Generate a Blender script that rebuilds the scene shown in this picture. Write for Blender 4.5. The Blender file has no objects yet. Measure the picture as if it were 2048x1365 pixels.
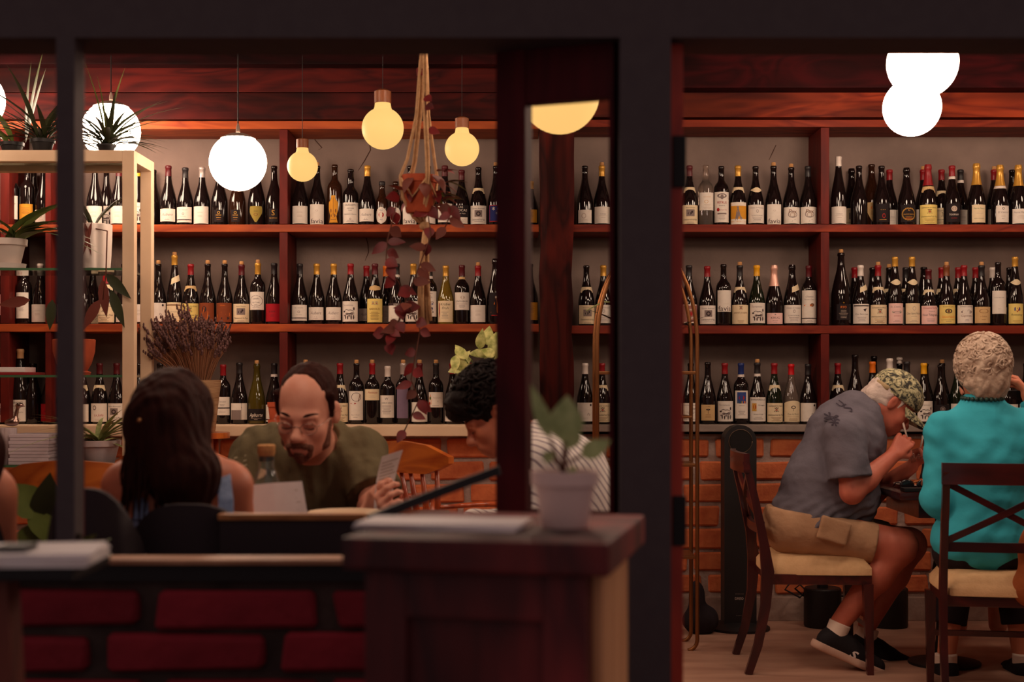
import bpy, bmesh, math, random
import numpy as np
from mathutils import Vector, Matrix, Euler

SC = bpy.context.scene
COL = SC.collection
rnd = random.Random(7)

# ------------------------------------------------------------------ camera
F = 2844.4          # focal length in pixels of the 2048 wide frame (50 mm)
CAMZ = 1.2
HORIZON = 761.0
cam_data = bpy.data.cameras.new('camera')
cam_data.lens = 50.0
cam_data.sensor_width = 36.0
cam_data.shift_y = (HORIZON - 682.5) / 2048.0
cam_data.clip_start = 0.05
cam_data.dof.use_dof = True
cam_data.dof.focus_distance = 6.7
cam_data.dof.aperture_fstop = 3.2
cam = bpy.data.objects.new('camera', cam_data)
COL.objects.link(cam)
cam.location = (0, 0, CAMZ)
cam.rotation_euler = (math.pi / 2, 0, 0)
SC.camera = cam

# ------------------------------------------------------------------ world: dim evening outside
world = bpy.data.worlds.new('evening')
SC.world = world
world.use_nodes = True
_bg = world.node_tree.nodes['Background']
_bg.inputs[0].default_value = (1.0, 0.76, 0.76, 1)
_bg.inputs[1].default_value = 0.20
SC.view_settings.view_transform = 'Standard'
SC.view_settings.look = 'None'
SC.view_settings.exposure = 0.28
SC.view_settings.gamma = 1.0
SC.view_settings.use_curve_mapping = False
try:
    SC.cycles.max_bounces = 8
    SC.cycles.diffuse_bounces = 4
    SC.cycles.glossy_bounces = 4
    SC.cycles.transmission_bounces = 6
    SC.cycles.sample_clamp_indirect = 4.0
    SC.cycles.caustics_reflective = False
    SC.cycles.caustics_refractive = False
except Exception:
    pass

GLOBE_POWER = 25.0          # radiance of the opal globes
GLOBE_TINT = (1.0, 0.74, 0.55)

# ------------------------------------------------------------------ helpers
def s2l(c):
    c = c / 255.0
    return c / 12.92 if c <= 0.04045 else ((c + 0.055) / 1.055) ** 2.4
def C(r, g, b):
    return (s2l(r), s2l(g), s2l(b), 1.0)
def W(px, py, D):
    return Vector(((px - 1024.0) / F * D, D, CAMZ + (HORIZON - py) / F * D))
def sc(D):
    return F / D

def mat(name, col, rough=0.55, spec=0.5, metal=0.0, var=None, bump=None, emit=None, trans=0.0, ior=1.45,
        rand=0.0, coat=0.0, stretch=(1, 1, 1), alpha=1.0, sheen=0.0):
    """procedural Principled material; var=(scale, second colour, contrast), bump=(scale, strength)"""
    m = bpy.data.materials.new(name)
    m.use_nodes = True
    nt = m.node_tree
    p = nt.nodes['Principled BSDF']
    p.inputs['Base Color'].default_value = col
    p.inputs['Roughness'].default_value = rough
    p.inputs['Specular IOR Level'].default_value = spec
    p.inputs['Metallic'].default_value = metal
    p.inputs['IOR'].default_value = ior
    p.inputs['Transmission Weight'].default_value = trans
    p.inputs['Coat Weight'].default_value = coat
    p.inputs['Coat Roughness'].default_value = 0.12
    if sheen:
        p.inputs['Sheen Weight'].default_value = sheen
    if emit:
        p.inputs['Emission Color'].default_value = emit[0]
        p.inputs['Emission Strength'].default_value = emit[1]
    tc = mp = None
    def coords():
        nonlocal tc, mp
        if mp is None:
            tc = nt.nodes.new('ShaderNodeTexCoord')
            mp = nt.nodes.new('ShaderNodeMapping')
            mp.inputs['Scale'].default_value = stretch
            nt.links.new(tc.outputs['Object'], mp.inputs['Vector'])
        return mp.outputs['Vector']
    colsock = None
    if var:
        n = nt.nodes.new('ShaderNodeTexNoise')
        n.inputs['Scale'].default_value = var[0]
        n.inputs['Detail'].default_value = 5
        nt.links.new(coords(), n.inputs['Vector'])
        r = nt.nodes.new('ShaderNodeValToRGB')
        lo, hi = 0.5 - 0.5 * var[2], 0.5 + 0.5 * var[2]
        r.color_ramp.elements[0].position = lo
        r.color_ramp.elements[1].position = hi
        r.color_ramp.elements[0].color = col
        r.color_ramp.elements[1].color = var[1]
        nt.links.new(n.outputs['Fac'], r.inputs['Fac'])
        colsock = r.outputs['Color']
    if rand:
        oi = nt.nodes.new('ShaderNodeObjectInfo')
        hs = nt.nodes.new('ShaderNodeHueSaturation')
        ma = nt.nodes.new('ShaderNodeMapRange')
        ma.inputs['To Min'].default_value = 1 - rand
        ma.inputs['To Max'].default_value = 1 + rand
        nt.links.new(oi.outputs['Random'], ma.inputs['Value'])
        nt.links.new(ma.outputs['Result'], hs.inputs['Value'])
        if colsock:
            nt.links.new(colsock, hs.inputs['Color'])
        else:
            hs.inputs['Color'].default_value = col
        colsock = hs.outputs['Color']
    if colsock:
        nt.links.new(colsock, p.inputs['Base Color'])
    if bump:
        n2 = nt.nodes.new('ShaderNodeTexNoise')
        n2.inputs['Scale'].default_value = bump[0]
        n2.inputs['Detail'].default_value = 4
        nt.links.new(coords(), n2.inputs['Vector'])
        b = nt.nodes.new('ShaderNodeBump')
        b.inputs['Strength'].default_value = bump[1]
        b.inputs['Distance'].default_value = bump[2] if len(bump) > 2 else 0.01
        nt.links.new(n2.outputs['Fac'], b.inputs['Height'])
        nt.links.new(b.outputs['Normal'], p.inputs['Normal'])
    return m

def wood(name, c1, c2, axis='X', rough=0.42, knots=True, scale=1.0, coat=0.0, rand=0.0, kscale=0.9, spec=0.35):
    """long-grain timber: stretched noise grain, ring bands round knots"""
    m = bpy.data.materials.new(name)
    m.use_nodes = True
    nt = m.node_tree
    L = nt.links.new
    p = nt.nodes['Principled BSDF']
    p.inputs['Roughness'].default_value = rough
    p.inputs['Specular IOR Level'].default_value = spec
    p.inputs['Coat Weight'].default_value = coat
    p.inputs['Coat Roughness'].default_value = 0.15
    tc = nt.nodes.new('ShaderNodeTexCoord')
    vec = tc.outputs['Object']
    if rand:
        oi = nt.nodes.new('ShaderNodeObjectInfo')
        ad = nt.nodes.new('ShaderNodeVectorMath'); ad.operation = 'MULTIPLY_ADD'
        cb = nt.nodes.new('ShaderNodeCombineXYZ')
        L(oi.outputs['Random'], cb.inputs[0]); L(oi.outputs['Random'], cb.inputs[1]); L(oi.outputs['Random'], cb.inputs[2])
        L(cb.outputs[0], ad.inputs[0]); ad.inputs[1].default_value = (31, 17, 23)
        L(vec, ad.inputs[2])
        vec = ad.outputs[0]
    def stretched(k):
        mp = nt.nodes.new('ShaderNodeMapping')
        s = [1, 1, 1]; s['XYZ'.index(axis)] = k
        mp.inputs['Scale'].default_value = s
        L(vec, mp.inputs['Vector'])
        return mp.outputs[0]
    n = nt.nodes.new('ShaderNodeTexNoise'); n.inputs['Scale'].default_value = 26 * scale; n.inputs['Detail'].default_value = 6
    n.inputs['Distortion'].default_value = 0.6
    L(stretched(0.06), n.inputs['Vector'])
    n2 = nt.nodes.new('ShaderNodeTexNoise'); n2.inputs['Scale'].default_value = 5.0 * scale; n2.inputs['Detail'].default_value = 2
    n2.inputs['Distortion'].default_value = 1.2
    L(stretched(0.3), n2.inputs['Vector'])
    # bands
    mu = nt.nodes.new('ShaderNodeMath'); mu.operation = 'MULTIPLY'; mu.inputs[1].default_value = 9.0
    L(n2.outputs['Fac'], mu.inputs[0])
    fr = nt.nodes.new('ShaderNodeMath'); fr.operation = 'PINGPONG'; fr.inputs[1].default_value = 1.0
    L(mu.outputs[0], fr.inputs[0])
    mx = nt.nodes.new('ShaderNodeMix'); mx.data_type = 'FLOAT'; mx.inputs[0].default_value = 0.35
    L(n.outputs['Fac'], mx.inputs[2]); L(fr.outputs[0], mx.inputs[3])
    r = nt.nodes.new('ShaderNodeValToRGB')
    r.color_ramp.elements[0].position = 0.28; r.color_ramp.elements[1].position = 0.72
    r.color_ramp.elements[0].color = c2; r.color_ramp.elements[1].color = c1
    L(mx.outputs[0], r.inputs['Fac'])
    out = r.outputs['Color']
    if knots:
        v = nt.nodes.new('ShaderNodeTexVoronoi'); v.inputs['Scale'].default_value = 3.4 * kscale
        L(stretched(0.42), v.inputs['Vector'])
        kr = nt.nodes.new('ShaderNodeValToRGB')
        kr.color_ramp.elements[0].position = 0.06; kr.color_ramp.elements[1].position = 0.2
        kr.color_ramp.elements[0].color = (0.10, 0.08, 0.08, 1); kr.color_ramp.elements[1].color = (1, 1, 1, 1)
        L(v.outputs['Distance'], kr.inputs['Fac'])
        mm = nt.nodes.new('ShaderNodeMix'); mm.data_type = 'RGBA'; mm.blend_type = 'MULTIPLY'; mm.inputs[0].default_value = 0.9
        L(out, mm.inputs[6]); L(kr.outputs['Color'], mm.inputs[7])
        # broad heartwood patches
        n3 = nt.nodes.new('ShaderNodeTexNoise'); n3.inputs['Scale'].default_value = 2.6; n3.inputs['Detail'].default_value = 3
        L(stretched(0.3), n3.inputs['Vector'])
        pr = nt.nodes.new('ShaderNodeValToRGB')
        pr.color_ramp.elements[0].position = 0.40; pr.color_ramp.elements[1].position = 0.56
        pr.color_ramp.elements[0].color = (0.16, 0.14, 0.16, 1); pr.color_ramp.elements[1].color = (1, 1, 1, 1)
        L(n3.outputs['Fac'], pr.inputs['Fac'])
        m2 = nt.nodes.new('ShaderNodeMix'); m2.data_type = 'RGBA'; m2.blend_type = 'MULTIPLY'; m2.inputs[0].default_value = 0.85
        L(mm.outputs[2], m2.inputs[6]); L(pr.outputs['Color'], m2.inputs[7])
        out = m2.outputs[2]
    L(out, p.inputs['Base Color'])
    b = nt.nodes.new('ShaderNodeBump'); b.inputs['Strength'].default_value = 0.25; b.inputs['Distance'].default_value = 0.004
    L(n.outputs['Fac'], b.inputs['Height']); L(b.outputs['Normal'], p.inputs['Normal'])
    return m

def tag(o, label=None, cat=None, group=None, kind=None):
    if label: o['label'] = label
    if cat: o['category'] = cat
    if group: o['group'] = group
    if kind: o['kind'] = kind
    return o
def empty(name, loc=(0, 0, 0), rz=0.0, label=None, cat=None, group=None, kind=None):
    o = bpy.data.objects.new(name, None)
    o.empty_display_size = 0.05
    COL.objects.link(o)
    o.location = loc
    o.rotation_euler = (0, 0, rz)
    return tag(o, label, cat, group, kind)
def link(name, me, parent=None, loc=None):
    o = bpy.data.objects.new(name, me)
    COL.objects.link(o)
    if parent: o.parent = parent
    if loc is not None: o.location = loc
    return o

class MB:
    """collects simple shapes; build() links them as one mesh object"""
    def __init__(self):
        self.v = []; self.f = []; self.mi = []; self.m = 0
    def add(self, vs, fs):
        b = len(self.v)
        self.v += [tuple(x) for x in vs]
        self.f += [tuple(i + b for i in q) for q in fs]
        self.mi += [self.m] * len(fs)
        return self
    def box(self, lo, hi, R=None, c=None, bev=0.0):
        (x0, y0, z0), (x1, y1, z1) = lo, hi
        if bev > 0:
            bm = bmesh.new()
            bmesh.ops.create_cube(bm, size=1.0)
            for v in bm.verts:
                v.co = Vector(((x0 + x1) / 2 + v.co.x * (x1 - x0), (y0 + y1) / 2 + v.co.y * (y1 - y0), (z0 + z1) / 2 + v.co.z * (z1 - z0)))
            bmesh.ops.bevel(bm, geom=list(bm.edges), offset=bev, segments=2, affect='EDGES', profile=0.7)
            bm.verts.index_update()
            vs = [v.co.copy() for v in bm.verts]
            fs = [[v.index for v in f.verts] for f in bm.faces]
            bm.free()
        else:
            vs = [Vector(q) for q in ((x0, y0, z0), (x1, y0, z0), (x1, y1, z0), (x0, y1, z0), (x0, y0, z1), (x1, y0, z1), (x1, y1, z1), (x0, y1, z1))]
            fs = [(0, 3, 2, 1), (4, 5, 6, 7), (0, 1, 5, 4), (1, 2, 6, 5), (2, 3, 7, 6), (3, 0, 4, 7)]
        if R is not None:
            c = Vector(c if c is not None else ((x0 + x1) / 2, (y0 + y1) / 2, (z0 + z1) / 2))
            vs = [c + R @ (v - c) for v in vs]
        return self.add(vs, fs)
    def lathe(self, prof, n=20, c=(0, 0, 0), cap0=True, cap1=True, sx=1.0, sy=1.0, flute=0.0, nfl=0):
        vs, fs = [], []
        for (r, z) in prof:
            for k in range(n):
                a = 2 * math.pi * k / n
                rr = r * (1 + (flute * abs(math.cos(nfl * a / 2)) if nfl else 0))
                vs.append((c[0] + rr * math.cos(a) * sx, c[1] + rr * math.sin(a) * sy, c[2] + z))
        for i in range(len(prof) - 1):
            for k in range(n):
                a, b = i * n + k, i * n + (k + 1) % n
                fs.append((a, b, b + n, a + n))
        if cap0: fs.append(tuple(range(n - 1, -1, -1)))
        if cap1: fs.append(tuple((len(prof) - 1) * n + k for k in range(n)))
        return self.add(vs, fs)
    def tube(self, pts, rad, n=8, caps=True, flat=None):
        pts = [Vector(p) for p in pts]
        if not hasattr(rad, '__len__'): rad = [rad] * len(pts)
        vs, fs = [], []
        up = None
        for i, p in enumerate(pts):
            t = (pts[min(i + 1, len(pts) - 1)] - pts[max(i - 1, 0)])
            if t.length < 1e-9: t = Vector((0, 0, 1))
            t.normalize()
            if up is None:
                up = Vector((0, 0, 1)) if abs(t.z) < 0.9 else Vector((0, 1, 0))
            sdir = t.cross(up)
            if sdir.length < 1e-6: sdir = t.cross(Vector((1, 0, 0)))
            sdir.normalize()
            up = sdir.cross(t).normalized()
            for k in range(n):
                a = 2 * math.pi * k / n
                e = (flat if flat else 1.0)
                vs.append(p + sdir * (math.cos(a) * rad[i]) + up * (math.sin(a) * rad[i] * e))
        for i in range(len(pts) - 1):
            for k in range(n):
                a, b = i * n + k, i * n + (k + 1) % n
                fs.append((a, a + n, b + n, b))
        if caps:
            fs.append(tuple(range(n)))
            fs.append(tuple((len(pts) - 1) * n + k for k in range(n - 1, -1, -1)))
        return self.add(vs, fs)
    def bar(self, pts, w, h, side=(0, 1, 0)):
        """rectangular section swept along pts; w measured along side, h across it"""
        pts = [Vector(p) for p in pts]; sd = Vector(side).normalized()
        if not hasattr(w, '__len__'): w = [w] * len(pts)
        if not hasattr(h, '__len__'): h = [h] * len(pts)
        vs, fs = [], []
        for i, p in enumerate(pts):
            t = (pts[min(i + 1, len(pts) - 1)] - pts[max(i - 1, 0)]).normalized()
            u = sd.cross(t).normalized()
            for a, b in ((-1, -1), (1, -1), (1, 1), (-1, 1)):
                vs.append(p + sd * (a * w[i] / 2) + u * (b * h[i] / 2))
        for i in range(len(pts) - 1):
            for k in range(4):
                a, b = i * 4 + k, i * 4 + (k + 1) % 4
                fs.append((a, b, b + 4, a + 4))
        e = (len(pts) - 1) * 4
        fs.append((3, 2, 1, 0)); fs.append((e, e + 1, e + 2, e + 3))
        return self.add(vs, fs)
    def sphere(self, c, r, n=24, m=14, zmax=1.0, zmin=-1.0):
        if not hasattr(r, '__len__'): r = (r, r, r)
        prof = []
        for i in range(m + 1):
            a = math.asin(zmin) + (math.asin(zmax) - math.asin(zmin)) * i / m
            prof.append((math.cos(a), math.sin(a)))
        vs, fs = [], []
        for (q, z) in prof:
            for k in range(n):
                t = 2 * math.pi * k / n
                vs.append((c[0] + r[0] * q * math.cos(t), c[1] + r[1] * q * math.sin(t), c[2] + r[2] * z))
        for i in range(m):
            for k in range(n):
                a, b = i * n + k, i * n + (k + 1) % n
                fs.append((a, b, b + n, a + n))
        return self.add(vs, fs)
    def leaf(self, base, d, length, width, up=(0, 0, 1), curl=0.3, n=5, thick=0.0, fold=0.15):
        """pointed leaf blade that starts at base, runs along d and droops by curl"""
        base = Vector(base); d = Vector(d).normalized(); up = Vector(up)
        s = d.cross(up)
        if s.length < 1e-4: s = d.cross(Vector((1, 0, 0)))
        s.normalize(); u = s.cross(d).normalized()
        vs, fs = [], []
        for i in range(n + 1):
            t = i / n
            w = width * 0.5 * (math.sin(math.pi * (t ** 0.75)) + 0.06 * (1 - t))
            p = base + d * (length * t) - u * (curl * length * t * t)
            vs += [p - s * w + u * (fold * w), p, p + s * w + u * (fold * w)]
        for i in range(n):
            a = i * 3
            fs += [(a, a + 1, a + 4, a + 3), (a + 1, a + 2, a + 5, a + 4)]
        return self.add(vs, fs)
    def mesh(self, name, mats, smooth=False, angle=None):
        me = bpy.data.meshes.new(name)
        me.from_pydata([tuple(x) for x in self.v], [], self.f)
        for m in (mats if isinstance(mats, (list, tuple)) else [mats]):
            me.materials.append(m)
        if isinstance(mats, (list, tuple)) and len(mats) > 1:
            me.polygons.foreach_set('material_index', self.mi)
        if smooth:
            me.polygons.foreach_set('use_smooth', [True] * len(me.polygons))
            if angle:
                try: me.set_sharp_from_angle(angle=angle)
                except Exception: pass
        me.update()
        return me
    def build(self, name, mats, parent=None, smooth=False, angle=None, loc=None):
        return link(name, self.mesh(name, mats, smooth, angle), parent, loc)

SM = math.radians(40)
def rotz(a): return Matrix.Rotation(a, 3, 'Z')

# ------------------------------------------------------------------ materials
MT = {}
MT['plaster'] = mat('plaster', C(140, 119, 110), 0.85, 0.2, var=(3.5, C(114, 97, 91), 0.5), bump=(9, 0.5, 0.02))
MT['mortar'] = mat('mortar', C(190, 166, 156), 0.95, 0.1, var=(14, C(142, 120, 112), 0.6), bump=(60, 0.7, 0.01))
MT['brick'] = mat('brick', C(218, 124, 78), 0.85, 0.2, var=(16, C(176, 84, 54), 0.6), bump=(45, 0.6, 0.008), rand=0.16)
MT['brickdark'] = mat('brickdark', C(150, 44, 52), 0.9, 0.15, var=(9, C(110, 30, 38), 0.6), bump=(30, 0.6, 0.01), rand=0.2)
MT['mortardark'] = mat('mortardark', C(88, 70, 64), 0.95, 0.1, var=(12, C(50, 40, 38), 0.6), bump=(30, 0.7, 0.01))
MT['curb'] = mat('curb', C(176, 150, 138), 0.9, 0.2, var=(9, C(120, 92, 82), 0.6), bump=(30, 0.5, 0.01))
MT['floor'] = mat('floor', C(196, 154, 132), 0.42, 0.4, var=(5, C(148, 106, 90), 0.6), bump=(30, 0.15, 0.004), stretch=(0.35, 1.6, 1))
MT['pavement'] = mat('pavement', C(80, 70, 68), 0.9, 0.2, var=(12, C(60, 52, 50), 0.6))
MT['wallpaint'] = mat('wallpaint', C(150, 120, 108), 0.9, 0.1, var=(4, C(130, 104, 94), 0.5))
MT['blackpaint'] = mat('blackpaint', C(84, 73, 73), 0.85, 0.12, var=(30, C(78, 67, 68), 0.5))
MT['board'] = wood('board', C(76, 18, 14), C(42, 8, 9), 'X', 0.65, rand=1.0, spec=.12)
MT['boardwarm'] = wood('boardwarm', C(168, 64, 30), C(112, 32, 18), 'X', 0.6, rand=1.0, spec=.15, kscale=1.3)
MT['shelf'] = wood('shelf', C(170, 78, 32), C(128, 50, 24), 'X', 0.55, knots=False, spec=.2)
MT['beam'] = wood('beam', C(58, 10, 13), C(36, 7, 9), 'X', 0.7, rand=1.0, spec=.08)
MT['shelfred'] = wood('shelfred', C(140, 52, 28), C(100, 30, 19), 'X', 0.55, knots=False, spec=.15)
MT['divider'] = wood('divider', C(100, 26, 18), C(74, 18, 15), 'Z', 0.55, knots=False, spec=.15)
MT['pillar'] = wood('pillar', C(112, 34, 24), C(58, 16, 15), 'Z', 0.6, kscale=1.6, spec=.08)
MT['frame'] = wood('frame', C(82, 22, 26), C(58, 16, 20), 'Z', 0.6, knots=False, spec=.1)
MT['jamb'] = wood('jamb', C(190, 60, 36), C(150, 42, 28), 'Z', 0.45, knots=False)
MT['stand'] = wood('stand', C(146, 46, 44), C(88, 28, 30), 'Z', 0.55, kscale=0.8)
MT['ceil'] = wood('ceil', C(80, 24, 20), C(58, 16, 15), 'Y', 0.6, knots=False)
MT['cream'] = mat('cream', C(226, 196, 164), 0.55, 0.35, var=(6, C(210, 176, 144), 0.5))
MT['stone'] = mat('stone', C(150, 134, 124), 0.7, 0.3, var=(12, C(124, 108, 100), 0.6), bump=(40, 0.3, 0.004))
MT['iron'] = mat('iron', C(30, 25, 25), 0.6, 0.3)
MT['black'] = mat('black', C(28, 23, 24), 0.5, 0.4)
MT['brass'] = mat('brass', C(140, 92, 56), 0.38, 0.5, metal=0.85)
MT['chrome'] = mat('chrome', C(180, 150, 140), 0.25, 0.5, metal=1.0)
MT['cord'] = mat('cord', C(30, 24, 24), 0.6, 0.3)
MT['globe'] = mat('globe', C(255, 240, 220), 0.4, 0.3, emit=((*GLOBE_TINT, 1), GLOBE_POWER))
MT['warmglobe'] = mat('warmglobe', C(120, 88, 50), 0.5, 0.2, emit=((1.0, 0.60, 0.19, 1), 0.80))
MT['halfglobe'] = mat('halfglobe', C(120, 88, 50), 0.5, 0.2, emit=((1.0, 0.58, 0.18, 1), 0.80))
# ------------------------------------------------------------------ lamps
def globe_lamp(px, py, rpx, r, zc_top, label, warm=False, cap=True, neck=False, group=None, D=None):
    D = D or F * r / rpx
    c = W(px, py, D)
    root = empty('globe_pendant_lamp' if not neck else 'bulb_pendant_lamp', (c.x, c.y, c.z), 0, label, 'lamp', group)
    b = MB()
    if neck:
        b.sphere((0, 0, 0), r, 32, 18, zmax=0.90)
        zt = 0.90 * r; rn = r * math.sqrt(1 - 0.81)
        b.lathe([(rn, zt), (rn * 0.92, zt + 0.1 * r), (rn * 0.86, zt + 0.28 * r), (rn * 0.7, zt + 0.33 * r)], 24, cap0=False)
        b.build('bulb', MT['warmglobe'], root, True)
        s = MB(); s.lathe([(rn * 0.92, zt + 0.3 * r), (rn * 0.92, zt + 0.85 * r), (rn * 0.5, zt + 0.95 * r)], 20)
        s.build('socket', MT['socket'], root, True, SM)
        top = zt + 0.95 * r
    else:
        b.sphere((0, 0, 0), r, 40, 24)
        b.build('glass_globe', MT['halfglobe'] if warm else MT['globe'], root, True)
        top = r
        if cap:
            k = MB(); k.sphere((0, 0, 0.003), r * 1.012, 32, 6, zmin=0.80, zmax=0.995)
            k.lathe([(0.010, r), (0.008, r + 0.03), (0.004, r + 0.045)], 12)
            k.build('metal_cap', MT['capmetal'], root, True, SM)
            top = r + 0.04
    w = MB(); w.tube([(0, 0, top - 0.005), (0, 0, zc_top - c.z)], 0.003 if not neck else 0.0012, 6)
    w.build('cord', MT['cord'], root)
    return root
MT['crack'] = mat('crack', C(70, 48, 40), 0.95, 0.05)
MT['capmetal'] = mat('capmetal', C(150, 128, 116), 0.5, 0.4)
MT['socket'] = mat('socket', C(150, 84, 44), 0.4, 0.4, var=(20, C(110, 60, 34), 0.5))
CEIL = 3.0
G1 = 'white globe pendant lamps'
globe_lamp(222, 262, 58, 0.137, CEIL, 'white globe pendant lamp glowing behind the spiky plant on the cream shelf unit', group=G1)
globe_lamp(476, 325, 57, 0.125, CEIL, 'white globe pendant lamp on black cord above the woman with long brown hair', group=G1)
globe_lamp(-52, 200, 60, 0.140, CEIL, 'white globe pendant lamp cut off by the left edge of the picture', group=G1)
globe_lamp(1845, 126, 70, 0.125, CEIL, 'larger looking upper white globe lamp above the man in the camouflage cap', group=G1, cap=False)
globe_lamp(1824, 215, 57.5, 0.125, CEIL, 'lower white globe lamp overlapping the upper one above the diners', group=G1, cap=False)
# added globes that brighten room and diners
for gx, gy, gz, t in ((-1.15, 3.7, 2.5, 'front left corner over the window tables'), (-1.3, 4.9, 2.55, 'row over the left tables, hidden behind the lintel'), (-0.50, 3.25, 2.22, 'spot right above the bearded man, behind the lintel'), (0.1, 4.9, 2.55, 'middle of the room, hidden behind the lintel'),
                      (1.0, 4.5, 2.45, 'inside the doorway, hidden behind the lintel'), (2.45, 5.2, 2.3, 'right of the doorway, hidden behind the lintel'),
                      (-2.6, 5.6, 2.5, 'far left corner, outside the picture'), (3.1, 6.2, 2.5, 'far right corner, outside the picture'), (1.8, 3.5, 2.1, 'front right corner just inside the door')):
    p_ = Vector((gx, gy, gz))
    globe_lamp(1024 + gx / gy * F, HORIZON - (gz - CAMZ) / gy * F, F * 0.125 / gy, 0.125, CEIL, 'added white globe fill lamp in the ' + t, group=G1)
G2 = 'amber bulb lamps'
globe_lamp(765.5, 257, 42, 0.085, CEIL, 'largest amber bulb lamp with a neck, left of the hanging planter', neck=True, group=G2)
globe_lamp(605, 333, 30.5, 0.065, CEIL, 'smallest amber bulb lamp, in front of the shelf divider', neck=True, group=G2)
globe_lamp(924, 298, 34.5, 0.073, CEIL, 'amber bulb lamp with a neck, right of the hanging planter', neck=True, group=G2)
globe_lamp(1120, 189, 79, 0.125, CEIL, 'amber globe lamp half hidden by the top rail of the open window leaf', warm=True, group=G2)

# ------------------------------------------------------------------ room shell
FS = 402.9                    # pixels per metre at the shelf fronts
SHELF_D, WALL_D, BOT_D = 7.06, 7.36, 7.2
def sx(px): return (px - 1024.0) / FS
def slab(name, lo, hi, m, kind='structure', parent=None, bev=0.0):
    o = MB().box(lo, hi, bev=bev).build(name, m, parent)
    if kind and parent is None: o['kind'] = kind
    return o
FD = 2.6                      # street front plane
RX = 4.3
slab('floor', (-RX, FD, -0.08), (RX, WALL_D + 0.2, 0.0), MT['floor'])
slab('ceiling', (-RX, FD, CEIL), (RX, WALL_D + 0.2, CEIL + 0.1), MT['ceil'])
slab('wall_left', (-RX - 0.1, FD, 0), (-RX, WALL_D + 0.2, CEIL), MT['wallpaint'])
slab('wall_right', (RX, FD, 0), (RX + 0.1, WALL_D + 0.2, CEIL), MT['wallpaint'])
pv = slab('floor_pavement', (-RX, -2.5, -0.08), (RX, FD, 0.0), MT['pavement'])
tag(pv, 'dark pavement outside the open front')
# ceiling joists
for k, y in enumerate((3.4, 4.3, 5.2, 6.1)):
    o = slab('trim_%d' % (20 + k), (-RX, y, CEIL - 0.14), (RX, y + 0.09, CEIL), MT['ceil'])

wb = slab('wall_back', (-RX, WALL_D, 0.9), (RX, WALL_D + 0.1, CEIL), MT['plaster'])
tag(wb, 'back wall of grey plaster over red brick')
# lower wall of bricks
BR_D = 7.10
MB().box((-RX, BR_D + 0.012, 0.0), (RX, WALL_D + 0.1, 0.93)).build('mortar', MT['mortar'], wb)
brick_meshes = []
for k in range(6):
    b = MB(); L = (0.245, 0.30, 0.20, 0.26, 0.33, 0.22)[k]; H = 0.090
    rr = random.Random(k)
    bm = bmesh.new(); bmesh.ops.create_cube(bm, size=1.0)
    for v in bm.verts:
        v.co = Vector((v.co.x * L, v.co.y * 0.05, v.co.z * H)) + Vector((rr.uniform(-.006, .006), rr.uniform(-.003, .003), rr.uniform(-.005, .005)))
    bmesh.ops.bevel(bm, geom=list(bm.edges), offset=0.008, segments=1, affect='EDGES')
    me = bpy.data.meshes.new('brick'); bm.to_mesh(me); bm.free(); me.materials.append(MT['brick'])
    brick_meshes.append(me)
rowz = 0.125
nb = 0
for r in range(7):
    off = 0.14 if r % 2 else 0.0
    x = -2.75 + off
    while x < 2.75:
        bi = rnd.randrange(6); bl = (0.245, 0.30, 0.20, 0.26, 0.33, 0.22)[bi]
        o = link('brick', brick_meshes[bi], wb, (x + bl / 2, BR_D + 0.022 - rnd.uniform(0, .006), rowz + 0.058 + r * 0.113))
        o.scale = (rnd.uniform(0.95, 1.02), 1, rnd.uniform(0.92, 1.06))
        nb += 1
        x += bl + 0.030
slab('baseboard_back', (-RX, BR_D - 0.015, 0.0), (RX, BR_D + 0.03, 0.118), MT['curb'], bev=0.004)
# cracks in the plaster
for pts in (((733, 266), (738, 280), (741, 300), (729, 322), (716, 342)), ((628, 262), (630, 280), (644, 296), (637, 300)), ((731, 470), (736, 490), (737, 505), (730, 522)), ((1552, 290), (1545, 305), (1538, 320))):
    q_ = [W(a, b, WALL_D - .0006) for a, b in pts]
    MB().tube(q_, [.002] + [.0028] * (len(q_) - 2) + [.001], 5, flat=.4).build('crack', MT['crack'], wb)
# timber boards over the shelves, each its own piece
def board(x0, x1, z0, z1, d=7.03, parent=wb, m='board'):
    return MB().box((x0, d, z0), (x1, WALL_D, z1), bev=0.004).build('board', MT[m], parent)
XM = sx(1110)
for (z0, z1, dd) in ((2.492, 2.622, 7.03), (2.626, 2.755, 7.035), (2.759, 2.87, 7.0), (2.874, 3.0, 7.0)):
    board(-RX, XM, z0, z1, dd)
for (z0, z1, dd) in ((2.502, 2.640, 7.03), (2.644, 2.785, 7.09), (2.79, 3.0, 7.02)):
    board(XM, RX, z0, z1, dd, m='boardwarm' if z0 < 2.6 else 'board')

# heavy dark beams in front of the upper boards
MB().box((-RX, 6.90, 2.735), (XM - .05, 6.99, CEIL), bev=.006).build('trim_30', MT['beam'])['kind'] = 'structure'
MB().box((XM + .12, 6.90, 2.62), (RX, 7.02, CEIL), bev=.006).build('trim_31', MT['beam'])['kind'] = 'structure'
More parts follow.
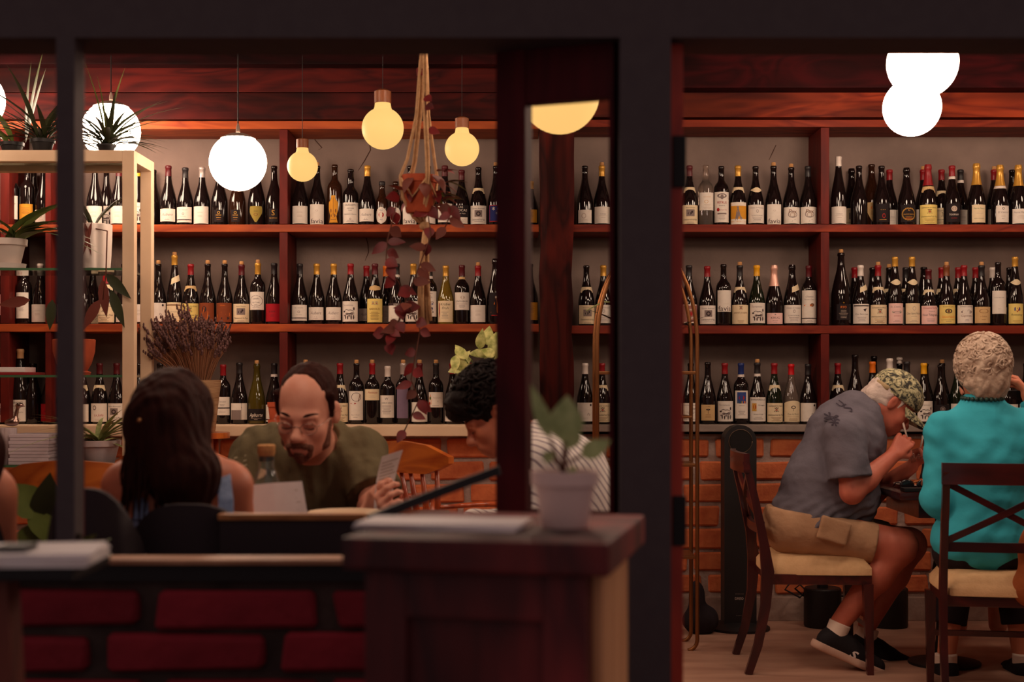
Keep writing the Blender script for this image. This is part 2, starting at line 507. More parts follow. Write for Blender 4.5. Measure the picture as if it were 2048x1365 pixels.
# ------------------------------------------------------------------ shelving
sh = empty('wall_shelf', (sx(800), SHELF_D, 0), 0, 'red brown wooden wall shelving in the left half holding wine bottles', 'shelf', 'wall shelves of wine')
def part(name, lo, hi, m, root, bev=0.003):
    o = root.location
    return MB().box(tuple(a - b for a, b in zip(lo, o)), tuple(a - b for a, b in zip(hi, o)), bev=bev).build(name, m, root)
Z3, Z2, Z1 = 1.974, 1.480, 0.979
for nm, z0, z1 in (('shelf_board', 1.937, Z3), ('shelf_board', 1.441, Z2), ('top_board', 2.448, 2.488)):
    part(nm, (-RX, SHELF_D, z0), (sx(1078), WALL_D, z1), MT['shelf'], sh)
for a, b in ((0, 18), (90, 101), (558.5, 575)):
    for z0, z1 in ((1.976, 2.446), (1.482, 1.935), (0.99, 1.439)):
        part('divider', (sx(a), SHELF_D + 0.004, z0), (sx(b), WALL_D, z1), MT['divider'], sh)
shr = empty('wall_shelf', (sx(1600), SHELF_D, 0), 0, 'red brown wooden wall shelving in the right half holding wine bottles', 'shelf', 'wall shelves of wine')
for nm, z0, z1 in (('shelf_board', 1.937, Z3), ('shelf_board', 1.432, 1.472), ('top_board', 2.458, 2.494)):
    part(nm, (sx(1140), SHELF_D, z0), (RX, WALL_D, z1), MT['shelfred'], shr)
for a, b in ((1642, 1659),):
    for z0, z1 in ((1.976, 2.456), (1.474, 1.935), (0.99, 1.430)):
        part('divider', (sx(a), SHELF_D + 0.004, z0), (sx(b), WALL_D, z1), MT['divider'], shr)
# counter ledges
lc = slab('counter_ledge', (-RX, 6.97, 0.925), (sx(1085), WALL_D, Z1), MT['cream'], None, bev=0.006)
tag(lc, 'cream painted ledge under the lowest bottles in the left half', 'ledge')
rc = slab('counter_ledge', (sx(1140), 7.03, 0.945), (RX, WALL_D, Z1), MT['stone'], None, bev=0.005)
tag(rc, 'grey stone ledge on the brick wall behind the tower fan', 'ledge')
# rough timber post between the shelf halves
pl = MB()
prof = []
pr = random.Random(3)
for i in range(22):
    z = CEIL * i / 21
    prof.append((z, pr.uniform(-.008, .008), pr.uniform(-.008, .008)))
x0, x1 = (1080 - 1024) / 410.0, (1146 - 1024) / 410.0
vs, fs = [], []
for z, a, b in prof:
    vs += [(x0 + a, 6.94, z), (x0 + 0.03 + a, 6.915, z), (x1 - 0.03 + b, 6.915, z), (x1 + b, 6.94, z), (x1 + b, 7.1, z), (x0 + a, 7.1, z)]
for i in range(21):
    for k in range(6):
        a, b = i * 6 + k, i * 6 + (k + 1) % 6
        fs.append((a, b, b + 6, a + 6))
pl.add(vs, fs)
tag(pl.build('timber_post', MT['pillar']), 'rough dark red timber post between the two shelf halves', 'post')

# ------------------------------------------------------------------ street front: lintel, posts, half wall, open leaf, door jamb
HZ = 1.827
def fx(px, D=FD): return (px - 1024.0) / F * D
def fz(py, D=FD): return CAMZ + (HORIZON - py) / F * D
wf = slab('wall_front', (-RX, FD, HZ), (RX, FD + 0.14, CEIL + 0.3), MT['blackpaint'])
tag(wf, 'dark painted lintel wall over the open street front')
MB().box((-RX, FD + 0.02, 0), (-1.32, FD + 0.14, HZ)).build('side_panel', MT['blackpaint'], wf)
MB().box((1.06, FD + 0.02, 0), (RX, FD + 0.14, HZ)).build('side_panel', MT['blackpaint'], wf)
slab('trim_1', (fx(112), FD, 0.86), (fx(149), FD + 0.055, HZ), MT['blackpaint'])
slab('trim_2', (fx(1240), FD, 0.0), (fx(1342), FD + 0.10, HZ), MT['blackpaint'])
slab('trim_3', (fx(112), FD + 0.055, 0.86), (fx(149), FD + 0.062, HZ), MT['frame'])
dj = slab('door_1', (fx(1342), FD + 0.05, 0.0), (fx(1373), FD + 0.15, HZ), MT['jamb'])
tag(dj, 'red brown door jamb with black hinge plates')
for y0, y1 in ((272, 376), (992, 1092)):
    MB().box((fx(1345, FD + .05), FD + 0.044, fz(y1, FD + .05)), (fx(1372, FD + .05), FD + 0.052, fz(y0, FD + .05)), bev=0.002).build('hinge_plate', MT['iron'], dj)
slab('trim_5', (1.0, FD, 0.0), (1.06, FD + 0.12, HZ), MT['blackpaint'])
# half wall of large bricks
SILL = 0.872
hw = slab('wall_sill', (-1.32, FD + 0.03, 0.0), (fx(1240), FD + 0.14, SILL - 0.04), MT['mortardark'])
tag(hw, 'low wall of big dark red bricks under the open window')
MB().box((-1.34, FD - 0.005, SILL - 0.010), (fx(1240), FD + 0.07, SILL), bev=0.003).build('sill_board', wood('sill_wood', C(176, 124, 92), C(140, 92, 66), 'X', .5, knots=False), hw)
MB().box((-1.33, FD + 0.004, SILL - 0.040), (fx(1240), FD + 0.06, SILL - 0.0102)).build('sill_apron', MT['iron'], hw)
bms = []
for k in range(4):
    rr = random.Random(k + 40)
    bm = bmesh.new(); bmesh.ops.create_cube(bm, size=1.0)
    for v in bm.verts:
        v.co = Vector((v.co.x * 0.29, v.co.y * 0.04, v.co.z * 0.064)) + Vector((rr.uniform(-.014, .014), rr.uniform(-.004, .004), rr.uniform(-.007, .007)))
    bmesh.ops.bevel(bm, geom=list(bm.edges), offset=0.008, segments=1, affect='EDGES')
    me = bpy.data.meshes.new('brick'); bm.to_mesh(me); bm.free(); me.materials.append(MT['brickdark']); bms.append(me)
for r in range(9):
    z = fz(1222) - r * 0.083
    if z < 0.03: break
    x = (fx(474) if r % 2 == 0 else fx(372)) - 0.325 * 3
    while x < fx(1200):
        o = link('brick', bms[rnd.randrange(4)], hw, (x, FD + 0.028, z + rnd.uniform(-.004, .004)))
        x += 0.325
# the open window leaf, hinged on the post and swung a little inwards
wl = empty('window_1', (fx(1236, FD + .02), FD + 0.05, 0), math.radians(180 - 21))
tag(wl, 'dark red open window leaf beside the host stand', None, None, 'structure')
lw = 0.235
ZT, ZB = 1.93, 0.885
MB().box((lw - 0.060, -0.02, ZB), (lw, 0.02, ZT), bev=0.003).build('stile', MT['frame'], wl)
MB().box((0.0, -0.02, ZB), (0.010, 0.02, ZT), bev=0.003).build('stile', MT['frame'], wl)
MB().box((0.006, -0.018, ZT - 0.205), (lw - 0.060, 0.018, ZT), bev=0.003).build('top_rail', MT['frame'], wl)
MB().box((0.006, -0.018, ZB), (lw - 0.060, 0.018, ZB + 0.07), bev=0.003).build('bottom_rail', MT['frame'], wl)
# ------------------------------------------------------------------ wine bottles
GL = {
    'dark': mat('dark_glass', C(22, 14, 14), 0.06, 0.6),
    'green': mat('green_glass', C(20, 26, 14), 0.06, 0.6),
    'brown': mat('brown_glass', C(44, 22, 12), 0.06, 0.6),
    'olive': mat('olive_glass', C(70, 58, 16), 0.06, 0.6),
    'gold': mat('golden_glass', C(150, 120, 40), 0.05, 0.6, trans=0.55),
    'clear': mat('clear_glass', C(235, 215, 200), 0.03, 0.5, trans=0.92),
}
FC = {
    'red': C(140, 18, 26), 'brightred': C(196, 20, 28), 'darkred': C(84, 14, 22), 'gold': C(205, 150, 60), 'yellow': C(226, 160, 20),
    'orange': C(226, 112, 24), 'black': C(34, 28, 30), 'white': C(220, 205, 195), 'silver': C(180, 165, 160), 'pink': C(222, 168, 150),
    'blue': C(28, 44, 104), 'tan': C(196, 148, 104), 'brown': C(120, 66, 34),
}
FOIL = {k: mat(k + '_foil', c, 0.4 if k not in ('gold', 'pink', 'silver') else 0.3, 0.5, metal=0.35 if k in ('gold', 'pink', 'silver') else 0.0) for k, c in FC.items()}
CORK = mat('cork', C(206, 156, 104), 0.9, 0.1, var=(120, C(170, 118, 74), 0.6))
PC = {
    'white': C(226, 214, 202), 'cream': C(226, 204, 168), 'tan': C(206, 170, 120), 'yellow': C(226, 200, 116), 'pink': C(232, 190, 182),
    'brown': C(128, 62, 34), 'red': C(160, 22, 34), 'blue': C(34, 40, 96), 'gold': C(206, 142, 44), 'grey': C(170, 160, 160),
    'olive': C(150, 130, 60), 'black': C(36, 28, 30), 'orange': C(220, 120, 40), 'violet': C(120, 100, 122), 'rose': C(150, 96, 90),
}
PAPER = {k: mat(k + '_paper', c, 0.75, 0.2, var=(60, tuple(x * 0.9 for x in c[:3]) + (1,), 0.6)) for k, c in PC.items()}
INK = {k: mat(k + '_ink', c, 0.7, 0.2) for k, c in {
    'black': C(54, 40, 40), 'grey': C(128, 112, 108), 'red': C(160, 36, 34), 'gold': C(196, 146, 62), 'white': C(224, 210, 196), 'blue': C(52, 70, 128),
    'green': C(84, 116, 66), 'orange': C(222, 118, 40), 'pale': C(186, 166, 150), 'brown': C(120, 76, 46)}.items()}
PROFS = {
    'burg': [(.034, 0), (.040, .003), (.0415, .012), (.0415, .118), (.0400, .135), (.0340, .163), (.0265, .190), (.0195, .217), (.0160, .240), (.0147, .265), (.0142, .290), (.0160, .292), (.0160, .303), (.0130, .306)],
    'bord': [(.032, 0), (.0365, .003), (.038, .010), (.038, .185), (.0365, .199), (.031, .212), (.022, .223), (.0165, .234), (.0147, .250), (.0140, .290), (.0155, .292), (.0155, .303), (.0130, .306)],
    'champ': [(.036, 0), (.042, .003), (.044, .012), (.044, .115), (.0425, .135), (.036, .168), (.0275, .200), (.0205, .232), (.0170, .258), (.0155, .285), (.0180, .289), (.0180, .300), (.0150, .312)],
    'flute': [(.032, 0), (.0365, .003), (.038, .010), (.038, .140), (.0365, .160), (.031, .195), (.0245, .228), (.0185, .260), (.0152, .290), (.0140, .332), (.0155, .334), (.0155, .345), (.0130, .348)],
    'magnum': [(.040, 0), (.047, .003), (.050, .014), (.050, .150), (.0485, .170), (.041, .212), (.031, .252), (.0225, .288), (.0180, .318), (.0160, .358), (.0185, .361), (.0185, .373), (.0150, .377)],
    'beer': [(.026, 0), (.0295, .003), (.0305, .009), (.0305, .120), (.0285, .134), (.0215, .150), (.0165, .168), (.0140, .190), (.0135, .208), (.0152, .210), (.0152, .224), (.0120, .227)],
    'port': [(.034, 0), (.0385, .003), (.040, .010), (.040, .160), (.0385, .175), (.031, .190), (.021, .203), (.0175, .212), (.0165, .230), (.0185, .245), (.0150, .262), (.0142, .285), (.0165, .287), (.0165, .297), (.0130, .300)],
}
def prof_r(pr, z):
    for (r0, z0), (r1, z1) in zip(pr, pr[1:]):
        if z0 <= z <= z1 and z1 > z0:
            return r0 + (r1 - r0) * (z - z0) / (z1 - z0)
    return pr[-1][0]
_bc = {}
def glass_mesh(kind, g):
    k = ('g', kind, g)
    if k not in _bc:
        _bc[k] = MB().lathe(PROFS[kind], 24).mesh('glass_body', GL[g], True, math.radians(50))
    return _bc[k]
def foil_mesh(kind, z0, z1, col, off=.0007, shape='foil_capsule'):
    k = ('f', kind, round(z0, 3), round(z1, 3), col)
    if k not in _bc:
        pr = PROFS[kind]
        zs = [z0] + [z for _, z in pr if z0 < z < z1] + [z1]
        p2 = [(prof_r(pr, z) + off, z) for z in zs]
        top = z1 >= pr[-1][1] - 1e-4
        if top: p2[-1] = (p2[-1][0], p2[-1][1] + .0008)
        _bc[k] = MB().lathe(p2, 20, cap0=False, cap1=top).mesh(shape, FOIL[col], True, math.radians(50))
    return _bc[k]
def cork_mesh(kind, h=.016, white=False):
    k = ('c', kind, h, white)
    if k not in _bc:
        z = PROFS[kind][-1][1]
        p = [(.0105, z - .002), (.0112, z + h * .3), (.0108, z + h), (.009, z + h + .002)]
        if white: p = [(.012, z - .002), (.013, z + .008), (.009, z + .014), (.016, z + .020), (.016, z + .030), (.008, z + .034)]
        _bc[k] = MB().lathe(p, 14).mesh('cork', CORK if not white else FOIL['white'], True, SM)
    return _bc[k]
def patch_mesh(kind, z0, z1, ha, paper, off=.0009, outline=None, n=14):
    """paper that follows the glass between two heights; outline(t) gives the width factor"""
    k = ('p', kind, round(z0, 3), round(z1, 3), round(ha, 2), paper, outline)
    if k not in _bc:
        pr = PROFS[kind]; m = 2 if outline is None and prof_r(pr, z0) == prof_r(pr, z1) else 8
        vs, fs = [], []
        for j in range(m + 1):
            t = j / m; z = z0 + (z1 - z0) * t; r = prof_r(pr, z) + off
            w = 1.0
            if outline == 'shield': w = min(1.0, 0.12 + 1.5 * t) * (1 if t < .93 else .9)
            if outline == 'round': w = math.sqrt(max(0.02, 1 - (2 * t - 1) ** 2))
            if outline == 'violin': w = 0.55 + 0.45 * abs(math.cos(1.25 * math.pi * (t + .18))) if t < .85 else 0.4
            if outline == 'diamond': w = 1 - 0.85 * abs(2 * t - 1)
            if outline == 'wave': w = 1.0
            for i in range(n + 1):
                a = -ha * w + 2 * ha * w * i / n
                zz = z
                if outline == 'dip': zz = z - .010 * math.cos(a / ha * math.pi / 2) * (1 - t) * 1.0
                if outline == 'tilt': zz = z + .016 * a / ha
                if outline == 'arch' and j == m: zz = z + .012 * math.cos(a / ha * math.pi / 2)
                vs.append((math.sin(a) * r, -math.cos(a) * r, zz))
        for j in range(m):
            for i in range(n):
                a = j * (n + 1) + i
                fs.append((a, a + 1, a + n + 2, a + n + 1))
        _bc[k] = MB().add(vs, fs).mesh('label', PAPER[paper], True)
    return _bc[k]
_tc = {}
def text_geo(s, shear=0.0, bold=0.0):
    k = (s, shear, bold)
    if k not in _tc:
        cu = bpy.data.curves.new('t', 'FONT'); cu.body = s; cu.align_x = 'CENTER'; cu.size = 1.0
        cu.resolution_u = 2; cu.shear = shear; cu.offset = bold; cu.fill_mode = 'FRONT'
        ob = bpy.data.objects.new('t', cu); COL.objects.link(ob)
        dg = bpy.context.evaluated_depsgraph_get(); dg.update()
        me = bpy.data.meshes.new_from_object(ob.evaluated_get(dg))
        V = np.array([v.co[:] for v in me.vertices]) if len(me.vertices) else np.zeros((0, 3))
        Fs = [tuple(p.vertices) for p in me.polygons]
        if len(V):
            w = V[:, 0].max() - V[:, 0].min()
            V[:, 0] -= (V[:, 0].max() + V[:, 0].min()) / 2
        bpy.data.objects.remove(ob); bpy.data.curves.remove(cu); bpy.data.meshes.remove(me)
        _tc[k] = (V, Fs)
    return _tc[k]
def T(s, x, z, h, ink='black', shear=0.0, w=None, bold=0.0): return ('t', s, x, z, h, ink, shear, w, bold)
def Rr(x0, z0, x1, z1, ink='black'): return ('r', x0, z0, x1, z1, ink)
def El(x, z, rx, rz, ink='black', ring=0.0): return ('e', x, z, rx, rz, ink, ring)
def Po(pts, ink='black'): return ('p', pts, ink)
def lines(z, n, w, ink='grey', dz=.006, x=0.0, h=.0016):
    rr = random.Random(int(z * 1e5) + n)
    out = []
    for i in range(n):
        ww = w * rr.uniform(.55, 1)
        out.append(Rr(x - ww, z - i * dz, x + ww, z - i * dz + h, ink))
    return out
def crest(x, z, s, ink='black', core='red'):
    o = [Po([(x - .45 * s, z - .2 * s), (x, z + .65 * s), (x + .45 * s, z - .2 * s)], core)]
    for sg in (-1, 1):
        for q in range(5):
            a = .3 + q * .55
            o.append(El(x + sg * (.62 * s + .25 * s * math.cos(a * 2)), z + .95 * s * math.sin(a - .9), .19 * s, .13 * s, ink))
    o += [El(x, z + .95 * s, .25 * s, .2 * s, ink), El(x, z - .5 * s, .5 * s, .1 * s, ink)]
    return o
def bear(s=1.0, z=.048):
    """line drawing of the beast crouched on the cream labels"""
    P = [(-.030, .012), (-.024, .022), (-.014, .026), (-.004, .022), (.006, .024), (.018, .020), (.026, .008), (.030, -.008), (.024, -.020)]
    o = []
    for (a, b), (c, d) in zip(P, P[1:]):
        o.append(Po([(a, z + b - .0012), (c, z + d - .0012), (c, z + d + .0016), (a, z + b + .0016)], 'black'))
    for q in ((-.024, -.004, .007, .004), (-.012, .004, .008, .006), (.014, .006, .009, .007), (.0, -.006, .006, .004)):
        o.append(El(q[0], z + q[1], q[2], q[3], 'grey'))
    for q in ((-.028, .016, .006, .004), (-.020, -.012, .003, .011), (-.008, -.014, .003, .010), (.010, -.013, .003, .012), (.022, -.012, .003, .012), (.024, .030, .004, .008), (.0, .004, .013, .003)):
        o.append(El(q[0], z + q[1], q[2], q[3], 'black'))
    return o
# design: (z0, z1, half angle, paper, outline, prints, words for the paper)
CDP = crest(0, .070, .0125) + [T('DOMAINE DU PEGAU', 0, .088, .0085), T('Chateauneuf du Pape', 0, .043, .011, 'black', .2), Rr(-.03, .034, .03, .0352, 'brown')] + lines(.028, 3, .028, 'brown')
DES = {
    'aubert': (.022, .086, 1.05, 'white', None, [T('Aubert', 0, .050, .020, 'grey', .45)] + lines(.036, 2, .012), 'white script label'),
    'plain': (.012, .100, 1.1, 'white', None, [T('DOMAINE', 0, .066, .006, 'pale')] + lines(.052, 2, .014, 'pale'), 'plain white label'),
    'two': (.018, .098, 1.1, 'white', None, [T('PEAY VINEYARDS', 0, .080, .006, 'grey'), El(0, .062, .006, .006, 'grey', .35), T('PINOT NOIR', 0, .046, .005, 'grey'), Rr(-.045, .030, .045, .034, 'black')] + lines(.026, 1, .024), 'white two part label'),
    'favia': (.008, .108, .95, 'white', None, [T('favia', 0, .012, .034, 'black', 0, .066), El(0, .076, .006, .004, 'pale', .3)], 'white low lettered label'),
    'goldmark': (.020, .080, .55, 'black', None, [T('RIDGE', 0, .050, .010, 'gold'), El(0, .066, .007, .007, 'gold', .35), Rr(-.012, .040, .012, .042, 'gold'), Rr(-.010, .030, .010, .032, 'brown')], 'small gold mark'),
    'shield': (.018, .098, .75, 'olive', 'shield', [T('DOM', 0, .070, .008, 'black'), El(0, .056, .011, .007, 'brown', .3)], 'olive shield label'),
    'bigS': (.020, .086, .55, 'black', None, [T('S', 0, .052, .040, 'gold'), T('SEA SMOKE', 0, .036, .008, 'gold')], 'gold letter mark'),
    'violin': (.016, .150, .66, 'gold', 'violin', [El(0, .05, .012, .010, 'brown'), Rr(-.001, .05, .001, .14, 'brown'), Rr(-.014, .030, .014, .033, 'brown'), El(-.012, .075, .003, .010, 'brown'), El(.012, .075, .003, .010, 'brown')], 'violin shaped amber label'),
    'grahams': (.014, .122, 1.25, 'white', None, [T("GRAHAM'S", 0, .104, .013), T('VINTAGE', 0, .088, .009), T('PORT', 0, .078, .008), T('Bottled in Oporto', 0, .058, .009, 'black', .3), El(0, .036, .005, .005, 'grey', .4)] + lines(.028, 2, .024), 'large white port label'),
    'beer': (.012, .096, 1.0, 'white', 'round', [El(0, .056, .014, .014, 'red'), El(0, .057, .007, .007, 'white'), T('ALE', 0, .030, .009, 'blue'), T('PILS', 0, .076, .009, 'blue')], 'rounded white label'),
    'rocas': (.012, .112, 1.0, 'black', None, [T('LAS', -.004, .096, .015, 'white'), T('ROCAS', 0, .078, .019, 'white'), T('Viñas Viejas', 0, .064, .009, 'white', .3), Rr(-.034, .012, .034, .046, 'white')] + lines(.032, 3, .024, 'grey'), 'black and white label'),
    'rocky': (.018, .112, 1.0, 'white', None, [T('LAS', 0, .070, .012, 'black', .3), Rr(-.028, .088, .004, .105, 'black'), El(.010, .082, .016, .010, 'black')] + lines(.04, 3, .022), 'white label with black drawing'),
    'stars': (.020, .104, .95, 'blue', None, [T('*', -.012, .066, .040, 'white'), T('*', .012, .072, .026, 'white'), T('*', .006, .048, .030, 'white'), Rr(-.036, .020, .036, .024, 'red'), Rr(-.036, .100, .036, .104, 'red'), Rr(-.036, .02, -.033, .104, 'red'), Rr(.033, .02, .036, .104, 'red')], 'blue starred label'),
    'cdp': (.010, .106, 1.25, 'cream', None, CDP, 'cream crested label'),
    'cdpy': (.010, .106, 1.25, 'yellow', None, CDP, 'yellowed crested label'),
    'beau': (.010, .104, 1.2, 'white', None, [T('Chateau Beaucastel', 0, .086, .009, 'black', .2), Rr(-.020, .046, .020, .080, 'grey'), El(0, .062, .012, .012, 'black', .5), T('Chateauneuf du Pape', 0, .028, .012, 'black', .1, .075)] + lines(.020, 1, .03), 'white label with dark emblem'),
    'deer': (.010, .104, 1.2, 'cream', None, [T('Vieux Donjon', 0, .088, .009), Rr(-.022, .048, .022, .082, 'grey'), El(-.004, .062, .010, .007, 'black'), El(.008, .070, .005, .006, 'black'), T('Chateauneuf-du-Pape', 0, .028, .011, 'black', .1, .076)] + lines(.018, 2, .03), 'cream label with animal picture'),
    'clearlab': (.078, .166, 1.15, 'white', None, [T('OLD POTRERO', 0, .142, .006, 'gold'), El(-.006, .120, .010, .008, 'gold', .2)] + lines(.104, 4, .022, 'pale'), 'white label'),
    'petrus': (.018, .172, 1.15, 'white', None, [El(0, .152, .026, .012, 'grey', .4), El(0, .146, .009, .012, 'grey'), T('PETRUS', 0, .112, .017, 'red', 0, .05, .01), T('POMEROL', 0, .100, .007, 'black'), El(-.020, .082, .008, .009, 'red'), T('Grand Vin', .008, .078, .009, 'red', .3), Rr(-.024, .058, .024, .066, 'grey')] + lines(.05, 4, .02), 'tall white label with red letters'),
    'goldman': (.008, .118, 1.15, 'gold', None, [Rr(-.046, .100, .046, .118, 'white'), Rr(-.046, .008, .046, .034, 'white'), Po([(-.020, .028), (-.012, .076), (-.004, .094), (.002, .072), (.018, .036), (.010, .028), (0, .052), (-.008, .028)], 'grey'), El(-.006, .092, .006, .006, 'grey')], 'gold label with grey figure'),
    'renaud': (.014, .106, 1.25, 'white', None, [T('Chateau de Fonsalette', 0, .088, .010, 'grey', .1, .08), El(0, .074, .006, .008, 'grey', .3), T('COTES DU RHONE', 0, .050, .007, 'black')] + lines(.042, 4, .032, 'grey'), 'cream shouldered label'),
    'pax': (.012, .096, 1.25, 'white', None, [El(0, .058, .024, .017, 'grey', .15), T('Pax', 0, .064, .030, 'brown', .2), El(0, .056, .016, .012, 'pale'), T('SYRAH', 0, .044, .007, 'black'), Po([(-.006, .020), (.012, .030), (.014, .034), (-.002, .026)], 'grey')], 'white label with brown emblem'),
    'serif': (.012, .096, 1.2, 'white', None, [T('CORNAS', 0, .056, .008, 'grey'), Rr(-.02, .050, .02, .0512, 'pale')] + lines(.04, 1, .016, 'pale'), 'pale plain label'),
    'none': None,
    'tannish': (.040, .150, .7, 'tan', 'shield', [El(0, .120, .012, .010, 'orange')] + lines(.10, 4, .012, 'brown'), 'narrow tan label'),
    'goldtiny': (.020, .110, .8, 'black', None, [T('* * *', 0, .074, .014, 'gold'), El(.004, .050, .008, .012, 'red', .3), Rr(-.018, .030, .018, .0315, 'gold')], 'tiny gold marks'),
    'medal': (.020, .112, .98, 'black', None, [El(0, .062, .038, .034, 'gold', .06), El(0, .062, .034, .030, 'gold', .05), T('C', 0, .078, .016, 'gold'), T('BILLECART-SALMON', 0, .058, .008, 'gold', 0, .056), T('CHAMPAGNE', 0, .046, .006, 'gold')] + lines(.04, 2, .018, 'orange'), 'gold lined medallion label'),
    'jour': (.020, .112, 1.0, 'black', None, [El(0, .086, .015, .014, 'pale', .4), El(0, .086, .007, .008, 'pale'), T('TOURNAY', 0, .052, .013, 'white', 0, .05), T('VOUVRAY', 0, .036, .007, 'red')], 'black label with white letters'),
    'champ': (.016, .104, .85, 'cream', None, [T('Pierre Peters', 0, .082, .011, 'green', .3), T('BLANC DE BLANCS', 0, .034, .006, 'black')] + lines(.06, 1, .016, 'pale'), 'cream champagne label'),
    'champ2': (.018, .102, .8, 'white', None, [El(0, .088, .006, .006, 'black', .4), T('El Castro', 0, .064, .014, 'grey', .3), T('BRUT', 0, .034, .006, 'black')] + lines(.052, 2, .012, 'pale'), 'white champagne label'),
    'champ3': (.012, .086, 1.0, 'white', None, [T('Pierre Paillard', 0, .064, .013, 'grey', .35)] + lines(.05, 3, .024, 'pale') + [El(.022, .026, .005, .004, 'red', .4)], 'white script champagne label'),
    'strip': (.012, .110, 1.2, 'cream', None, [Rr(-.045, .094, .045, .100, 'olive' if False else 'brown'), T('Grosser Hermannsberg', 0, .060, .009, 'grey', .3), T('Riesling trocken', 0, .036, .008, 'grey', .3), Rr(-.045, .018, .045, .020, 'gold')], 'cream label with brown stripe'),
    'art': (.012, .108, 1.1, 'brown', None, [Po([(-.020, .02), (-.010, .07), (.0, .09), (.014, .06), (.010, .02)], 'orange'), El(-.006, .076, .012, .016, 'black'), Rr(-.034, .012, .034, .016, 'red')], 'brown painted label'),
    'art2': (.012, .108, 1.1, 'brown', None, [Po([(-.034, .05), (-.010, .062), (.012, .050), (.034, .058), (.034, .040), (-.034, .034)], 'orange'), T('SYRAH', -.004, .092, .009, 'orange'), El(.01, .03, .022, .008, 'black')], 'dark landscape label'),
    'oval': (.072, .162, 1.15, 'white', None, [El(0, .116, .036, .028, 'grey', .08), T('Leoville', 0, .124, .011), T('Las Cases', 0, .106, .010), T('2009', 0, .094, .008)] + lines(.082, 1, .02), 'white label with oval stamp'),
    'red': (.014, .102, 1.15, 'red', None, [T('BOBAR', 0, .060, .010, 'black')] + lines(.046, 2, .012, 'black'), 'solid red label'),
    'barolo': (.010, .128, 1.1, 'yellow', None, crest(-.008, .104, .008, 'blue') + crest(.010, .104, .008, 'blue') + [T('BAROLO', 0, .072, .014, 'brown')] + lines(.060, 7, .026, 'brown'), 'tall yellow crested label'),
    'gno': (.014, .108, 1.1, 'white', None, [Rr(-.045, .094, .045, .108, 'black'), T('GNO', .006, .096, .013, 'white'), Po([(-.02, .03), (0, .08), (.02, .03)], 'grey')] + lines(.026, 2, .02), 'black and white lettered label'),
    'blueink': (.040, .170, 1.2, 'white', None, [T('POLLERA NERA', 0, .156, .006)] + lines(.146, 3, .02, 'grey') + [El(rnd.uniform(-.026, .026), rnd.uniform(.05, .115), .009, .006, ('blue', 'grey', 'black')[q % 3], .4) for q in range(18)], 'tall label of blue ink drawing'),
    'kruber': (.012, .122, 1.1, 'cream', None, [T('Kruber', .004, .098, .019, 'black', .2), T('Fruh', .002, .078, .019, 'black', .2), Po([(-.036, .02), (-.028, .06), (-.030, .11), (-.036, .11)], 'red')] + lines(.062, 6, .02, 'grey'), 'cream blackletter label'),
    'lynch': (.074, .164, 1.15, 'white', None, [T('LYNCH-BAGES', 0, .114, .012, 'black', 0, .07), Rr(-.03, .104, .03, .1052, 'grey'), El(.004, .138, .012, .008, 'pale')] + lines(.098, 3, .022), 'white chateau label'),
    'lady': (.040, .150, .8, 'black', None, [Po([(-.024, .054), (-.006, .100), (.004, .126), (.010, .100), (.022, .058), (.010, .052)], 'orange'), El(.003, .128, .005, .006, 'pale'), Rr(-.02, .040, .02, .044, 'red')], 'orange dressed figure on black'),
    'flower': (.014, .108, 1.1, 'rose', None, [Rr(-.036, .014, .036, .020, 'white'), Rr(-.036, .102, .036, .108, 'white'), El(0, .06, .024, .026, 'pale', .3), El(0, .06, .010, .010, 'red'), El(.014, .072, .008, .006, 'red'), El(-.014, .05, .008, .006, 'brown')], 'rosy round picture label'),
    'faviatall': (.070, .176, 1.05, 'white', None, [T('favia', 0, .074, .036, 'black', 0, .07), Rr(-.01, .108, .02, .1088, 'pale')], 'high white low lettered label'),
    'stj': (.010, .106, 1.25, 'cream', None, crest(0, .088, .009) + [T('SAINT-JOSEPH', 0, .062, .010, 'brown', 0, .074)] + lines(.024, 2, .02, 'brown'), 'cream label with small crest'),
    'bear': (.014, .116, 1.15, 'white', None, [T('Terremoto', -.008, .092, .013, 'grey', .4)] + bear(), 'white label with beast drawing'),
    'krug': (.010, .066, 1.05, 'pink', None, [T('KRUG', 0, .036, .015, 'black', 0, .044), T('BRUT ROSE', 0, .026, .005, 'black'), El(0, .058, .004, .003, 'grey')] + lines(.018, 1, .012), 'low pink label'),
    'chateau': (.014, .180, 1.15, 'white', None, [T('Chateau', 0, .144, .012, 'grey', .4), T('Pontet-Canet', 0, .130, .010, 'grey', .3), El(-.008, .104, .022, .006, 'orange'), El(.014, .106, .010, .009, 'brown'), Rr(-.045, .036, .045, .041, 'black')] + lines(.026, 2, .022), 'tall white chateau label'),
    'ryo': (.030, .110, .7, 'black', None, [T('RYO', 0, .090, .016, 'orange'), T('*', 0, .108, .02, 'gold')] + lines(.078, 6, .024, 'pale', .0075), 'only small printed lines'),
    'eagle': (.012, .110, 1.2, 'white', None, [Rr(-.045, .098, .045, .104, 'black'), Po([(.006, .082), (.016, .086), (.030, .090), (.020, .078), (.018, .070)], 'black'), T('Clos Saint Jean', 0, .056, .009, 'black', .1, .07)] + lines(.042, 4, .028, 'grey'), 'white label with dark bird'),
    'grana': (.012, .114, 1.2, 'pink', None, [T('St. Cosme', -.008, .092, .013, 'grey', .3), El(0, .070, .028, .010, 'pale'), El(0, .068, .022, .005, 'grey', .3), T('GIGONDAS', 0, .048, .007, 'red')] + lines(.026, 2, .022, 'grey'), 'pinkish label'),
    'clos': (.012, .114, 1.2, 'cream', None, [El(0, .088, .009, .011, 'pale', .3), T('Clos Saint Michel', 0, .058, .013, 'black', .2, .078), T('Chateauneuf', 0, .046, .006, 'grey')] + lines(.026, 2, .024, 'grey'), 'cream flowing script label'),
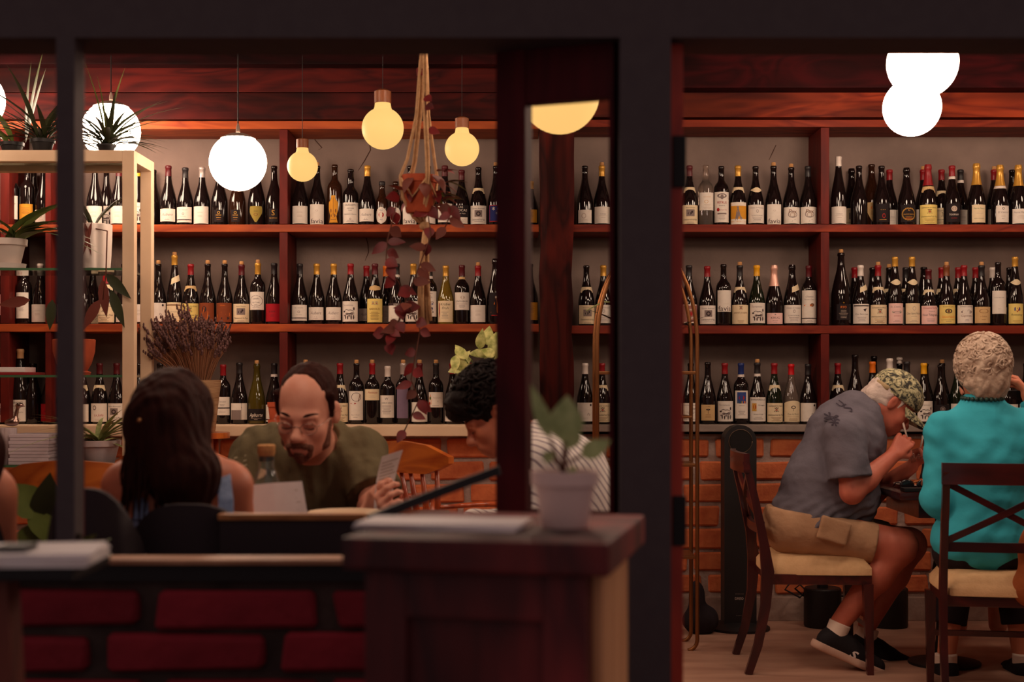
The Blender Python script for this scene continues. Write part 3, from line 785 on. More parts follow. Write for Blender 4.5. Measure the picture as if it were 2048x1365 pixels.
    'teleg': (.010, .108, 1.25, 'pink', None, [T('Chateauneuf du Pape', 0, .092, .013, 'red', .1, .085), T('Domaine du', .006, .076, .007), T('Vieux Telegraphe', 0, .054, .016, 'black', .1, .092)] + lines(.036, 3, .034, 'grey'), 'pinkish label with heavy letters'),
    'gigy': (.012, .106, 1.2, 'yellow', None, [T('Domaine du Cayron', 0, .094, .007, 'black'), El(0, .074, .018, .012, 'black', .35), El(0, .074, .007, .007, 'brown'), T('GIGONDAS', 0, .040, .015, 'orange', 0, .070), Rr(-.04, .030, .04, .031, 'brown')] + lines(.022, 1, .016), 'yellow label with black wreath'),
    'gigw': (.014, .104, 1.2, 'white', None, [T('DOMAINE LA BOUISSIERE', 0, .094, .0065, 'black', 0, .07), El(0, .070, .030, .010, 'grey'), Po([(-.03, .066), (-.02, .080), (0, .074), (.01, .082), (.03, .066)], 'black'), T('Gigondas', 0, .046, .014, 'brown', .1, .060)] + lines(.03, 2, .014), 'white label with grey house'),
    'kraft': (.014, .096, 1.1, 'tan', None, [El(.002, .074, .024, .011, 'brown', .15), T('L CHEVE', 0, .044, .009, 'brown')] + lines(.03, 1, .014, 'brown'), 'brown kraft label'),
    'bordw': (.058, .168, 1.1, 'white', None, [T('CONTINUUM', -.008, .132, .008, 'grey'), T('2 0 1 2', -.006, .080, .005, 'grey')], 'high plain white label'),
    'rhine': (.012, .112, 1.2, 'yellow', None, [Po([(-.010, .094), (.010, .094), (.010, .082), (0, .068), (-.010, .082)], 'red'), El(0, .088, .003, .004, 'gold'), El(-.012, .084, .003, .01, 'blue'), El(.012, .084, .003, .01, 'blue'), T('Rotenberg', 0, .052, .014, 'black', .35)] + lines(.024, 2, .026, 'brown'), 'yellow label with red shield'),
    'cheval': (.046, .140, 1.1, 'white', None, [T('Chevalier', 0, .112, .011, 'grey', .3), Rr(-.045, .080, .045, .086, 'black')] + lines(.10, 2, .018) + lines(.062, 1, .02), 'white label cut by black band'),
    'gunmetal': (.022, .104, 1.2, 'white', None, [Rr(-.045, .022, .012, .070, 'grey'), Po([(-.03, .084), (.014, .086), (.014, .080), (-.01, .076)], 'black'), Rr(.014, .022, .016, .104, 'grey')], 'white and grey folded label'),
    'apharte': (.018, .078, 1.1, 'black', None, [T('Apharte', 0, .038, .028, 'white', .3, .072), Rr(-.026, .030, .03, .0312, 'pale')] + lines(.024, 1, .016, 'pale'), 'white handwriting on dark glass'),
    'amp': (.012, .098, 1.1, 'white', None, [T('&', .010, .044, .026), Rr(-.045, .020, .045, .026, 'black')] + lines(.034, 1, .02), 'white label with ampersand'),
    'sketch': (.020, .166, 1.15, 'white', None, [El(.004, .136, .026, .022, 'black', .1), El(-.012, .104, .016, .004, 'red'), Po([(-.026, .104), (.016, .112), (.026, .150), (.022, .150), (.014, .118)], 'brown'), T('Robert Weaver', 0, .044, .007, 'grey', .3)] + lines(.034, 1, .012), 'white label with loose sketch'),
    'upper': (.120, .176, 1.15, 'cream', None, [T('Ponticaia', .004, .154, .014, 'red', .4)] + lines(.140, 2, .02, 'pale'), 'small high cream label'),
    'wlab': (.034, .152, 1.15, 'white', None, [T('W', 0, .128, .018), T('WARDA VERINI', 0, .108, .011, 'black', 0, .06)] + lines(.096, 8, .026, 'grey'), 'white label with letter W'),
    'violet': (.030, .180, .8, 'violet', None, [], 'violet vertical label'),
    'square': (.012, .110, 1.2, 'white', None, [T('SELVADOLCE', 0, .034, .007, 'grey')] + lines(.024, 2, .026, 'pale'), 'white label'),
    'noon': (.084, .160, 1.15, 'white', None, [T('NOON', .008, .128, .013, 'pale'), T('*', .012, .108, .014, 'black'), Po([(-.042, .09), (-.022, .10), (-.026, .15), (-.042, .14)], 'orange'), El(-.03, .13, .006, .008, 'green'), El(-.034, .104, .006, .008, 'red')] + lines(.092, 1, .02), 'white label with bright corner'),
    'flow': (.014, .106, 1.2, 'white', None, [T('Flaw', .010, .072, .020, 'black', .3)] + lines(.060, 2, .026) + [Rr(-.045, .094, .045, .0955, 'grey'), Rr(-.045, .024, .045, .0255, 'grey')], 'white label with rule lines'),
    'tree': (.018, .096, .92, 'tan', None, [T('LAUREL', 0, .084, .007, 'black'), El(0, .072, .010, .004, 'black'), Rr(-.001, .052, .001, .072, 'black')] + lines(.046, 3, .016, 'brown'), 'tan label with small tree'),
    'picture': (.028, .168, .95, 'white', None, [Rr(-.024, .104, .024, .160, 'blue'), El(0, .132, .015, .012, 'red'), El(-.008, .110, .012, .007, 'green'), El(.010, .110, .010, .007, 'orange')] + lines(.092, 1, .016, 'grey') + lines(.064, 4, .02, 'grey'), 'white label with bright picture'),
    'barbaresco': (.014, .134, 1.2, 'white', None, [T('BARBARESCO', 0, .118, .013, 'black', 0, .082), Rr(-.034, .064, -.010, .104, 'yellow' if False else 'gold'), El(-.020, .086, .008, .013, 'red'), T('Moccagatta', .016, .092, .008, 'black', .2), T('PRODUTTORI', 0, .046, .008, 'black')] + lines(.034, 3, .03), 'white label with heraldic figure'),
    'crozes': (.012, .108, 1.2, 'cream', 'arch', [El(0, .086, .012, .008, 'black', .4), Rr(-.001, .066, .001, .082, 'black'), T('Cote du Rhone', 0, .048, .011, 'black', .1, .06), Rr(-.036, .040, .036, .041, 'brown')] + lines(.03, 3, .026, 'brown'), 'arched cream label with tree'),
    'lowwhite': (.014, .108, 1.2, 'white', None, [El(.030, .096, .006, .006, 'black'), T('Pa', .018, .044, .018, 'grey', .3)] + lines(.03, 1, .02, 'pale'), 'blank looking white label'),
    'cornas': (.018, .100, 1.1, 'black', None, [El(0, .078, .013, .013, 'grey', .2), El(0, .078, .008, .008, 'grey'), T('CORNAS', 0, .044, .016, 'white', 0, .064), Rr(-.04, .018, .04, .036, 'white')], 'black label with white capitals'),
    'pinkish': (.046, .150, 1.0, 'pink', None, lines(.13, 4, .02, 'pale'), 'pinkish label'),
    'numbers': (.030, .160, .95, 'white', None, [T('375', -.006, .110, .016, 'red'), Rr(-.02, .098, .02, .0995, 'blue')] + lines(.085, 4, .016, 'grey'), 'white label with red digits'),
    'julia': (.012, .104, 1.2, 'white', None, [El(-.018, .082, .010, .012, 'grey', .4), T('La Julia', .004, .040, .017, 'red', .3)] + lines(.024, 2, .02, 'pale'), 'white label with red script'),
    'lowsmall': (.014, .080, .9, 'white', None, [El(-.006, .050, .012, .014, 'pale', .3)] + lines(.03, 2, .02, 'pale'), 'small low white label'),
    'goldlab': (.022, .110, 1.0, 'gold', None, lines(.09, 6, .02, 'brown'), 'golden label'),
}
def print_mesh(key, kind):
    k = ('d', key, kind)
    if k in _bc: return _bc[k]
    d = DES[key]; pr = PROFS[kind]
    b = MB(); mats = []
    def slot(ink):
        m = INK.get(ink) or PAPER.get(ink)
        if m not in mats: mats.append(m)
        return mats.index(m)
    lim = d[2]
    def bend(x, z, lift):
        r = prof_r(pr, min(z, .30)) + .0009 + lift
        a = max(-lim, min(lim, x / r))
        return (math.sin(a) * r, -math.cos(a) * r, z)
    for n_, it in enumerate(d[5]):
        lift = .00035 + .00004 * n_
        if it[0] == 't':
            _, s, x, z, h, ink, shear, w, bold = it
            V, Fs = text_geo(s, shear, bold)
            if not len(V): continue
            kx = h
            ww = (V[:, 0].max() - V[:, 0].min()) * h
            mx = w or 1.9 * lim * prof_r(pr, z) * .96
            if w or ww > mx: kx = h * mx / ww
            b.m = slot(ink)
            b.add([bend(x + v[0] * kx, z + v[1] * h, lift) for v in V], Fs)
        elif it[0] == 'r':
            _, a0, c0, a1, c1, ink = it
            b.m = slot(ink); n = max(1, int((a1 - a0) / .008))
            vs = [bend(a0 + (a1 - a0) * i / n, c, lift) for c in (c0, c1) for i in range(n + 1)]
            b.add(vs, [(i, i + 1, n + 2 + i, n + 1 + i) for i in range(n)])
        elif it[0] == 'e':
            _, x, z, rx, rz, ink, ring = it
            b.m = slot(ink); n = 18
            P = [(math.cos(2 * math.pi * i / n), math.sin(2 * math.pi * i / n)) for i in range(n)]
            if ring:
                vs = [bend(x + rx * p[0], z + rz * p[1], lift) for p in P] + [bend(x + rx * (1 - ring) * p[0], z + rz * (1 - ring) * p[1], lift) for p in P]
                b.add(vs, [(i, (i + 1) % n, n + (i + 1) % n, n + i) for i in range(n)])
            else:
                b.add([bend(x + rx * p[0], z + rz * p[1], lift) for p in P], [tuple(range(n))])
        else:
            b.m = slot(it[2])
            b.add([bend(p[0], p[1], lift) for p in it[1]], [tuple(range(len(it[1])))])
    _bc[k] = b.mesh('print', mats or [INK['black']]) if b.f else None
    if _bc[k] and len(mats) > 1: _bc[k].polygons.foreach_set('material_index', b.mi)
    return _bc[k]

ORD = ['first', 'second', 'third', 'fourth', 'fifth', 'sixth', 'seventh', 'eighth', 'ninth', 'tenth', 'eleventh', 'twelfth', 'thirteenth', 'fourteenth',
       'fifteenth', 'sixteenth', 'seventeenth', 'eighteenth', 'nineteenth', 'twentieth', 'twenty-first', 'twenty-second', 'twenty-third', 'twenty-fourth']
FZ = {'burg': .252, 'bord': .250, 'champ': .205, 'flute': .300, 'magnum': .33, 'beer': .205, 'port': .262}
def bottle(px, shelf, kind, des, foil=None, cork=False, glass='dark', neck=None, back=False, hpx=None, rowname='', where='', order=0, ring=None):
    z = {3: Z3, 2: Z2 if px < .2 else 1.472, 1: Z1}[shelf]
    D = BACK_D if back else FRONT_D
    x = px
    d = DES[des]
    fo = foil
    w1 = {'dark': 'dark', 'green': 'dark green', 'brown': 'brown', 'olive': 'olive', 'gold': 'golden', 'clear': 'clear'}[glass]
    if fo: w1 += ' bottle %s foil' % {'brightred': 'bright red', 'darkred': 'maroon'}.get(fo, fo)
    elif cork: w1 += ' corked bottle'
    else: w1 += ' bottle'
    lab = '%s, %s, %s from left %s' % (w1, d[6] if d else 'unlabelled', ORD[order], where)
    if len(lab.split()) > 16: lab = lab.replace(' bottle ', ' ', 1) if len(lab.split()) == 17 else lab.replace(' with ', ' ').replace(' bottle ', ' ', 1)
    root = empty('wine_bottle', (x, D, z + 0.0005), rnd.uniform(-.10, .10), lab, 'bottle', rowname)
    H = PROFS[kind][-1][1]
    if hpx: s = (hpx / 395.0) / H; root.scale = (1.0 + (s - 1) * .3, 1.0 + (s - 1) * .3, s)
    link('glass_body', glass_mesh(kind, glass), root)
    if fo:
        z0 = FZ[kind]
        link('foil_capsule', foil_mesh(kind, z0, H, fo), root)
    if ring:
        link('neck_band', foil_mesh(kind, FZ[kind] - .014, FZ[kind] - .001, ring, .0012, 'neck_band'), root)
    if cork == 'white':
        link('stopper', cork_mesh(kind, .016, True), root)
    elif cork:
        link('cork', cork_mesh(kind), root)
    if d:
        lo = link('label', patch_mesh(kind, d[0], d[1], d[2], d[3], .0009, d[4]), root)
        if d[3] == 'black': lo.name = 'dark_label'
        pm = print_mesh(des, kind)
        if pm: link('print', pm, lo)
    if neck:
        pap, sh_ = neck
        z0, z1 = {'burg': (.170, .196), 'bord': (.232, .246), 'champ': (.172, .200), 'flute': (.205, .235), 'magnum': (.2, .22), 'beer': (.16, .2), 'port': (.2, .21)}[kind]
        link('neck_label', patch_mesh(kind, z0, z1, 1.3, pap, .0009, sh_), root)
    return root

FRONT_D, BACK_D = 7.165, 7.300
BAYS = [(-9, sx(0)), (sx(18), sx(90)), (sx(101), sx(558.5)), (sx(575), sx(1078)), (sx(1146), sx(1642)), (sx(1659), 3.2)]
def settle(items):
    """pixel columns to places on the shelf, bottles of one rank pushed apart until they only touch"""
    out = []
    for rank in (False, True):
        D = BACK_D if rank else FRONT_D
        L = []
        for it in items:
            kw = it[3] if len(it) > 3 else {}
            if bool(kw.get('back')) != rank: continue
            r = max(q[0] for q in PROFS[it[1]]); H = PROFS[it[1]][-1][1]
            if kw.get('hpx'): r *= 1 + ((kw['hpx'] / 395.0) / H - 1) * .3
            L.append([(it[0] - 1024.0) / F * D, r + .0012, it])
        for b0, b1 in BAYS:
            M = [l for l in L if b0 - .02 <= l[0] < b1 + .02]
            for _ in range(400):
                for l in M: l[0] = min(max(l[0], b0 + l[1]), b1 - l[1])
                mv = 0
                for a, b in zip(M, M[1:]):
                    gap = a[1] + b[1] - (b[0] - a[0])
                    if gap > 1e-5:
                        a[0] -= gap / 2; b[0] += gap / 2; mv = 1
                if not mv: break
        out += [(l[0],) + tuple(l[2][1:]) for l in L]
    return sorted(out, key=lambda t: t[0])
def row(shelf, where, rowname, items):
    items = settle(sorted(items, key=lambda t: t[0]))
    for i, it in enumerate(items):
        px, kind, des = it[:3]
        kw = dict(it[3]) if len(it) > 3 else {}
        bottle(px, shelf, kind, des, rowname=rowname, where=where, order=i, **kw)
def o(**k): return k
# top shelf
row(3, 'on top left shelf', 'bottles on the top shelf, left bays', [
    (23, 'bord', 'wlab', o(cork=True)), (60, 'burg', 'none', o(back=True)), (91, 'bord', 'goldlab'), (110, 'burg', 'lowsmall'), (150, 'burg', 'none'), (190, 'burg', 'plain'),
    (213, 'burg', 'bear', o(back=True)), (238, 'burg', 'plain', o(foil='darkred')), (275, 'burg', 'bear', o(foil='yellow')), (307, 'burg', 'none', o(back=True)),
    (338, 'burg', 'aubert', o(foil='darkred', hpx=121)), (370, 'burg', 'two', o(foil='black', hpx=117)), (404, 'burg', 'plain', o(foil='silver', hpx=118)), (439, 'burg', 'goldmark'),
    (475, 'burg', 'goldmark', o(glass='brown')), (514, 'champ', 'shield'), (549, 'burg', 'bigS')])
row(3, 'on top planter shelf', 'bottles on the top shelf behind the planter', [
    (602, 'burg', 'plain', o(foil='white')), (633, 'burg', 'favia', o(cork=True)), (670, 'bord', 'violin', o(glass='brown', hpx=123)), (701, 'port', 'grahams', o(hpx=114)),
    (735, 'burg', 'aubert', o(foil='gold')), (764, 'beer', 'beer', o(glass='brown', foil='black')), (792, 'beer', 'beer', o(glass='brown')), (820, 'burg', 'favia'), (856, 'burg', 'plain'),
    (891, 'burg', 'rocky', o(foil='darkred')), (922, 'burg', 'rocas', o(foil='darkred', hpx=112)), (957, 'burg', 'beau', o(neck=('cream', 'dip'), hpx=118)), (992, 'burg', 'stars', o(cork=True)), (1040, 'burg', 'none'), (1066, 'burg', 'goldlab', o(foil='yellow', hpx=90))])
row(3, 'on top fan shelf', 'bottles on the top shelf above the fan', [
    (1170, 'burg', 'lowsmall'), (1204, 'burg', 'serif', o(foil='gold', cork=True)), (1237, 'burg', 'cdp', o(foil='red', neck=('cream', 'dip'))), (1275, 'burg', 'none'), (1312, 'burg', 'plain'), (1346, 'burg', 'plain'),
    (1378, 'burg', 'deer', o(foil='darkred', neck=('cream', 'dip'))), (1411, 'bord', 'clearlab', o(glass='clear', hpx=122)), (1442, 'bord', 'petrus', o(hpx=120)), (1476, 'burg', 'goldman', o(foil='gold', neck=('cream', 'dip'))),
    (1511, 'burg', 'renaud', o(neck=('cream', 'diamond'), hpx=120)), (1547, 'burg', 'favia', o(cork=True)), (1586, 'burg', 'pax', o(cork=True, hpx=118)), (1621, 'burg', 'pax', o(foil='black', hpx=120))])
row(3, 'on top right shelf', 'bottles on the top shelf, right bay', [
    (1677, 'flute', 'serif', o(foil='white', hpx=139)), (1703, 'champ', 'deer', o(back=True)), (1718, 'burg', 'none', o(hpx=121)), (1743, 'magnum', 'tannish', o(back=True, glass='brown', hpx=132)), (1763, 'burg', 'goldtiny'),
    (1779, 'burg', 'serif', o(back=True, foil='red')), (1813, 'champ', 'medal', o(hpx=117)), (1846, 'burg', 'plain', o(back=True, foil='red', cork=True)), (1856, 'champ', 'cdpy', o(foil='red', neck=('tan', 'dip'), hpx=123)),
    (1883, 'burg', 'cdp', o(back=True, foil='red', neck=('cream', 'dip'))), (1904, 'burg', 'jour', o(foil='red', ring='white')), (1921, 'burg', 'serif', o(back=True, foil='black', ring='white')),
    (1953, 'champ', 'champ', o(foil='gold', hpx=125)), (1988, 'burg', 'plain', o(back=True, foil='red', cork=True)), (2000, 'champ', 'champ2', o(foil='gold', ring='white', hpx=122)),
    (2024, 'burg', 'plain', o(back=True)), (2037, 'champ', 'champ3', o(foil='gold', hpx=122)), (2072, 'burg', 'plain'), (2105, 'burg', 'cdp', o(foil='red'))])
# middle shelf
row(2, 'on middle left shelf', 'bottles on the middle shelf, left bays', [
    (14, 'bord', 'pinkish'), (26, 'bord', 'pinkish', o(back=True)), (41, 'bord', 'numbers'), (66, 'burg', 'plain', o(foil='white')), (82, 'burg', 'none', o(back=True)), (112, 'burg', 'plain', o(foil='darkred')), (150, 'burg', 'none'), (186, 'burg', 'cdp', o(back=True)),
    (224, 'champ', 'cdp', o(foil='red', neck=('cream', 'dip'))), (262, 'burg', 'plain'), (290, 'burg', 'plain', o(foil='black')),
    (325, 'burg', 'lowwhite', o(cork=True)), (358, 'flute', 'strip', o(foil='gold', cork=True, neck=('cream', 'tilt'))), (387, 'burg', 'cdpy', o(foil='red', neck=('tan', 'dip'), hpx=120)),
    (421, 'burg', 'art', o(cork=True, hpx=121)), (456, 'burg', 'art2', o(cork=True, hpx=121)), (489, 'burg', 'deer', o(cork=True, foil='darkred', hpx=119)), (521, 'bord', 'oval', o(cork=True, foil='gold', hpx=122)), (550, 'burg', 'red', o(foil='black', hpx=122))])
row(2, 'on middle planter shelf', 'bottles on the middle shelf behind the planter', [
    (601, 'burg', 'two', o(foil='black')), (635, 'burg', 'aubert', o(foil='gold')), (667, 'burg', 'aubert', o(foil='gold')), (699, 'burg', 'bear', o(foil='red')), (733, 'burg', 'aubert', o(foil='red', back=True)),
    (750, 'burg', 'barolo', o(foil='darkred', neck=('tan', 'round'))), (772, 'burg', 'plain', o(foil='orange', back=True)), (805, 'burg', 'gno', o(foil='black', ring='white')), (836, 'burg', 'bear', o(foil='gold')),
    (868, 'bord', 'blueink', o(foil='black', ring='white', hpx=118)), (898, 'burg', 'kruber', o(glass='gold', foil='gold', hpx=117)), (932, 'bord', 'lynch', o(foil='darkred', neck=('tan', 'dip'), hpx=118)),
    (963, 'burg', 'plain', o(foil='red', cork=True, hpx=117)), (989, 'champ', 'lady', o(hpx=131)), (1000, 'burg', 'none', o(back=True, foil='red')), (1040, 'burg', 'plain'), (1066, 'burg', 'goldlab')])
row(2, 'on middle fan shelf', 'bottles on the middle shelf above the fan', [
    (1174, 'burg', 'deer', o(neck=('cream', 'dip'))), (1206, 'burg', 'renaud', o(foil='gold')), (1240, 'burg', 'none'), (1275, 'burg', 'plain'), (1310, 'burg', 'plain'), (1344, 'burg', 'cdp'),
    (1378, 'burg', 'flower', o(foil='black')), (1415, 'burg', 'beau', o(foil='red', hpx=119)), (1448, 'bord', 'faviatall', o(hpx=123)), (1483, 'burg', 'stj', o(neck=('cream', 'dip'), foil='black', cork=True)),
    (1517, 'burg', 'bear', o(foil='yellow', glass='green')), (1553, 'champ', 'krug', o(foil='pink', hpx=121)), (1593, 'champ', 'renaud', o(neck=('cream', 'tilt'), hpx=122)), (1627, 'bord', 'chateau', o(foil='darkred', hpx=120))])
row(2, 'on middle right shelf', 'bottles on the middle shelf, right bay', [
    (1682, 'magnum', 'ryo', o(hpx=146, cork=True)), (1709, 'burg', 'none', o(back=True, foil='red')), (1721, 'burg', 'eagle', o(foil='white', neck=('cream', 'tilt'))), (1745, 'burg', 'none', o(back=True)),
    (1756, 'burg', 'cdp', o(foil='red', cork=True, neck=('cream', 'dip'))), (1778, 'burg', 'plain', o(back=True, neck=('cream', 'dip'), cork=True)), (1790, 'flute', 'grana', o(foil='gold', neck=('cream', 'diamond'))),
    (1811, 'burg', 'plain', o(back=True, foil='black', neck=('cream', 'dip'))), (1824, 'flute', 'clos', o(foil='gold', neck=('cream', 'diamond'))), (1850, 'magnum', 'plain', o(back=True, hpx=122)), (1857, 'burg', 'teleg', o(foil='darkred', neck=('cream', 'dip'), hpx=113)),
    (1881, 'burg', 'plain', o(back=True, foil='red', neck=('cream', 'dip'))), (1893, 'burg', 'gigy', o(foil='brown', cork=True)), (1916, 'burg', 'plain', o(back=True, foil='red', neck=('cream', 'dip'))), (1928, 'burg', 'gigw', o(foil='red')),
    (1951, 'burg', 'plain', o(back=True, foil='red')), (1963, 'burg', 'kraft', o(foil='black', cork=True)), (1986, 'burg', 'plain', o(back=True, foil='white')), (1996, 'bord', 'bordw', o(hpx=127)),
    (2018, 'burg', 'plain', o(back=True)), (2030, 'flute', 'rhine', o(foil='gold', neck=('cream', 'diamond'))), (2066, 'burg', 'plain'), (2100, 'burg', 'plain')])
# lowest shelf
row(1, 'on lowest left shelf', 'bottles on the lowest shelf, left bays', [
    (10, 'burg', 'beau'), (24, 'bord', 'wlab', o(back=True)), (38, 'magnum', 'grahams', o(foil='tan')), (54, 'burg', 'plain', o(back=True)), (78, 'burg', 'none'), (108, 'burg', 'red'), (140, 'burg', 'none'), (164, 'burg', 'plain', o(neck=('cream', 'dip'), foil='darkred')),
    (193, 'burg', 'julia', o(foil='darkred', neck=('cream', 'dip'))), (231, 'burg', 'beau', o(foil='darkred')), (276, 'burg', 'plain'), (320, 'burg', 'none'),
    (424, 'burg', 'plain', o(foil='black', ring='white')), (455, 'bord', 'cheval', o(foil='red', hpx=118)), (487, 'burg', 'gunmetal', o(foil='black', hpx=122)), (519, 'champ', 'apharte', o(glass='olive', cork=True, hpx=120)), (550, 'burg', 'amp', o(foil='black', ring='white'))])
row(1, 'on lowest planter shelf', 'bottles on the lowest shelf behind the planter', [
    (612, 'burg', 'plain', o(cork=True)), (644, 'burg', 'none', o(foil='black', hpx=112)), (680, 'burg', 'cdp', o(foil='red', neck=('cream', 'dip'))), (713, 'bord', 'sketch', o(cork=True)), (745, 'bord', 'upper', o(foil='red', cork=True)),
    (776, 'bord', 'wlab', o(foil='white', hpx=115)), (805, 'bord', 'violet', o(cork=True, foil='silver')), (839, 'burg', 'square', o(foil='darkred', cork=True)), (872, 'bord', 'noon', o(foil='black', cork=True)), (905, 'burg', 'bear', o(foil='red')),
    (940, 'burg', 'plain', o(foil='red')), (975, 'burg', 'cdp'), (1010, 'burg', 'plain'), (1045, 'burg', 'plain')])
row(1, 'on lowest fan shelf', 'bottles on the lowest shelf behind the fan', [
    (1171, 'burg', 'lowwhite', o(foil='white')), (1203, 'burg', 'cdp', o(foil='red', neck=('cream', 'dip'))), (1238, 'burg', 'pax'), (1274, 'burg', 'none'), (1312, 'burg', 'plain'), (1347, 'burg', 'cdp'), (1384, 'burg', 'flow'),
    (1419, 'burg', 'tree', o(hpx=123)), (1453, 'burg', 'bear', o(foil='red', hpx=121)), (1485, 'bord', 'picture', o(foil='blue', ring='white', hpx=121)), (1520, 'burg', 'barbaresco', o(foil='black', ring='white', cork=True, hpx=122)),
    (1554, 'burg', 'cdp', o(foil='red', neck=('cream', 'dip'), glass='green', hpx=121)), (1589, 'burg', 'crozes', o(glass='clear', foil='brightred', hpx=119)), (1620, 'burg', 'lowwhite', o(foil='black', hpx=119))])
row(1, 'on lowest right shelf', 'bottles on the lowest shelf, right bay', [
    (1684, 'burg', 'plain', o(foil='red', neck=('cream', 'dip'), hpx=121)), (1718, 'burg', 'none', o(hpx=138)), (1748, 'burg', 'none', o(back=True, hpx=136)), (1761, 'burg', 'none', o(foil='orange', hpx=124)), (1782, 'burg', 'plain', o(foil='white', hpx=130)),
    (1799, 'burg', 'none', o(cork='white', back=True)), (1816, 'burg', 'bear', o(foil='black', hpx=124)), (1833, 'burg', 'bear', o(foil='yellow', hpx=121)), (1851, 'burg', 'renaud', o(back=True)), (1869, 'burg', 'cornas', o(hpx=118)),
    (1884, 'burg', 'plain', o(back=True, cork=True, hpx=122)), (1905, 'burg', 'plain', o(glass='green', hpx=124)), (1920, 'burg', 'plain', o(back=True)), (1950, 'burg', 'none'), (1990, 'burg', 'none'), (2022, 'burg', 'plain', o(foil='pink')), (2048, 'burg', 'plain'), (2082, 'burg', 'plain')])
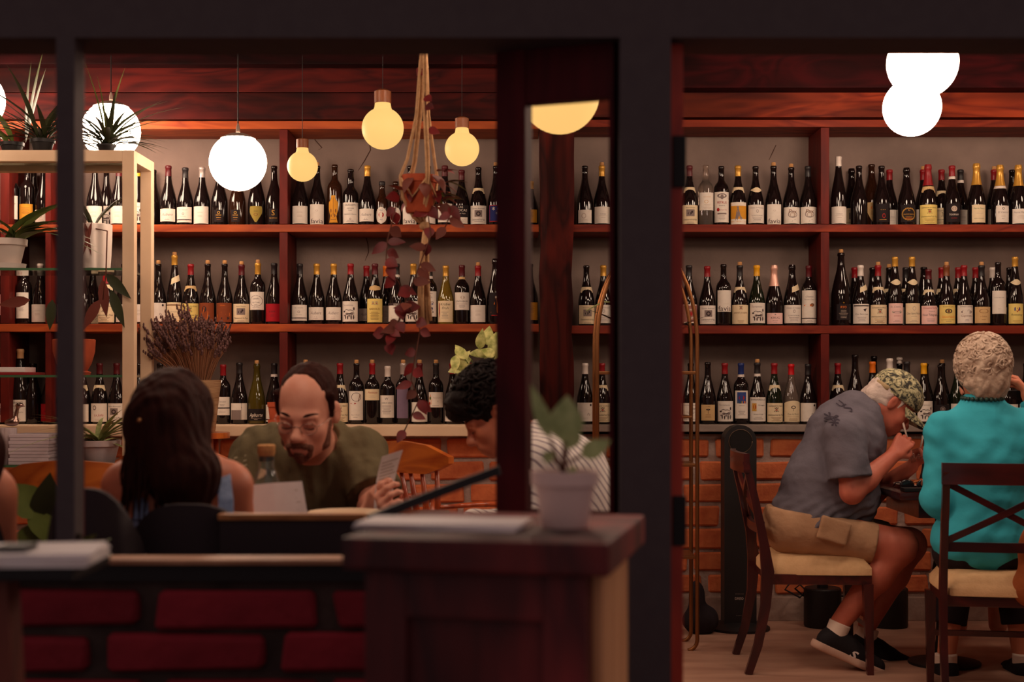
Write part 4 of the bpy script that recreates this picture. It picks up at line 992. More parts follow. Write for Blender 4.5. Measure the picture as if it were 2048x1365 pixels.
# ------------------------------------------------------------------ small sculpting kit: smooth blended solids meshed with surface nets
def _v(a): return np.array(a, float)
class Sculpt:
    def __init__(self): self.p = []
    def add(self, fn, lo, hi, k=0.02, op='add'):
        self.p.append((fn, np.array(lo, float), np.array(hi, float), k, op)); return self
    def cone(self, a, b, r1, r2=None, k=0.02, op='add', flat=False, flat0=False):
        a, b = _v(a), _v(b); r2 = r1 if r2 is None else r2
        ab = b - a; L2 = max(ab @ ab, 1e-12); n = ab / math.sqrt(L2)
        def fn(P):
            t = np.clip(((P - a) @ ab) / L2, 0, 1)
            d = np.linalg.norm(P - (a + t[:, None] * ab), axis=1) - (r1 + (r2 - r1) * t)
            if flat: d = np.maximum(d, (P - b) @ n)
            if flat0: d = np.maximum(d, (a - P) @ n)
            return d
        m = max(r1, r2)
        return self.add(fn, np.minimum(a, b) - m, np.maximum(a, b) + m, k, op)
    def ell(self, c, r, R=None, k=0.02, op='add'):
        c, r = _v(c), _v(r); R = np.eye(3) if R is None else np.array(R, float)
        def fn(P):
            q = (P - c) @ R
            k0 = np.linalg.norm(q / r, axis=1); k1 = np.linalg.norm(q / (r * r), axis=1) + 1e-9
            return k0 * (k0 - 1) / k1
        e = np.sqrt((R ** 2) @ (r ** 2))
        return self.add(fn, c - e, c + e, k, op)
    def box(self, c, h, R=None, rad=0.005, k=0.01, op='add'):
        c, h = _v(c), _v(h) - rad; R = np.eye(3) if R is None else np.array(R, float)
        def fn(P):
            q = np.abs((P - c) @ R) - h
            return np.linalg.norm(np.maximum(q, 0), axis=1) + np.minimum(q.max(axis=1), 0) - rad
        e = np.abs(R) @ (h + rad)
        return self.add(fn, c - e, c + e, k, op)
    def plane(self, c, n, k=0.004):
        """keep the side the normal points away from"""
        c, n = _v(c), _v(n); n = n / np.linalg.norm(n)
        return self.add(lambda P: (P - c) @ n, (-99,) * 3, (99,) * 3, k, 'cut')
    def ev(self, P):
        d = np.full(len(P), 1.0)
        for fn, lo, hi, k, op in self.p:
            m = k + 0.06
            ix = np.nonzero(np.all((P > lo - m) & (P < hi + m), axis=1))[0]
            if not len(ix): continue
            q = fn(P[ix]); o_ = d[ix]
            if op == 'add':
                h = np.maximum(k - np.abs(o_ - q), 0) / k
                d[ix] = np.minimum(o_, q) - h * h * k * 0.25
            elif op == 'sub':
                q = -q; h = np.maximum(k - np.abs(o_ - q), 0) / k
                d[ix] = np.maximum(o_, q) + h * h * k * 0.25
            else:
                h = np.maximum(k - np.abs(o_ - q), 0) / k
                d[ix] = np.maximum(o_, q) + h * h * k * 0.25
        return d
    def mesh(self, name, mats, res=0.006, disp=None, proj=1, split=None):
        adds = [p for p in self.p if p[4] == 'add']
        lo = np.min([p[1] for p in adds], axis=0) - 4 * res
        hi = np.max([p[2] for p in adds], axis=0) + 4 * res
        B = 4; cr = res * B
        n = np.ceil((hi - lo) / cr).astype(int) + 1
        ax = [lo[i] + (np.arange(n[i]) + 0.5) * cr for i in range(3)]
        G = np.stack(np.meshgrid(*ax, indexing='ij'), -1).reshape(-1, 3)
        cd = self.ev(G).reshape(n)
        V = np.repeat(np.repeat(np.repeat(cd, B, 0), B, 1), B, 2)
        act = np.abs(cd) < cr * 1.7
        off = (np.stack(np.meshgrid(*[np.arange(B)] * 3, indexing='ij'), -1).reshape(-1, 3))
        ai = np.argwhere(act)
        fi = (ai[:, None, :] * B + off[None]).reshape(-1, 3)
        fp = lo + (fi + 0.5) * res
        vals = self.ev(fp)
        V[fi[:, 0], fi[:, 1], fi[:, 2]] = vals
        o0 = lo + 0.5 * res
        ins = V < 0
        N = np.array(V.shape)
        c8 = [(i, j, k) for i in (0, 1) for j in (0, 1) for k in (0, 1)]
        sub = lambda A, c: A[c[0]:N[0] - 1 + c[0], c[1]:N[1] - 1 + c[1], c[2]:N[2] - 1 + c[2]]
        cnt = np.zeros(N - 1, np.int8)
        for c in c8: cnt += sub(ins, c)
        cell = np.argwhere((cnt > 0) & (cnt < 8))
        idx = np.full(N - 1, -1, np.int64)
        idx[cell[:, 0], cell[:, 1], cell[:, 2]] = np.arange(len(cell))
        acc = np.zeros((len(cell), 3)); num = np.zeros(len(cell))
        cv = {c: V[cell[:, 0] + c[0], cell[:, 1] + c[1], cell[:, 2] + c[2]] for c in c8}
        for a in c8:
            for axn in range(3):
                if a[axn]: continue
                b = list(a); b[axn] = 1; b = tuple(b)
                va, vb = cv[a], cv[b]
                m = (va < 0) != (vb < 0)
                t = np.zeros_like(va); t[m] = va[m] / (va[m] - vb[m])
                q = np.array(a, float)[None].repeat(len(cell), 0); q[:, axn] += t
                acc[m] += q[m]; num[m] += 1
        P = o0 + (cell + acc / num[:, None]) * res
        faces = []
        for axn in range(3):
            u, w = [(1, 2), (2, 0), (0, 1)][axn]
            s0 = [slice(None)] * 3; s1 = [slice(None)] * 3
            s0[axn] = slice(0, -1); s1[axn] = slice(1, None)
            A, Bq = ins[tuple(s0)], ins[tuple(s1)]
            e = np.argwhere(A != Bq)
            e = e[(e[:, u] > 0) & (e[:, w] > 0) & (e[:, u] < N[u] - 1) & (e[:, w] < N[w] - 1)]
            if not len(e): continue
            flip = ~A[e[:, 0], e[:, 1], e[:, 2]]
            du = np.zeros(3, int); du[u] = 1; dw = np.zeros(3, int); dw[w] = 1
            g = lambda q: idx[q[:, 0], q[:, 1], q[:, 2]]
            quad = np.stack([g(e - du - dw), g(e - dw), g(e), g(e - du)], 1)
            quad[flip] = quad[flip][:, ::-1]
            quad = quad[(quad >= 0).all(1)]
            faces.append(quad)
        Q = np.concatenate(faces)
        h = res * 0.5
        def grad(P):
            g = np.stack([self.ev(P + np.eye(3)[i] * h) - self.ev(P - np.eye(3)[i] * h) for i in range(3)], 1)
            return g / (np.linalg.norm(g, axis=1, keepdims=True) + 1e-9)
        for _ in range(proj):
            d = np.clip(self.ev(P), -res, res)
            P = P - 0.85 * d[:, None] * grad(P)
        if disp is not None:
            P = P + grad(P) * disp(P)[:, None]
        me = bpy.data.meshes.new(name)
        me.from_pydata(P.tolist(), [], Q.tolist())
        ml = mats if isinstance(mats, (list, tuple)) else [mats]
        for m in ml: me.materials.append(m)
        if split is not None:
            ctr = P[Q].mean(axis=1)
            me.polygons.foreach_set('material_index', split(ctr).astype(np.int32))
        me.polygons.foreach_set('use_smooth', [True] * len(me.polygons))
        me.update()
        return me

def wob(P, f, seed=0, amp=1.0):
    """cheap smooth noise: a few rotated sine products"""
    r = np.random.RandomState(seed)
    o_ = np.zeros(len(P))
    for i in range(5):
        a, b = r.normal(size=3), r.normal(size=3)
        a /= np.linalg.norm(a); b /= np.linalg.norm(b)
        o_ += np.sin(P @ a * f * (1 + .35 * i) + r.uniform(0, 6) + 1.4 * np.sin(P @ b * f * .7 + r.uniform(0, 6)))
    return o_ / 5 * amp

class Frame:
    """head frame: c centre, f facing, u up, r = person's left (f x u reversed)"""
    def __init__(self, c, f, u, s=1.0):
        self.c = _v(c); f = _v(f); f /= np.linalg.norm(f); u = _v(u); u = u - f * (u @ f); u /= np.linalg.norm(u)
        self.f, self.u, self.r, self.s = f, u, np.cross(u, f), s
        self.R = np.stack([self.r, self.f, self.u], 1)
    def __call__(self, x, y, z): return self.c + (self.r * x + self.f * y + self.u * z) * self.s
    def loc(self, P): return ((np.atleast_2d(P) - self.c) @ self.R) / self.s

def head(S, H, nose=1.0, jaw=1.0, ears=True):
    s = H.s
    e = lambda c, r, k=.02, op='add': S.ell(H(*c), _v(r) * s, H.R, k * s, op)
    e((0, -.012, .035), (.074, .096, .088))
    e((0, .020, -.028), (.063, .072, .085), .03)
    e((0, .040, -.076), (.046 * jaw, .046, .036), .03)
    e((0, .072, -.097), (.020, .017, .017), .025)
    e((0, .078, .014), (.050, .016, .012), .02)
    for g in (-1, 1):
        e((g * .038, .060, -.032), (.023, .022, .022), .025)
        e((g * .032, .097, -.006), (.019, .015, .012), .012, 'sub')
        e((g * .031, .077, -.007), (.0140, .0135, .0125), .004)
        e((g * .031, .0865, .0015), (.0150, .0060, .0040), .004)
    S.cone(H(0, .086, .004), H(0, .110, -.032), .0075 * s, .0110 * s * nose, .014 * s)
    e((0, .111, -.037), (.0125 * nose, .0115, .0105), .010)
    for g in (-1, 1):
        e((g * .0125, .099, -.042), (.0085, .0095, .0075), .008)
    e((0, .086, -.068), (.028, .016, .018), .02)
    e((0, .0955, -.0665), (.023, .0085, .0055), .006)
    e((0, .0935, -.0775), (.020, .0085, .0065), .006)
    e((0, .1055, -.0715), (.024, .0060, .0016), .003, 'sub')
    if ears:
        for g in (-1, 1):
            Rr_ = Matrix.Rotation(g * 0.35, 3, 'Z')
            R2 = H.R @ np.array(Rr_)
            S.ell(H(g * .077, -.010, -.004), _v((.008, .019, .032)) * s, R2, .006 * s)
            S.ell(H(g * .087, -.004, -.002), _v((.006, .010, .018)) * s, R2, .004 * s, 'sub')

def hand(S, wrist, d, n, side=1, curl=0.6, spread=0.10, s=1.0, thumb=0.5, rw=None):
    """d: pointing direction, n: palm normal (fingers curl towards it), side: +1 thumb on d x n side"""
    w = _v(wrist); d = _v(d) / np.linalg.norm(d); n = _v(n); n = n - d * (n @ d); n /= np.linalg.norm(n)
    t = np.cross(d, n) * side
    rot = lambda v, ax, a: v * math.cos(a) + np.cross(ax, v) * math.sin(a) + ax * (ax @ v) * (1 - math.cos(a))
    fl = (.074, .082, .077, .060)
    for i in range(4):
        q = (1.5 - i) / 1.5
        base = w + d * .012 * s + t * (q * .016 * s)
        kn = w + d * ((.088 - .004 * abs(i - 1)) * s) + t * (q * .031 * s)
        S.cone(base, kn, .0135 * s, .0105 * s, .012 * s)
        ax = np.cross(d, n)
        dd = d * math.cos(spread * q) + t * math.sin(spread * q)
        p = kn
        for j, (fr, r0, r1, cf) in enumerate(((.46, .0098, .0090, .75), (.30, .0090, .0082, 1.1), (.24, .0082, .0070, .8))):
            dd = rot(dd, ax, -curl * cf) if (np.cross(ax, d) @ n) < 0 else rot(dd, ax, curl * cf)
            p2 = p + dd * (fl[i] * fr * s)
            S.cone(p, p2, r0 * s, r1 * s, .004 * s)
            p = p2
    b0 = w + d * .022 * s + t * .020 * s + n * .004 * s
    d1 = d * .62 + t * .62 + n * thumb * .5; d1 /= np.linalg.norm(d1)
    b1 = b0 + d1 * .044 * s
    d2 = d * .85 + t * .15 + n * thumb; d2 /= np.linalg.norm(d2)
    b2 = b1 + d2 * .034 * s
    d3 = d * .9 - t * .15 * thumb + n * thumb; d3 /= np.linalg.norm(d3)
    S.cone(b0, b1, .0150 * s, .0115 * s, .012 * s)
    S.cone(b1, b2, .0112 * s, .0100 * s, .004 * s)
    S.cone(b2, b2 + d3 * .026 * s, .0100 * s, .0082 * s, .004 * s)

SKIN = lambda n, c, c2: mat(n, c, 0.48, 0.45, var=(22, c2, 0.7), bump=(240, 0.10, 0.002))
MT['skin'] = SKIN('skin', C(232, 166, 140), C(218, 142, 118))
MT['skinred'] = SKIN('skin_ruddy', C(204, 116, 92), C(182, 92, 74))
MT['skintan'] = SKIN('skin_tan', C(208, 128, 96), C(190, 110, 82))
MT['hairbrown'] = mat('hair_brown', C(58, 26, 20), 0.6, 0.06, var=(60, C(38, 18, 15), 0.6), bump=(160, 0.5, 0.004), stretch=(1, 1, .2))
MT['hairblack'] = mat('hair_black', C(34, 24, 23), 0.6, 0.10, var=(60, C(24, 18, 18), 0.6), bump=(120, 0.6, 0.005))
MT['hairwhite'] = mat('hair_white', C(226, 206, 196), 0.6, 0.3, var=(60, C(190, 168, 158), 0.6), bump=(120, 0.6, 0.005), stretch=(.4, 1, 1))
MT['haircurl'] = mat('hair_curl', C(222, 198, 176), 0.5, 0.4, var=(38, C(150, 120, 102), 0.7), bump=(150, 0.6, 0.004))
MT['beard'] = mat('beard', C(146, 96, 76), 0.7, 0.2, var=(150, C(90, 54, 44), 0.6), bump=(260, 0.9, 0.004))
MT['olive'] = mat('olive_cloth', C(112, 100, 74), 0.9, 0.15, var=(7, C(98, 86, 64), 0.6), bump=(14, 0.5, 0.02))
MT['greytee'] = mat('grey_cloth', C(112, 106, 116), 0.9, 0.15, var=(9, C(100, 94, 104), 0.6), bump=(14, 0.5, 0.02))
MT['khaki'] = mat('khaki_cloth', C(184, 144, 112), 0.9, 0.15, var=(12, C(170, 130, 100), 0.6), bump=(20, 0.5, 0.015))
MT['teal'] = mat('teal_cloth', C(66, 184, 204), 0.8, 0.2, var=(6, C(56, 170, 190), 0.6), bump=(10, 0.35, 0.02))
MT['darkcloth'] = mat('dark_cloth', C(40, 32, 36), 0.9, 0.15, bump=(14, 0.4, 0.02))
MT['denim'] = mat('denim', C(150, 164, 192), 0.9, 0.15, var=(90, C(120, 134, 164), 0.6), bump=(120, 0.4, 0.004))
MT['shoeblack'] = mat('shoe_knit', C(34, 29, 32), 0.8, 0.2, bump=(200, 0.5, 0.003))
MT['sole'] = mat('sole_rubber', C(196, 158, 140), 0.7, 0.3)
MT['sock'] = mat('sock', C(230, 206, 190), 0.9, 0.1, bump=(160, 0.4, 0.003))
MT['whiteprint'] = mat('white_print', C(222, 206, 198), 0.7, 0.2)
MT['lips'] = mat('lips', C(176, 92, 84), 0.45, 0.4)

def camo_mat():
    m = bpy.data.materials.new('camouflage'); m.use_nodes = True
    nt = m.node_tree; p = nt.nodes['Principled BSDF']; p.inputs['Roughness'].default_value = .85
    tc = nt.nodes.new('ShaderNodeTexCoord')
    n = nt.nodes.new('ShaderNodeTexNoise'); n.inputs['Scale'].default_value = 42; n.inputs['Detail'].default_value = 4; n.inputs['Distortion'].default_value = 1.0
    nt.links.new(tc.outputs['Object'], n.inputs['Vector'])
    r = nt.nodes.new('ShaderNodeValToRGB'); r.color_ramp.interpolation = 'CONSTANT'
    e = r.color_ramp.elements
    e[0].position = 0; e[0].color = C(52, 48, 42); e[1].position = .43; e[1].color = C(112, 108, 84)
    for q, c in ((.50, C(170, 160, 122)), (.57, C(200, 190, 150)), (.63, C(78, 76, 62))):
        x = e.new(q); x.color = c
    nt.links.new(n.outputs['Fac'], r.inputs['Fac']); nt.links.new(r.outputs['Color'], p.inputs['Base Color'])
    return m
MT['camo'] = camo_mat()
def stripe_mat(name, base, ink, axis, scale, width):
    m = bpy.data.materials.new(name); m.use_nodes = True
    nt = m.node_tree; p = nt.nodes['Principled BSDF']; p.inputs['Roughness'].default_value = .85
    tc = nt.nodes.new('ShaderNodeTexCoord')
    w = nt.nodes.new('ShaderNodeTexWave'); w.bands_direction = axis; w.inputs['Scale'].default_value = scale; w.inputs['Distortion'].default_value = 1.5; w.inputs['Detail'].default_value = 1
    nt.links.new(tc.outputs['Object'], w.inputs['Vector'])
    r = nt.nodes.new('ShaderNodeValToRGB')
    r.color_ramp.elements[0].position = width; r.color_ramp.elements[0].color = ink
    r.color_ramp.elements[1].position = width + .08; r.color_ramp.elements[1].color = base
    nt.links.new(w.outputs['Fac'], r.inputs['Fac']); nt.links.new(r.outputs['Color'], p.inputs['Base Color'])
    return m
MT['striped'] = stripe_mat('striped_cloth', C(228, 218, 212), C(150, 136, 144), 'DIAGONAL', 17.0, .14)

from mathutils.bvhtree import BVHTree
def decal(root, target, polys, name, m, parent=None, lift=.0025):
    """small print laid on a cloth: flat polygons dropped on the mesh along the view of the cloth (towards +y)"""
    off = root.location
    bv = BVHTree.FromPolygons([v.co + off for v in target.data.vertices], [tuple(p.vertices) for p in target.data.polygons])
    b = MB()
    for pts, fs in polys:
        hit = [bv.ray_cast(Vector((p[0], p[1], p[2])), Vector((0, 1, 0))) for p in pts]
        vs = [(h[0] + h[1] * lift - off) if h[0] is not None else Vector((0, 0, 0)) for h in hit]
        fs = [f for f in fs if all(hit[i][0] is not None for i in f)]
        if fs: b.add(vs, fs)
    if not b.f: return None
    o_ = b.build(name, m, target)
    return o_
# ------------------------------------------------------------------ people
def to_local(me, base):
    b = Vector(base)
    me.transform(Matrix.Translation(-b))
    return me
def pw(px, py, D): return np.array(W(px, py, D))
def person(base, label, group=None):
    return empty('person', base, 0, label, 'person', group)
def child(root, name, me):
    to_local(me, root.location)
    return link(name, me, root)
def sleeve_wr(seed, amp=.004, f=38):
    return lambda P: wob(P * _v((1, 1, 1.6)), f, seed, amp) + wob(P, f * 2.2, seed + 1, amp * .35)

# ---- man in grey tee and camouflage cap, bent over his plate, seen from his right side
Dm = 6.0
def m(px, py, d=0.0): return pw(px, py, Dm + d)
cm = person((1.2, 6.0, 0.0), 'man in grey tee and camouflage cap bent over his plate, fork raised')
HC = Frame(m(1781, 806), (.76, 0.02, -.65), (.65, 0, .76), 1.03)
S = Sculpt()
head(S, HC, 1.15, 1.05)
S.cone(HC(0, -.025, -.05), m(1712, 842), .060, .066, .03)
# trunk under the shirt, pelvis, thighs
S.cone(m(1704, 872), m(1660, 960), .09, .11, .05)
S.cone(m(1660, 960), m(1624, 1040), .11, .11, .05)
# near (right) arm
sh_r, el_r, wr_r = m(1690, 872, -.19), m(1704, 985, -.22), m(1786, 912, -.13)
S.cone(sh_r, el_r, .056, .046, .02); S.cone(el_r, el_r + (wr_r - el_r) * .35, .047, .046, .02); S.cone(el_r + (wr_r - el_r) * .35, wr_r, .046, .030, .02)
hand(S, wr_r, m(1815, 876, -.10) - wr_r, _v((.55, .7, .45)), -1, 1.05, .02, 1.02, .9)
# far (left) arm
sh_l, el_l, wr_l = m(1700, 872, .19), m(1750, 985, .24), m(1822, 935, .10)
S.cone(sh_l, el_l, .056, .046, .02); S.cone(el_l, wr_l, .046, .030, .02)
hand(S, wr_l, m(1840, 896, .07) - wr_l, _v((.5, -.6, -.3)), 1, 1.0, .02, .95, .8)
# legs
hip_r, kn_r, an_r = m(1606, 1052, -.085), m(1800, 1093, -.14), m(1680, 1246, -.10)
hip_l, kn_l, an_l = m(1606, 1052, .085), m(1818, 1090, .14), m(1735, 1250, .12)
for h_, k_, a_ in ((hip_r, kn_r, an_r), (hip_l, kn_l, an_l)):
    S.cone(h_, k_, .075, .070, .03)
    S.cone(k_, k_ + (a_ - k_) * .38, .068, .062, .03); S.cone(k_ + (a_ - k_) * .38, a_, .062, .040, .03)
body = child(cm, 'body', S.mesh('body', MT['skinred'], .006))
# shirt
S = Sculpt()
S.cone(m(1714, 836), m(1694, 872), .112, .156, .05)
S.cone(m(1694, 872), m(1652, 965), .158, .162, .06)
S.cone(m(1652, 965), m(1612, 1048), .162, .150, .06)
S.ell(m(1700, 985), (.125, .165, .150), None, .06)
S.cone(m(1690, 868, -.17), m(1690, 868, .17), .085, .085, .05)
S.ell(m(1616, 1040), (.158, .205, .13), None, .06)
ct = sh_r + (el_r - sh_r) * .66
S.cone(sh_r, ct + (el_r - sh_r) / np.linalg.norm(el_r - sh_r) * .02, .080, .088, .03, flat=True)
ct = sh_l + (el_l - sh_l) * .66
S.cone(sh_l, ct, .080, .088, .03, flat=True)
S.ell(HC(0, -.012, -.10), (.085, .085, .085), None, .012, 'sub')
S.plane(m(1585, 1082), (-.10, 0, -1), .006)
def shirt_wr(P):
    q = wob(P * _v((1.0, .6, 1.6)), 32, 11, .007) + wob(P, 75, 12, .0025)
    z0 = m(1600, 1030)[2]
    w = np.exp(-((P[:, 2] - z0) / .07) ** 2)
    return q + w * .006 * np.sin((P[:, 2] - .55 * P[:, 0]) * 150 + 3 * wob(P, 18, 3))
tee_cm = child(cm, 'tee_shirt', S.mesh('tee_shirt', MT['greytee'], .008, shirt_wr))
# shorts
S = Sculpt()
S.cone(m(1596, 1046, -.02), m(1596, 1046, .02), .150, .150, .05)
for h_, k_ in ((hip_r, kn_r), (hip_l, kn_l)):
    S.cone(h_ + _v((-.03, 0, 0)), h_ + (k_ - h_) * .74, .118, .100, .05, flat=True)
S.plane(m(1600, 1020), (.15, 0, 1), .01)
child(cm, 'cargo_shorts', S.mesh('cargo_shorts', MT['khaki'], .008, lambda P: wob(P * _v((1, 1, .6)), 34, 5, .005)))
S = Sculpt()
pc = m(1668, 1062, -.232)
S.box(pc, (.062, .012, .048), np.array(Matrix.Rotation(.28, 3, 'Y')), .008)
child(cm, 'cargo_pocket', S.mesh('cargo_pocket', MT['khaki'], .006, lambda P: wob(P, 40, 9, .002)))
# white hair round the back of the head, then the cap
S = Sculpt()
S.ell(HC(0, -.020, .020), _v((.081, .100, .086)) * 1.03, HC.R, .01)
S.cone(HC(-.03, -.085, -.03), HC(.03, -.085, -.03), .035, .035, .02)
S.ell(HC(0, .10, -.02), (.14, .085, .15), HC.R, .01, 'sub')
for g in (-1, 1): S.ell(HC(g * .088, -.004, -.006), (.026, .030, .040), HC.R, .01, 'sub')
S.plane(HC(0, -.04, -.062), -HC.u, .02)
child(cm, 'hair', S.mesh('hair', MT['hairwhite'], .005, lambda P: wob(P, 90, 2, .0035) + wob(P, 200, 4, .0015)))
S = Sculpt()
S.ell(HC(0, -.004, .050), _v((.090, .114, .092)) * 1.03, HC.R, .01)
S.ell(HC(0, .02, .128), (.012, .012, .006), HC.R, .006)
S.plane(HC(0, 0, .022), -HC.u + HC.f * .12, .004)
cap = child(cm, 'cap', S.mesh('cap', MT['camo'], .005, lambda P: wob(P, 40, 21, .0012)))
mb = MB(); nb_, mb_ = 14, 6
vs = []
for th in (0.0, -.004):
    for i in range(nb_ + 1):
        t = -1.25 + 2.5 * i / nb_
        for j in range(mb_ + 1):
            r_ = j / mb_
            x = math.sin(t) * (.088 + .004 * r_); y = .004 + math.cos(t) * .110 + .088 * r_ * math.cos(t * 1.05)
            vs.append(HC(x, y, .026 - .034 * (math.sin(t) ** 2) * (.35 + .65 * r_) + th - .010 * r_))
n1 = (nb_ + 1) * (mb_ + 1); fs = []
for i in range(nb_):
    for j in range(mb_):
        a0 = i * (mb_ + 1) + j
        fs += [(a0, a0 + mb_ + 1, a0 + mb_ + 2, a0 + 1), (n1 + a0, n1 + a0 + 1, n1 + a0 + mb_ + 2, n1 + a0 + mb_ + 1)]
    a0 = i * (mb_ + 1) + mb_; fs.append((a0, a0 + mb_ + 1, n1 + a0 + mb_ + 1, n1 + a0))
child(cm, 'cap_brim', mb.add(vs, fs).mesh('cap_brim', MT['camo'], True, SM))
mb = MB(); mb.tube([HC(math.cos(a) * .088, -.004 + math.sin(a) * .108, .026) for a in np.linspace(-2.6, -.54, 14)], .007, 6, flat=1.6)
child(cm, 'cap_strap', mb.mesh('cap_strap', mat('cap_strap', C(176, 150, 112), .9), True))
# shoes and socks
def shoe(root, ankle, toe_dir, pitch, name='shoe', L=.30, mt='shoeblack'):
    f = _v(toe_dir); f /= np.linalg.norm(f)
    f = f * math.cos(pitch) + _v((0, 0, -1)) * math.sin(pitch)
    H = Frame(ankle + _v((0, 0, 0)), f, (0, 0, 1), L / .30)
    S = Sculpt()
    S.cone(H(0, -.035, -.060), H(0, .10, -.066), .042, .043, .02); S.cone(H(0, .10, -.066), H(0, .200, -.074), .043, .036, .03)
    S.cone(H(0, -.012, -.030), H(0, .05, -.040), .045, .040, .03)
    S.cone(H(0, -.010, .0), H(0, -.02, .06), .036, .04, .01, 'sub')
    S.plane(H(0, 0, -.082), -H.u, .004)
    u = child(root, name, S.mesh(name, MT[mt], .005))
    S = Sculpt()
    S.cone(H(0, -.045, -.088), H(0, .12, -.092), .046, .049, .02); S.cone(H(0, .12, -.092), H(0, .208, -.088), .049, .040, .03)
    S.plane(H(0, 0, -.074), H.u, .004); S.plane(H(0, 0, -.108), -H.u, .010)
    u2 = S.mesh('sole', MT['sole'], .005); to_local(u2, root.location); so = link('sole', u2, u)
    S = Sculpt(); S.cone(H(0, -.010, -.045), H(0, -.012, .030), .044, .046, .01, flat=True)
    u3 = S.mesh('sock', MT['sock'], .005); to_local(u3, root.location); link('sock', u3, u)
    return H, u
Hs, us = shoe(cm, m(1680, 1262, -.10), (1, .05, 0), .42)
V, Fs = text_geo('S', 0.25, .03)
pts = []
for v in V:
    q0 = Hs(.0, .080 + v[0] * .060, -.078 + v[1] * .040); q0[1] = 5.5
    pts.append(q0)
decal(cm, us, [(pts, Fs)], 'shoe_logo', MT['whiteprint'])
shoe(cm, m(1738, 1272, .12), (1, .05, 0), .30)
# faded back print on the tee
polys = []
for txt, px, py, sz, an in (('S', 1688, 822, .050, 0.75), ('U', 1676, 812, .034, 0.75), ('*', 1662, 846, .085, 0.9), ('*', 1650, 858, .070, .4)):
    V, Fs = text_geo(txt, 0, .01)
    c0 = m(px, py); c0[1] = 5.0
    polys.append(([c0 + _v(((v[0] * math.cos(an) - v[1] * math.sin(an)) * sz, 0, (v[0] * math.sin(an) + v[1] * math.cos(an)) * sz)) for v in V], Fs))
decal(cm, tee_cm, polys, 'back_print', mat('tee_print', C(66, 60, 70), .9, .1))
fork_mat = MT['chrome']
def fork(loc_a, loc_b, label):
    a, b = Vector(loc_a), Vector(loc_b)
    r = empty('fork', a, 0, label, 'cutlery', 'forks')
    d = (b - a).normalized(); sd = d.cross(Vector((0, 1, 0))).normalized()
    mb = MB(); mb.tube([Vector((0, 0, 0)), d * (b - a).length * .72], [.0045, .003], 8); mb.build('handle', MT['sock'], r, True)
    mb = MB(); L = (b - a).length
    mb.tube([d * L * .72, d * L * .80], [.003, .009], 8, flat=.3)
    for q in (-1, -.33, .33, 1):
        mb.tube([d * L * .79 + sd * q * .008, d * L + sd * q * .009], .0016, 5)
    mb.build('tines', fork_mat, r, True)
fork(m(1806, 846, -.05), m(1828, 925, -.0), 'pale handled fork in the raised fist of the man in the cap')
fork(m(1846, 872, .05), m(1836, 920, .05), 'fork in the far hand of the man in the cap, over the plate')

# ---- woman in teal seen from behind
Dw = 5.45
def w(px, py, d=0.0): return pw(px, py, Dw + d)
cw = person((1.80, 5.45, 0.0), 'woman with short curly blonde grey hair in a teal top, seen from behind')
HW = Frame(w(1964, 742), (-.08, 1, -.05), (0, 0.03, 1), .98)
S = Sculpt()
head(S, HW, 1.0, .95)
S.cone(HW(0, -.015, -.05), w(1966, 822, .0), .050, .050, .03)
S.cone(w(1966, 850), w(1968, 1080), .075, .12, .05)
sl, el, wl_ = w(1884, 862), w(1876, 1000, -.02), w(1876, 955, .28)
sr, er, wr = w(2052, 856), w(2105, 900, .06), w(2056, 790, .16)
for a, b, c in ((sl, el, wl_), (sr, er, wr)):
    S.cone(a, b, .048, .040, .02); S.cone(b, c, .040, .027, .02)
hand(S, wl_, (.1, 1, -.1), (0, 0, -1), 1, .3, .1, .9)
hand(S, wr, w(2040, 772, .20) - wr, (-.8, .2, -.2), 1, .7, .03, .9, .6)
for g in (-1, 1):
    hp, kn, an = w(1968 + g * 42, 1110, .05), w(1968 + g * 52, 1110, .46), w(1968 + g * 78, 1335, .38)
    S.cone(hp, kn, .085, .062, .03); S.cone(kn, an, .058, .034, .03)
child(cw, 'body', S.mesh('body', MT['skintan'], .006))
S = Sculpt()
S.cone(w(1966, 826, -.005), w(1967, 900), .094, .135, .06)
S.cone(w(1890, 858), w(2046, 852), .062, .062, .05)
S.ell(w(1967, 905), (.185, .125, .17), None, .06)
S.cone(w(1966, 960), w(1966, 1075), .142, .155, .07)
S.ell(w(1966, 1078), (.195, .150, .125), None, .06)
for a, b, c in ((sl, el, wl_), (sr, er, wr)):
    S.cone(a, b, .066, .060, .03); S.cone(b, b + (c - b) * .9, .058, .042, .03, flat=True)
S.ell(w(1966, 774, .0), (.080, .10, .040), None, .012, 'sub')
S.plane(w(1966, 1138), (0, 0, -1), .008)
def teal_wr(P):
    c0 = w(1890, 900)
    return wob(P * _v((1, 1, 1.3)), 30, 31, .006) + wob(P, 60, 32, .0018) + .004 * np.sin((P[:, 0] * .8 + P[:, 2]) * 70) * np.exp(-(((P - c0) ** 2).sum(1)) / .02)
child(cw, 'teal_top', S.mesh('teal_top', MT['teal'], .008, teal_wr))
S = Sculpt()
S.ell(w(1968, 1105, .02), (.195, .165, .105), None, .05)
for g in (-1, 1):
    hp, kn, an = w(1968 + g * 42, 1110, .05), w(1968 + g * 52, 1110, .46), w(1968 + g * 78, 1335, .38)
    S.cone(hp, kn, .100, .078, .03); S.cone(kn, kn + (an - kn) * .62, .078, .066, .03, flat=True)
S.plane(w(1968, 1120), (0, 0, 1), .01) if False else None
child(cw, 'trousers', S.mesh('trousers', MT['darkcloth'], .009))
for g in (-1, 1):
    shoe(cw, w(1968 + g * 78, 1335, .38) + _v((0, 0, .03)), (0.0, 1, 0), .04, L=.26, name='shoe')
S = Sculpt()
S.ell(HW(0, -.012, .030), _v((.102, .116, .116)), HW.R, .01)
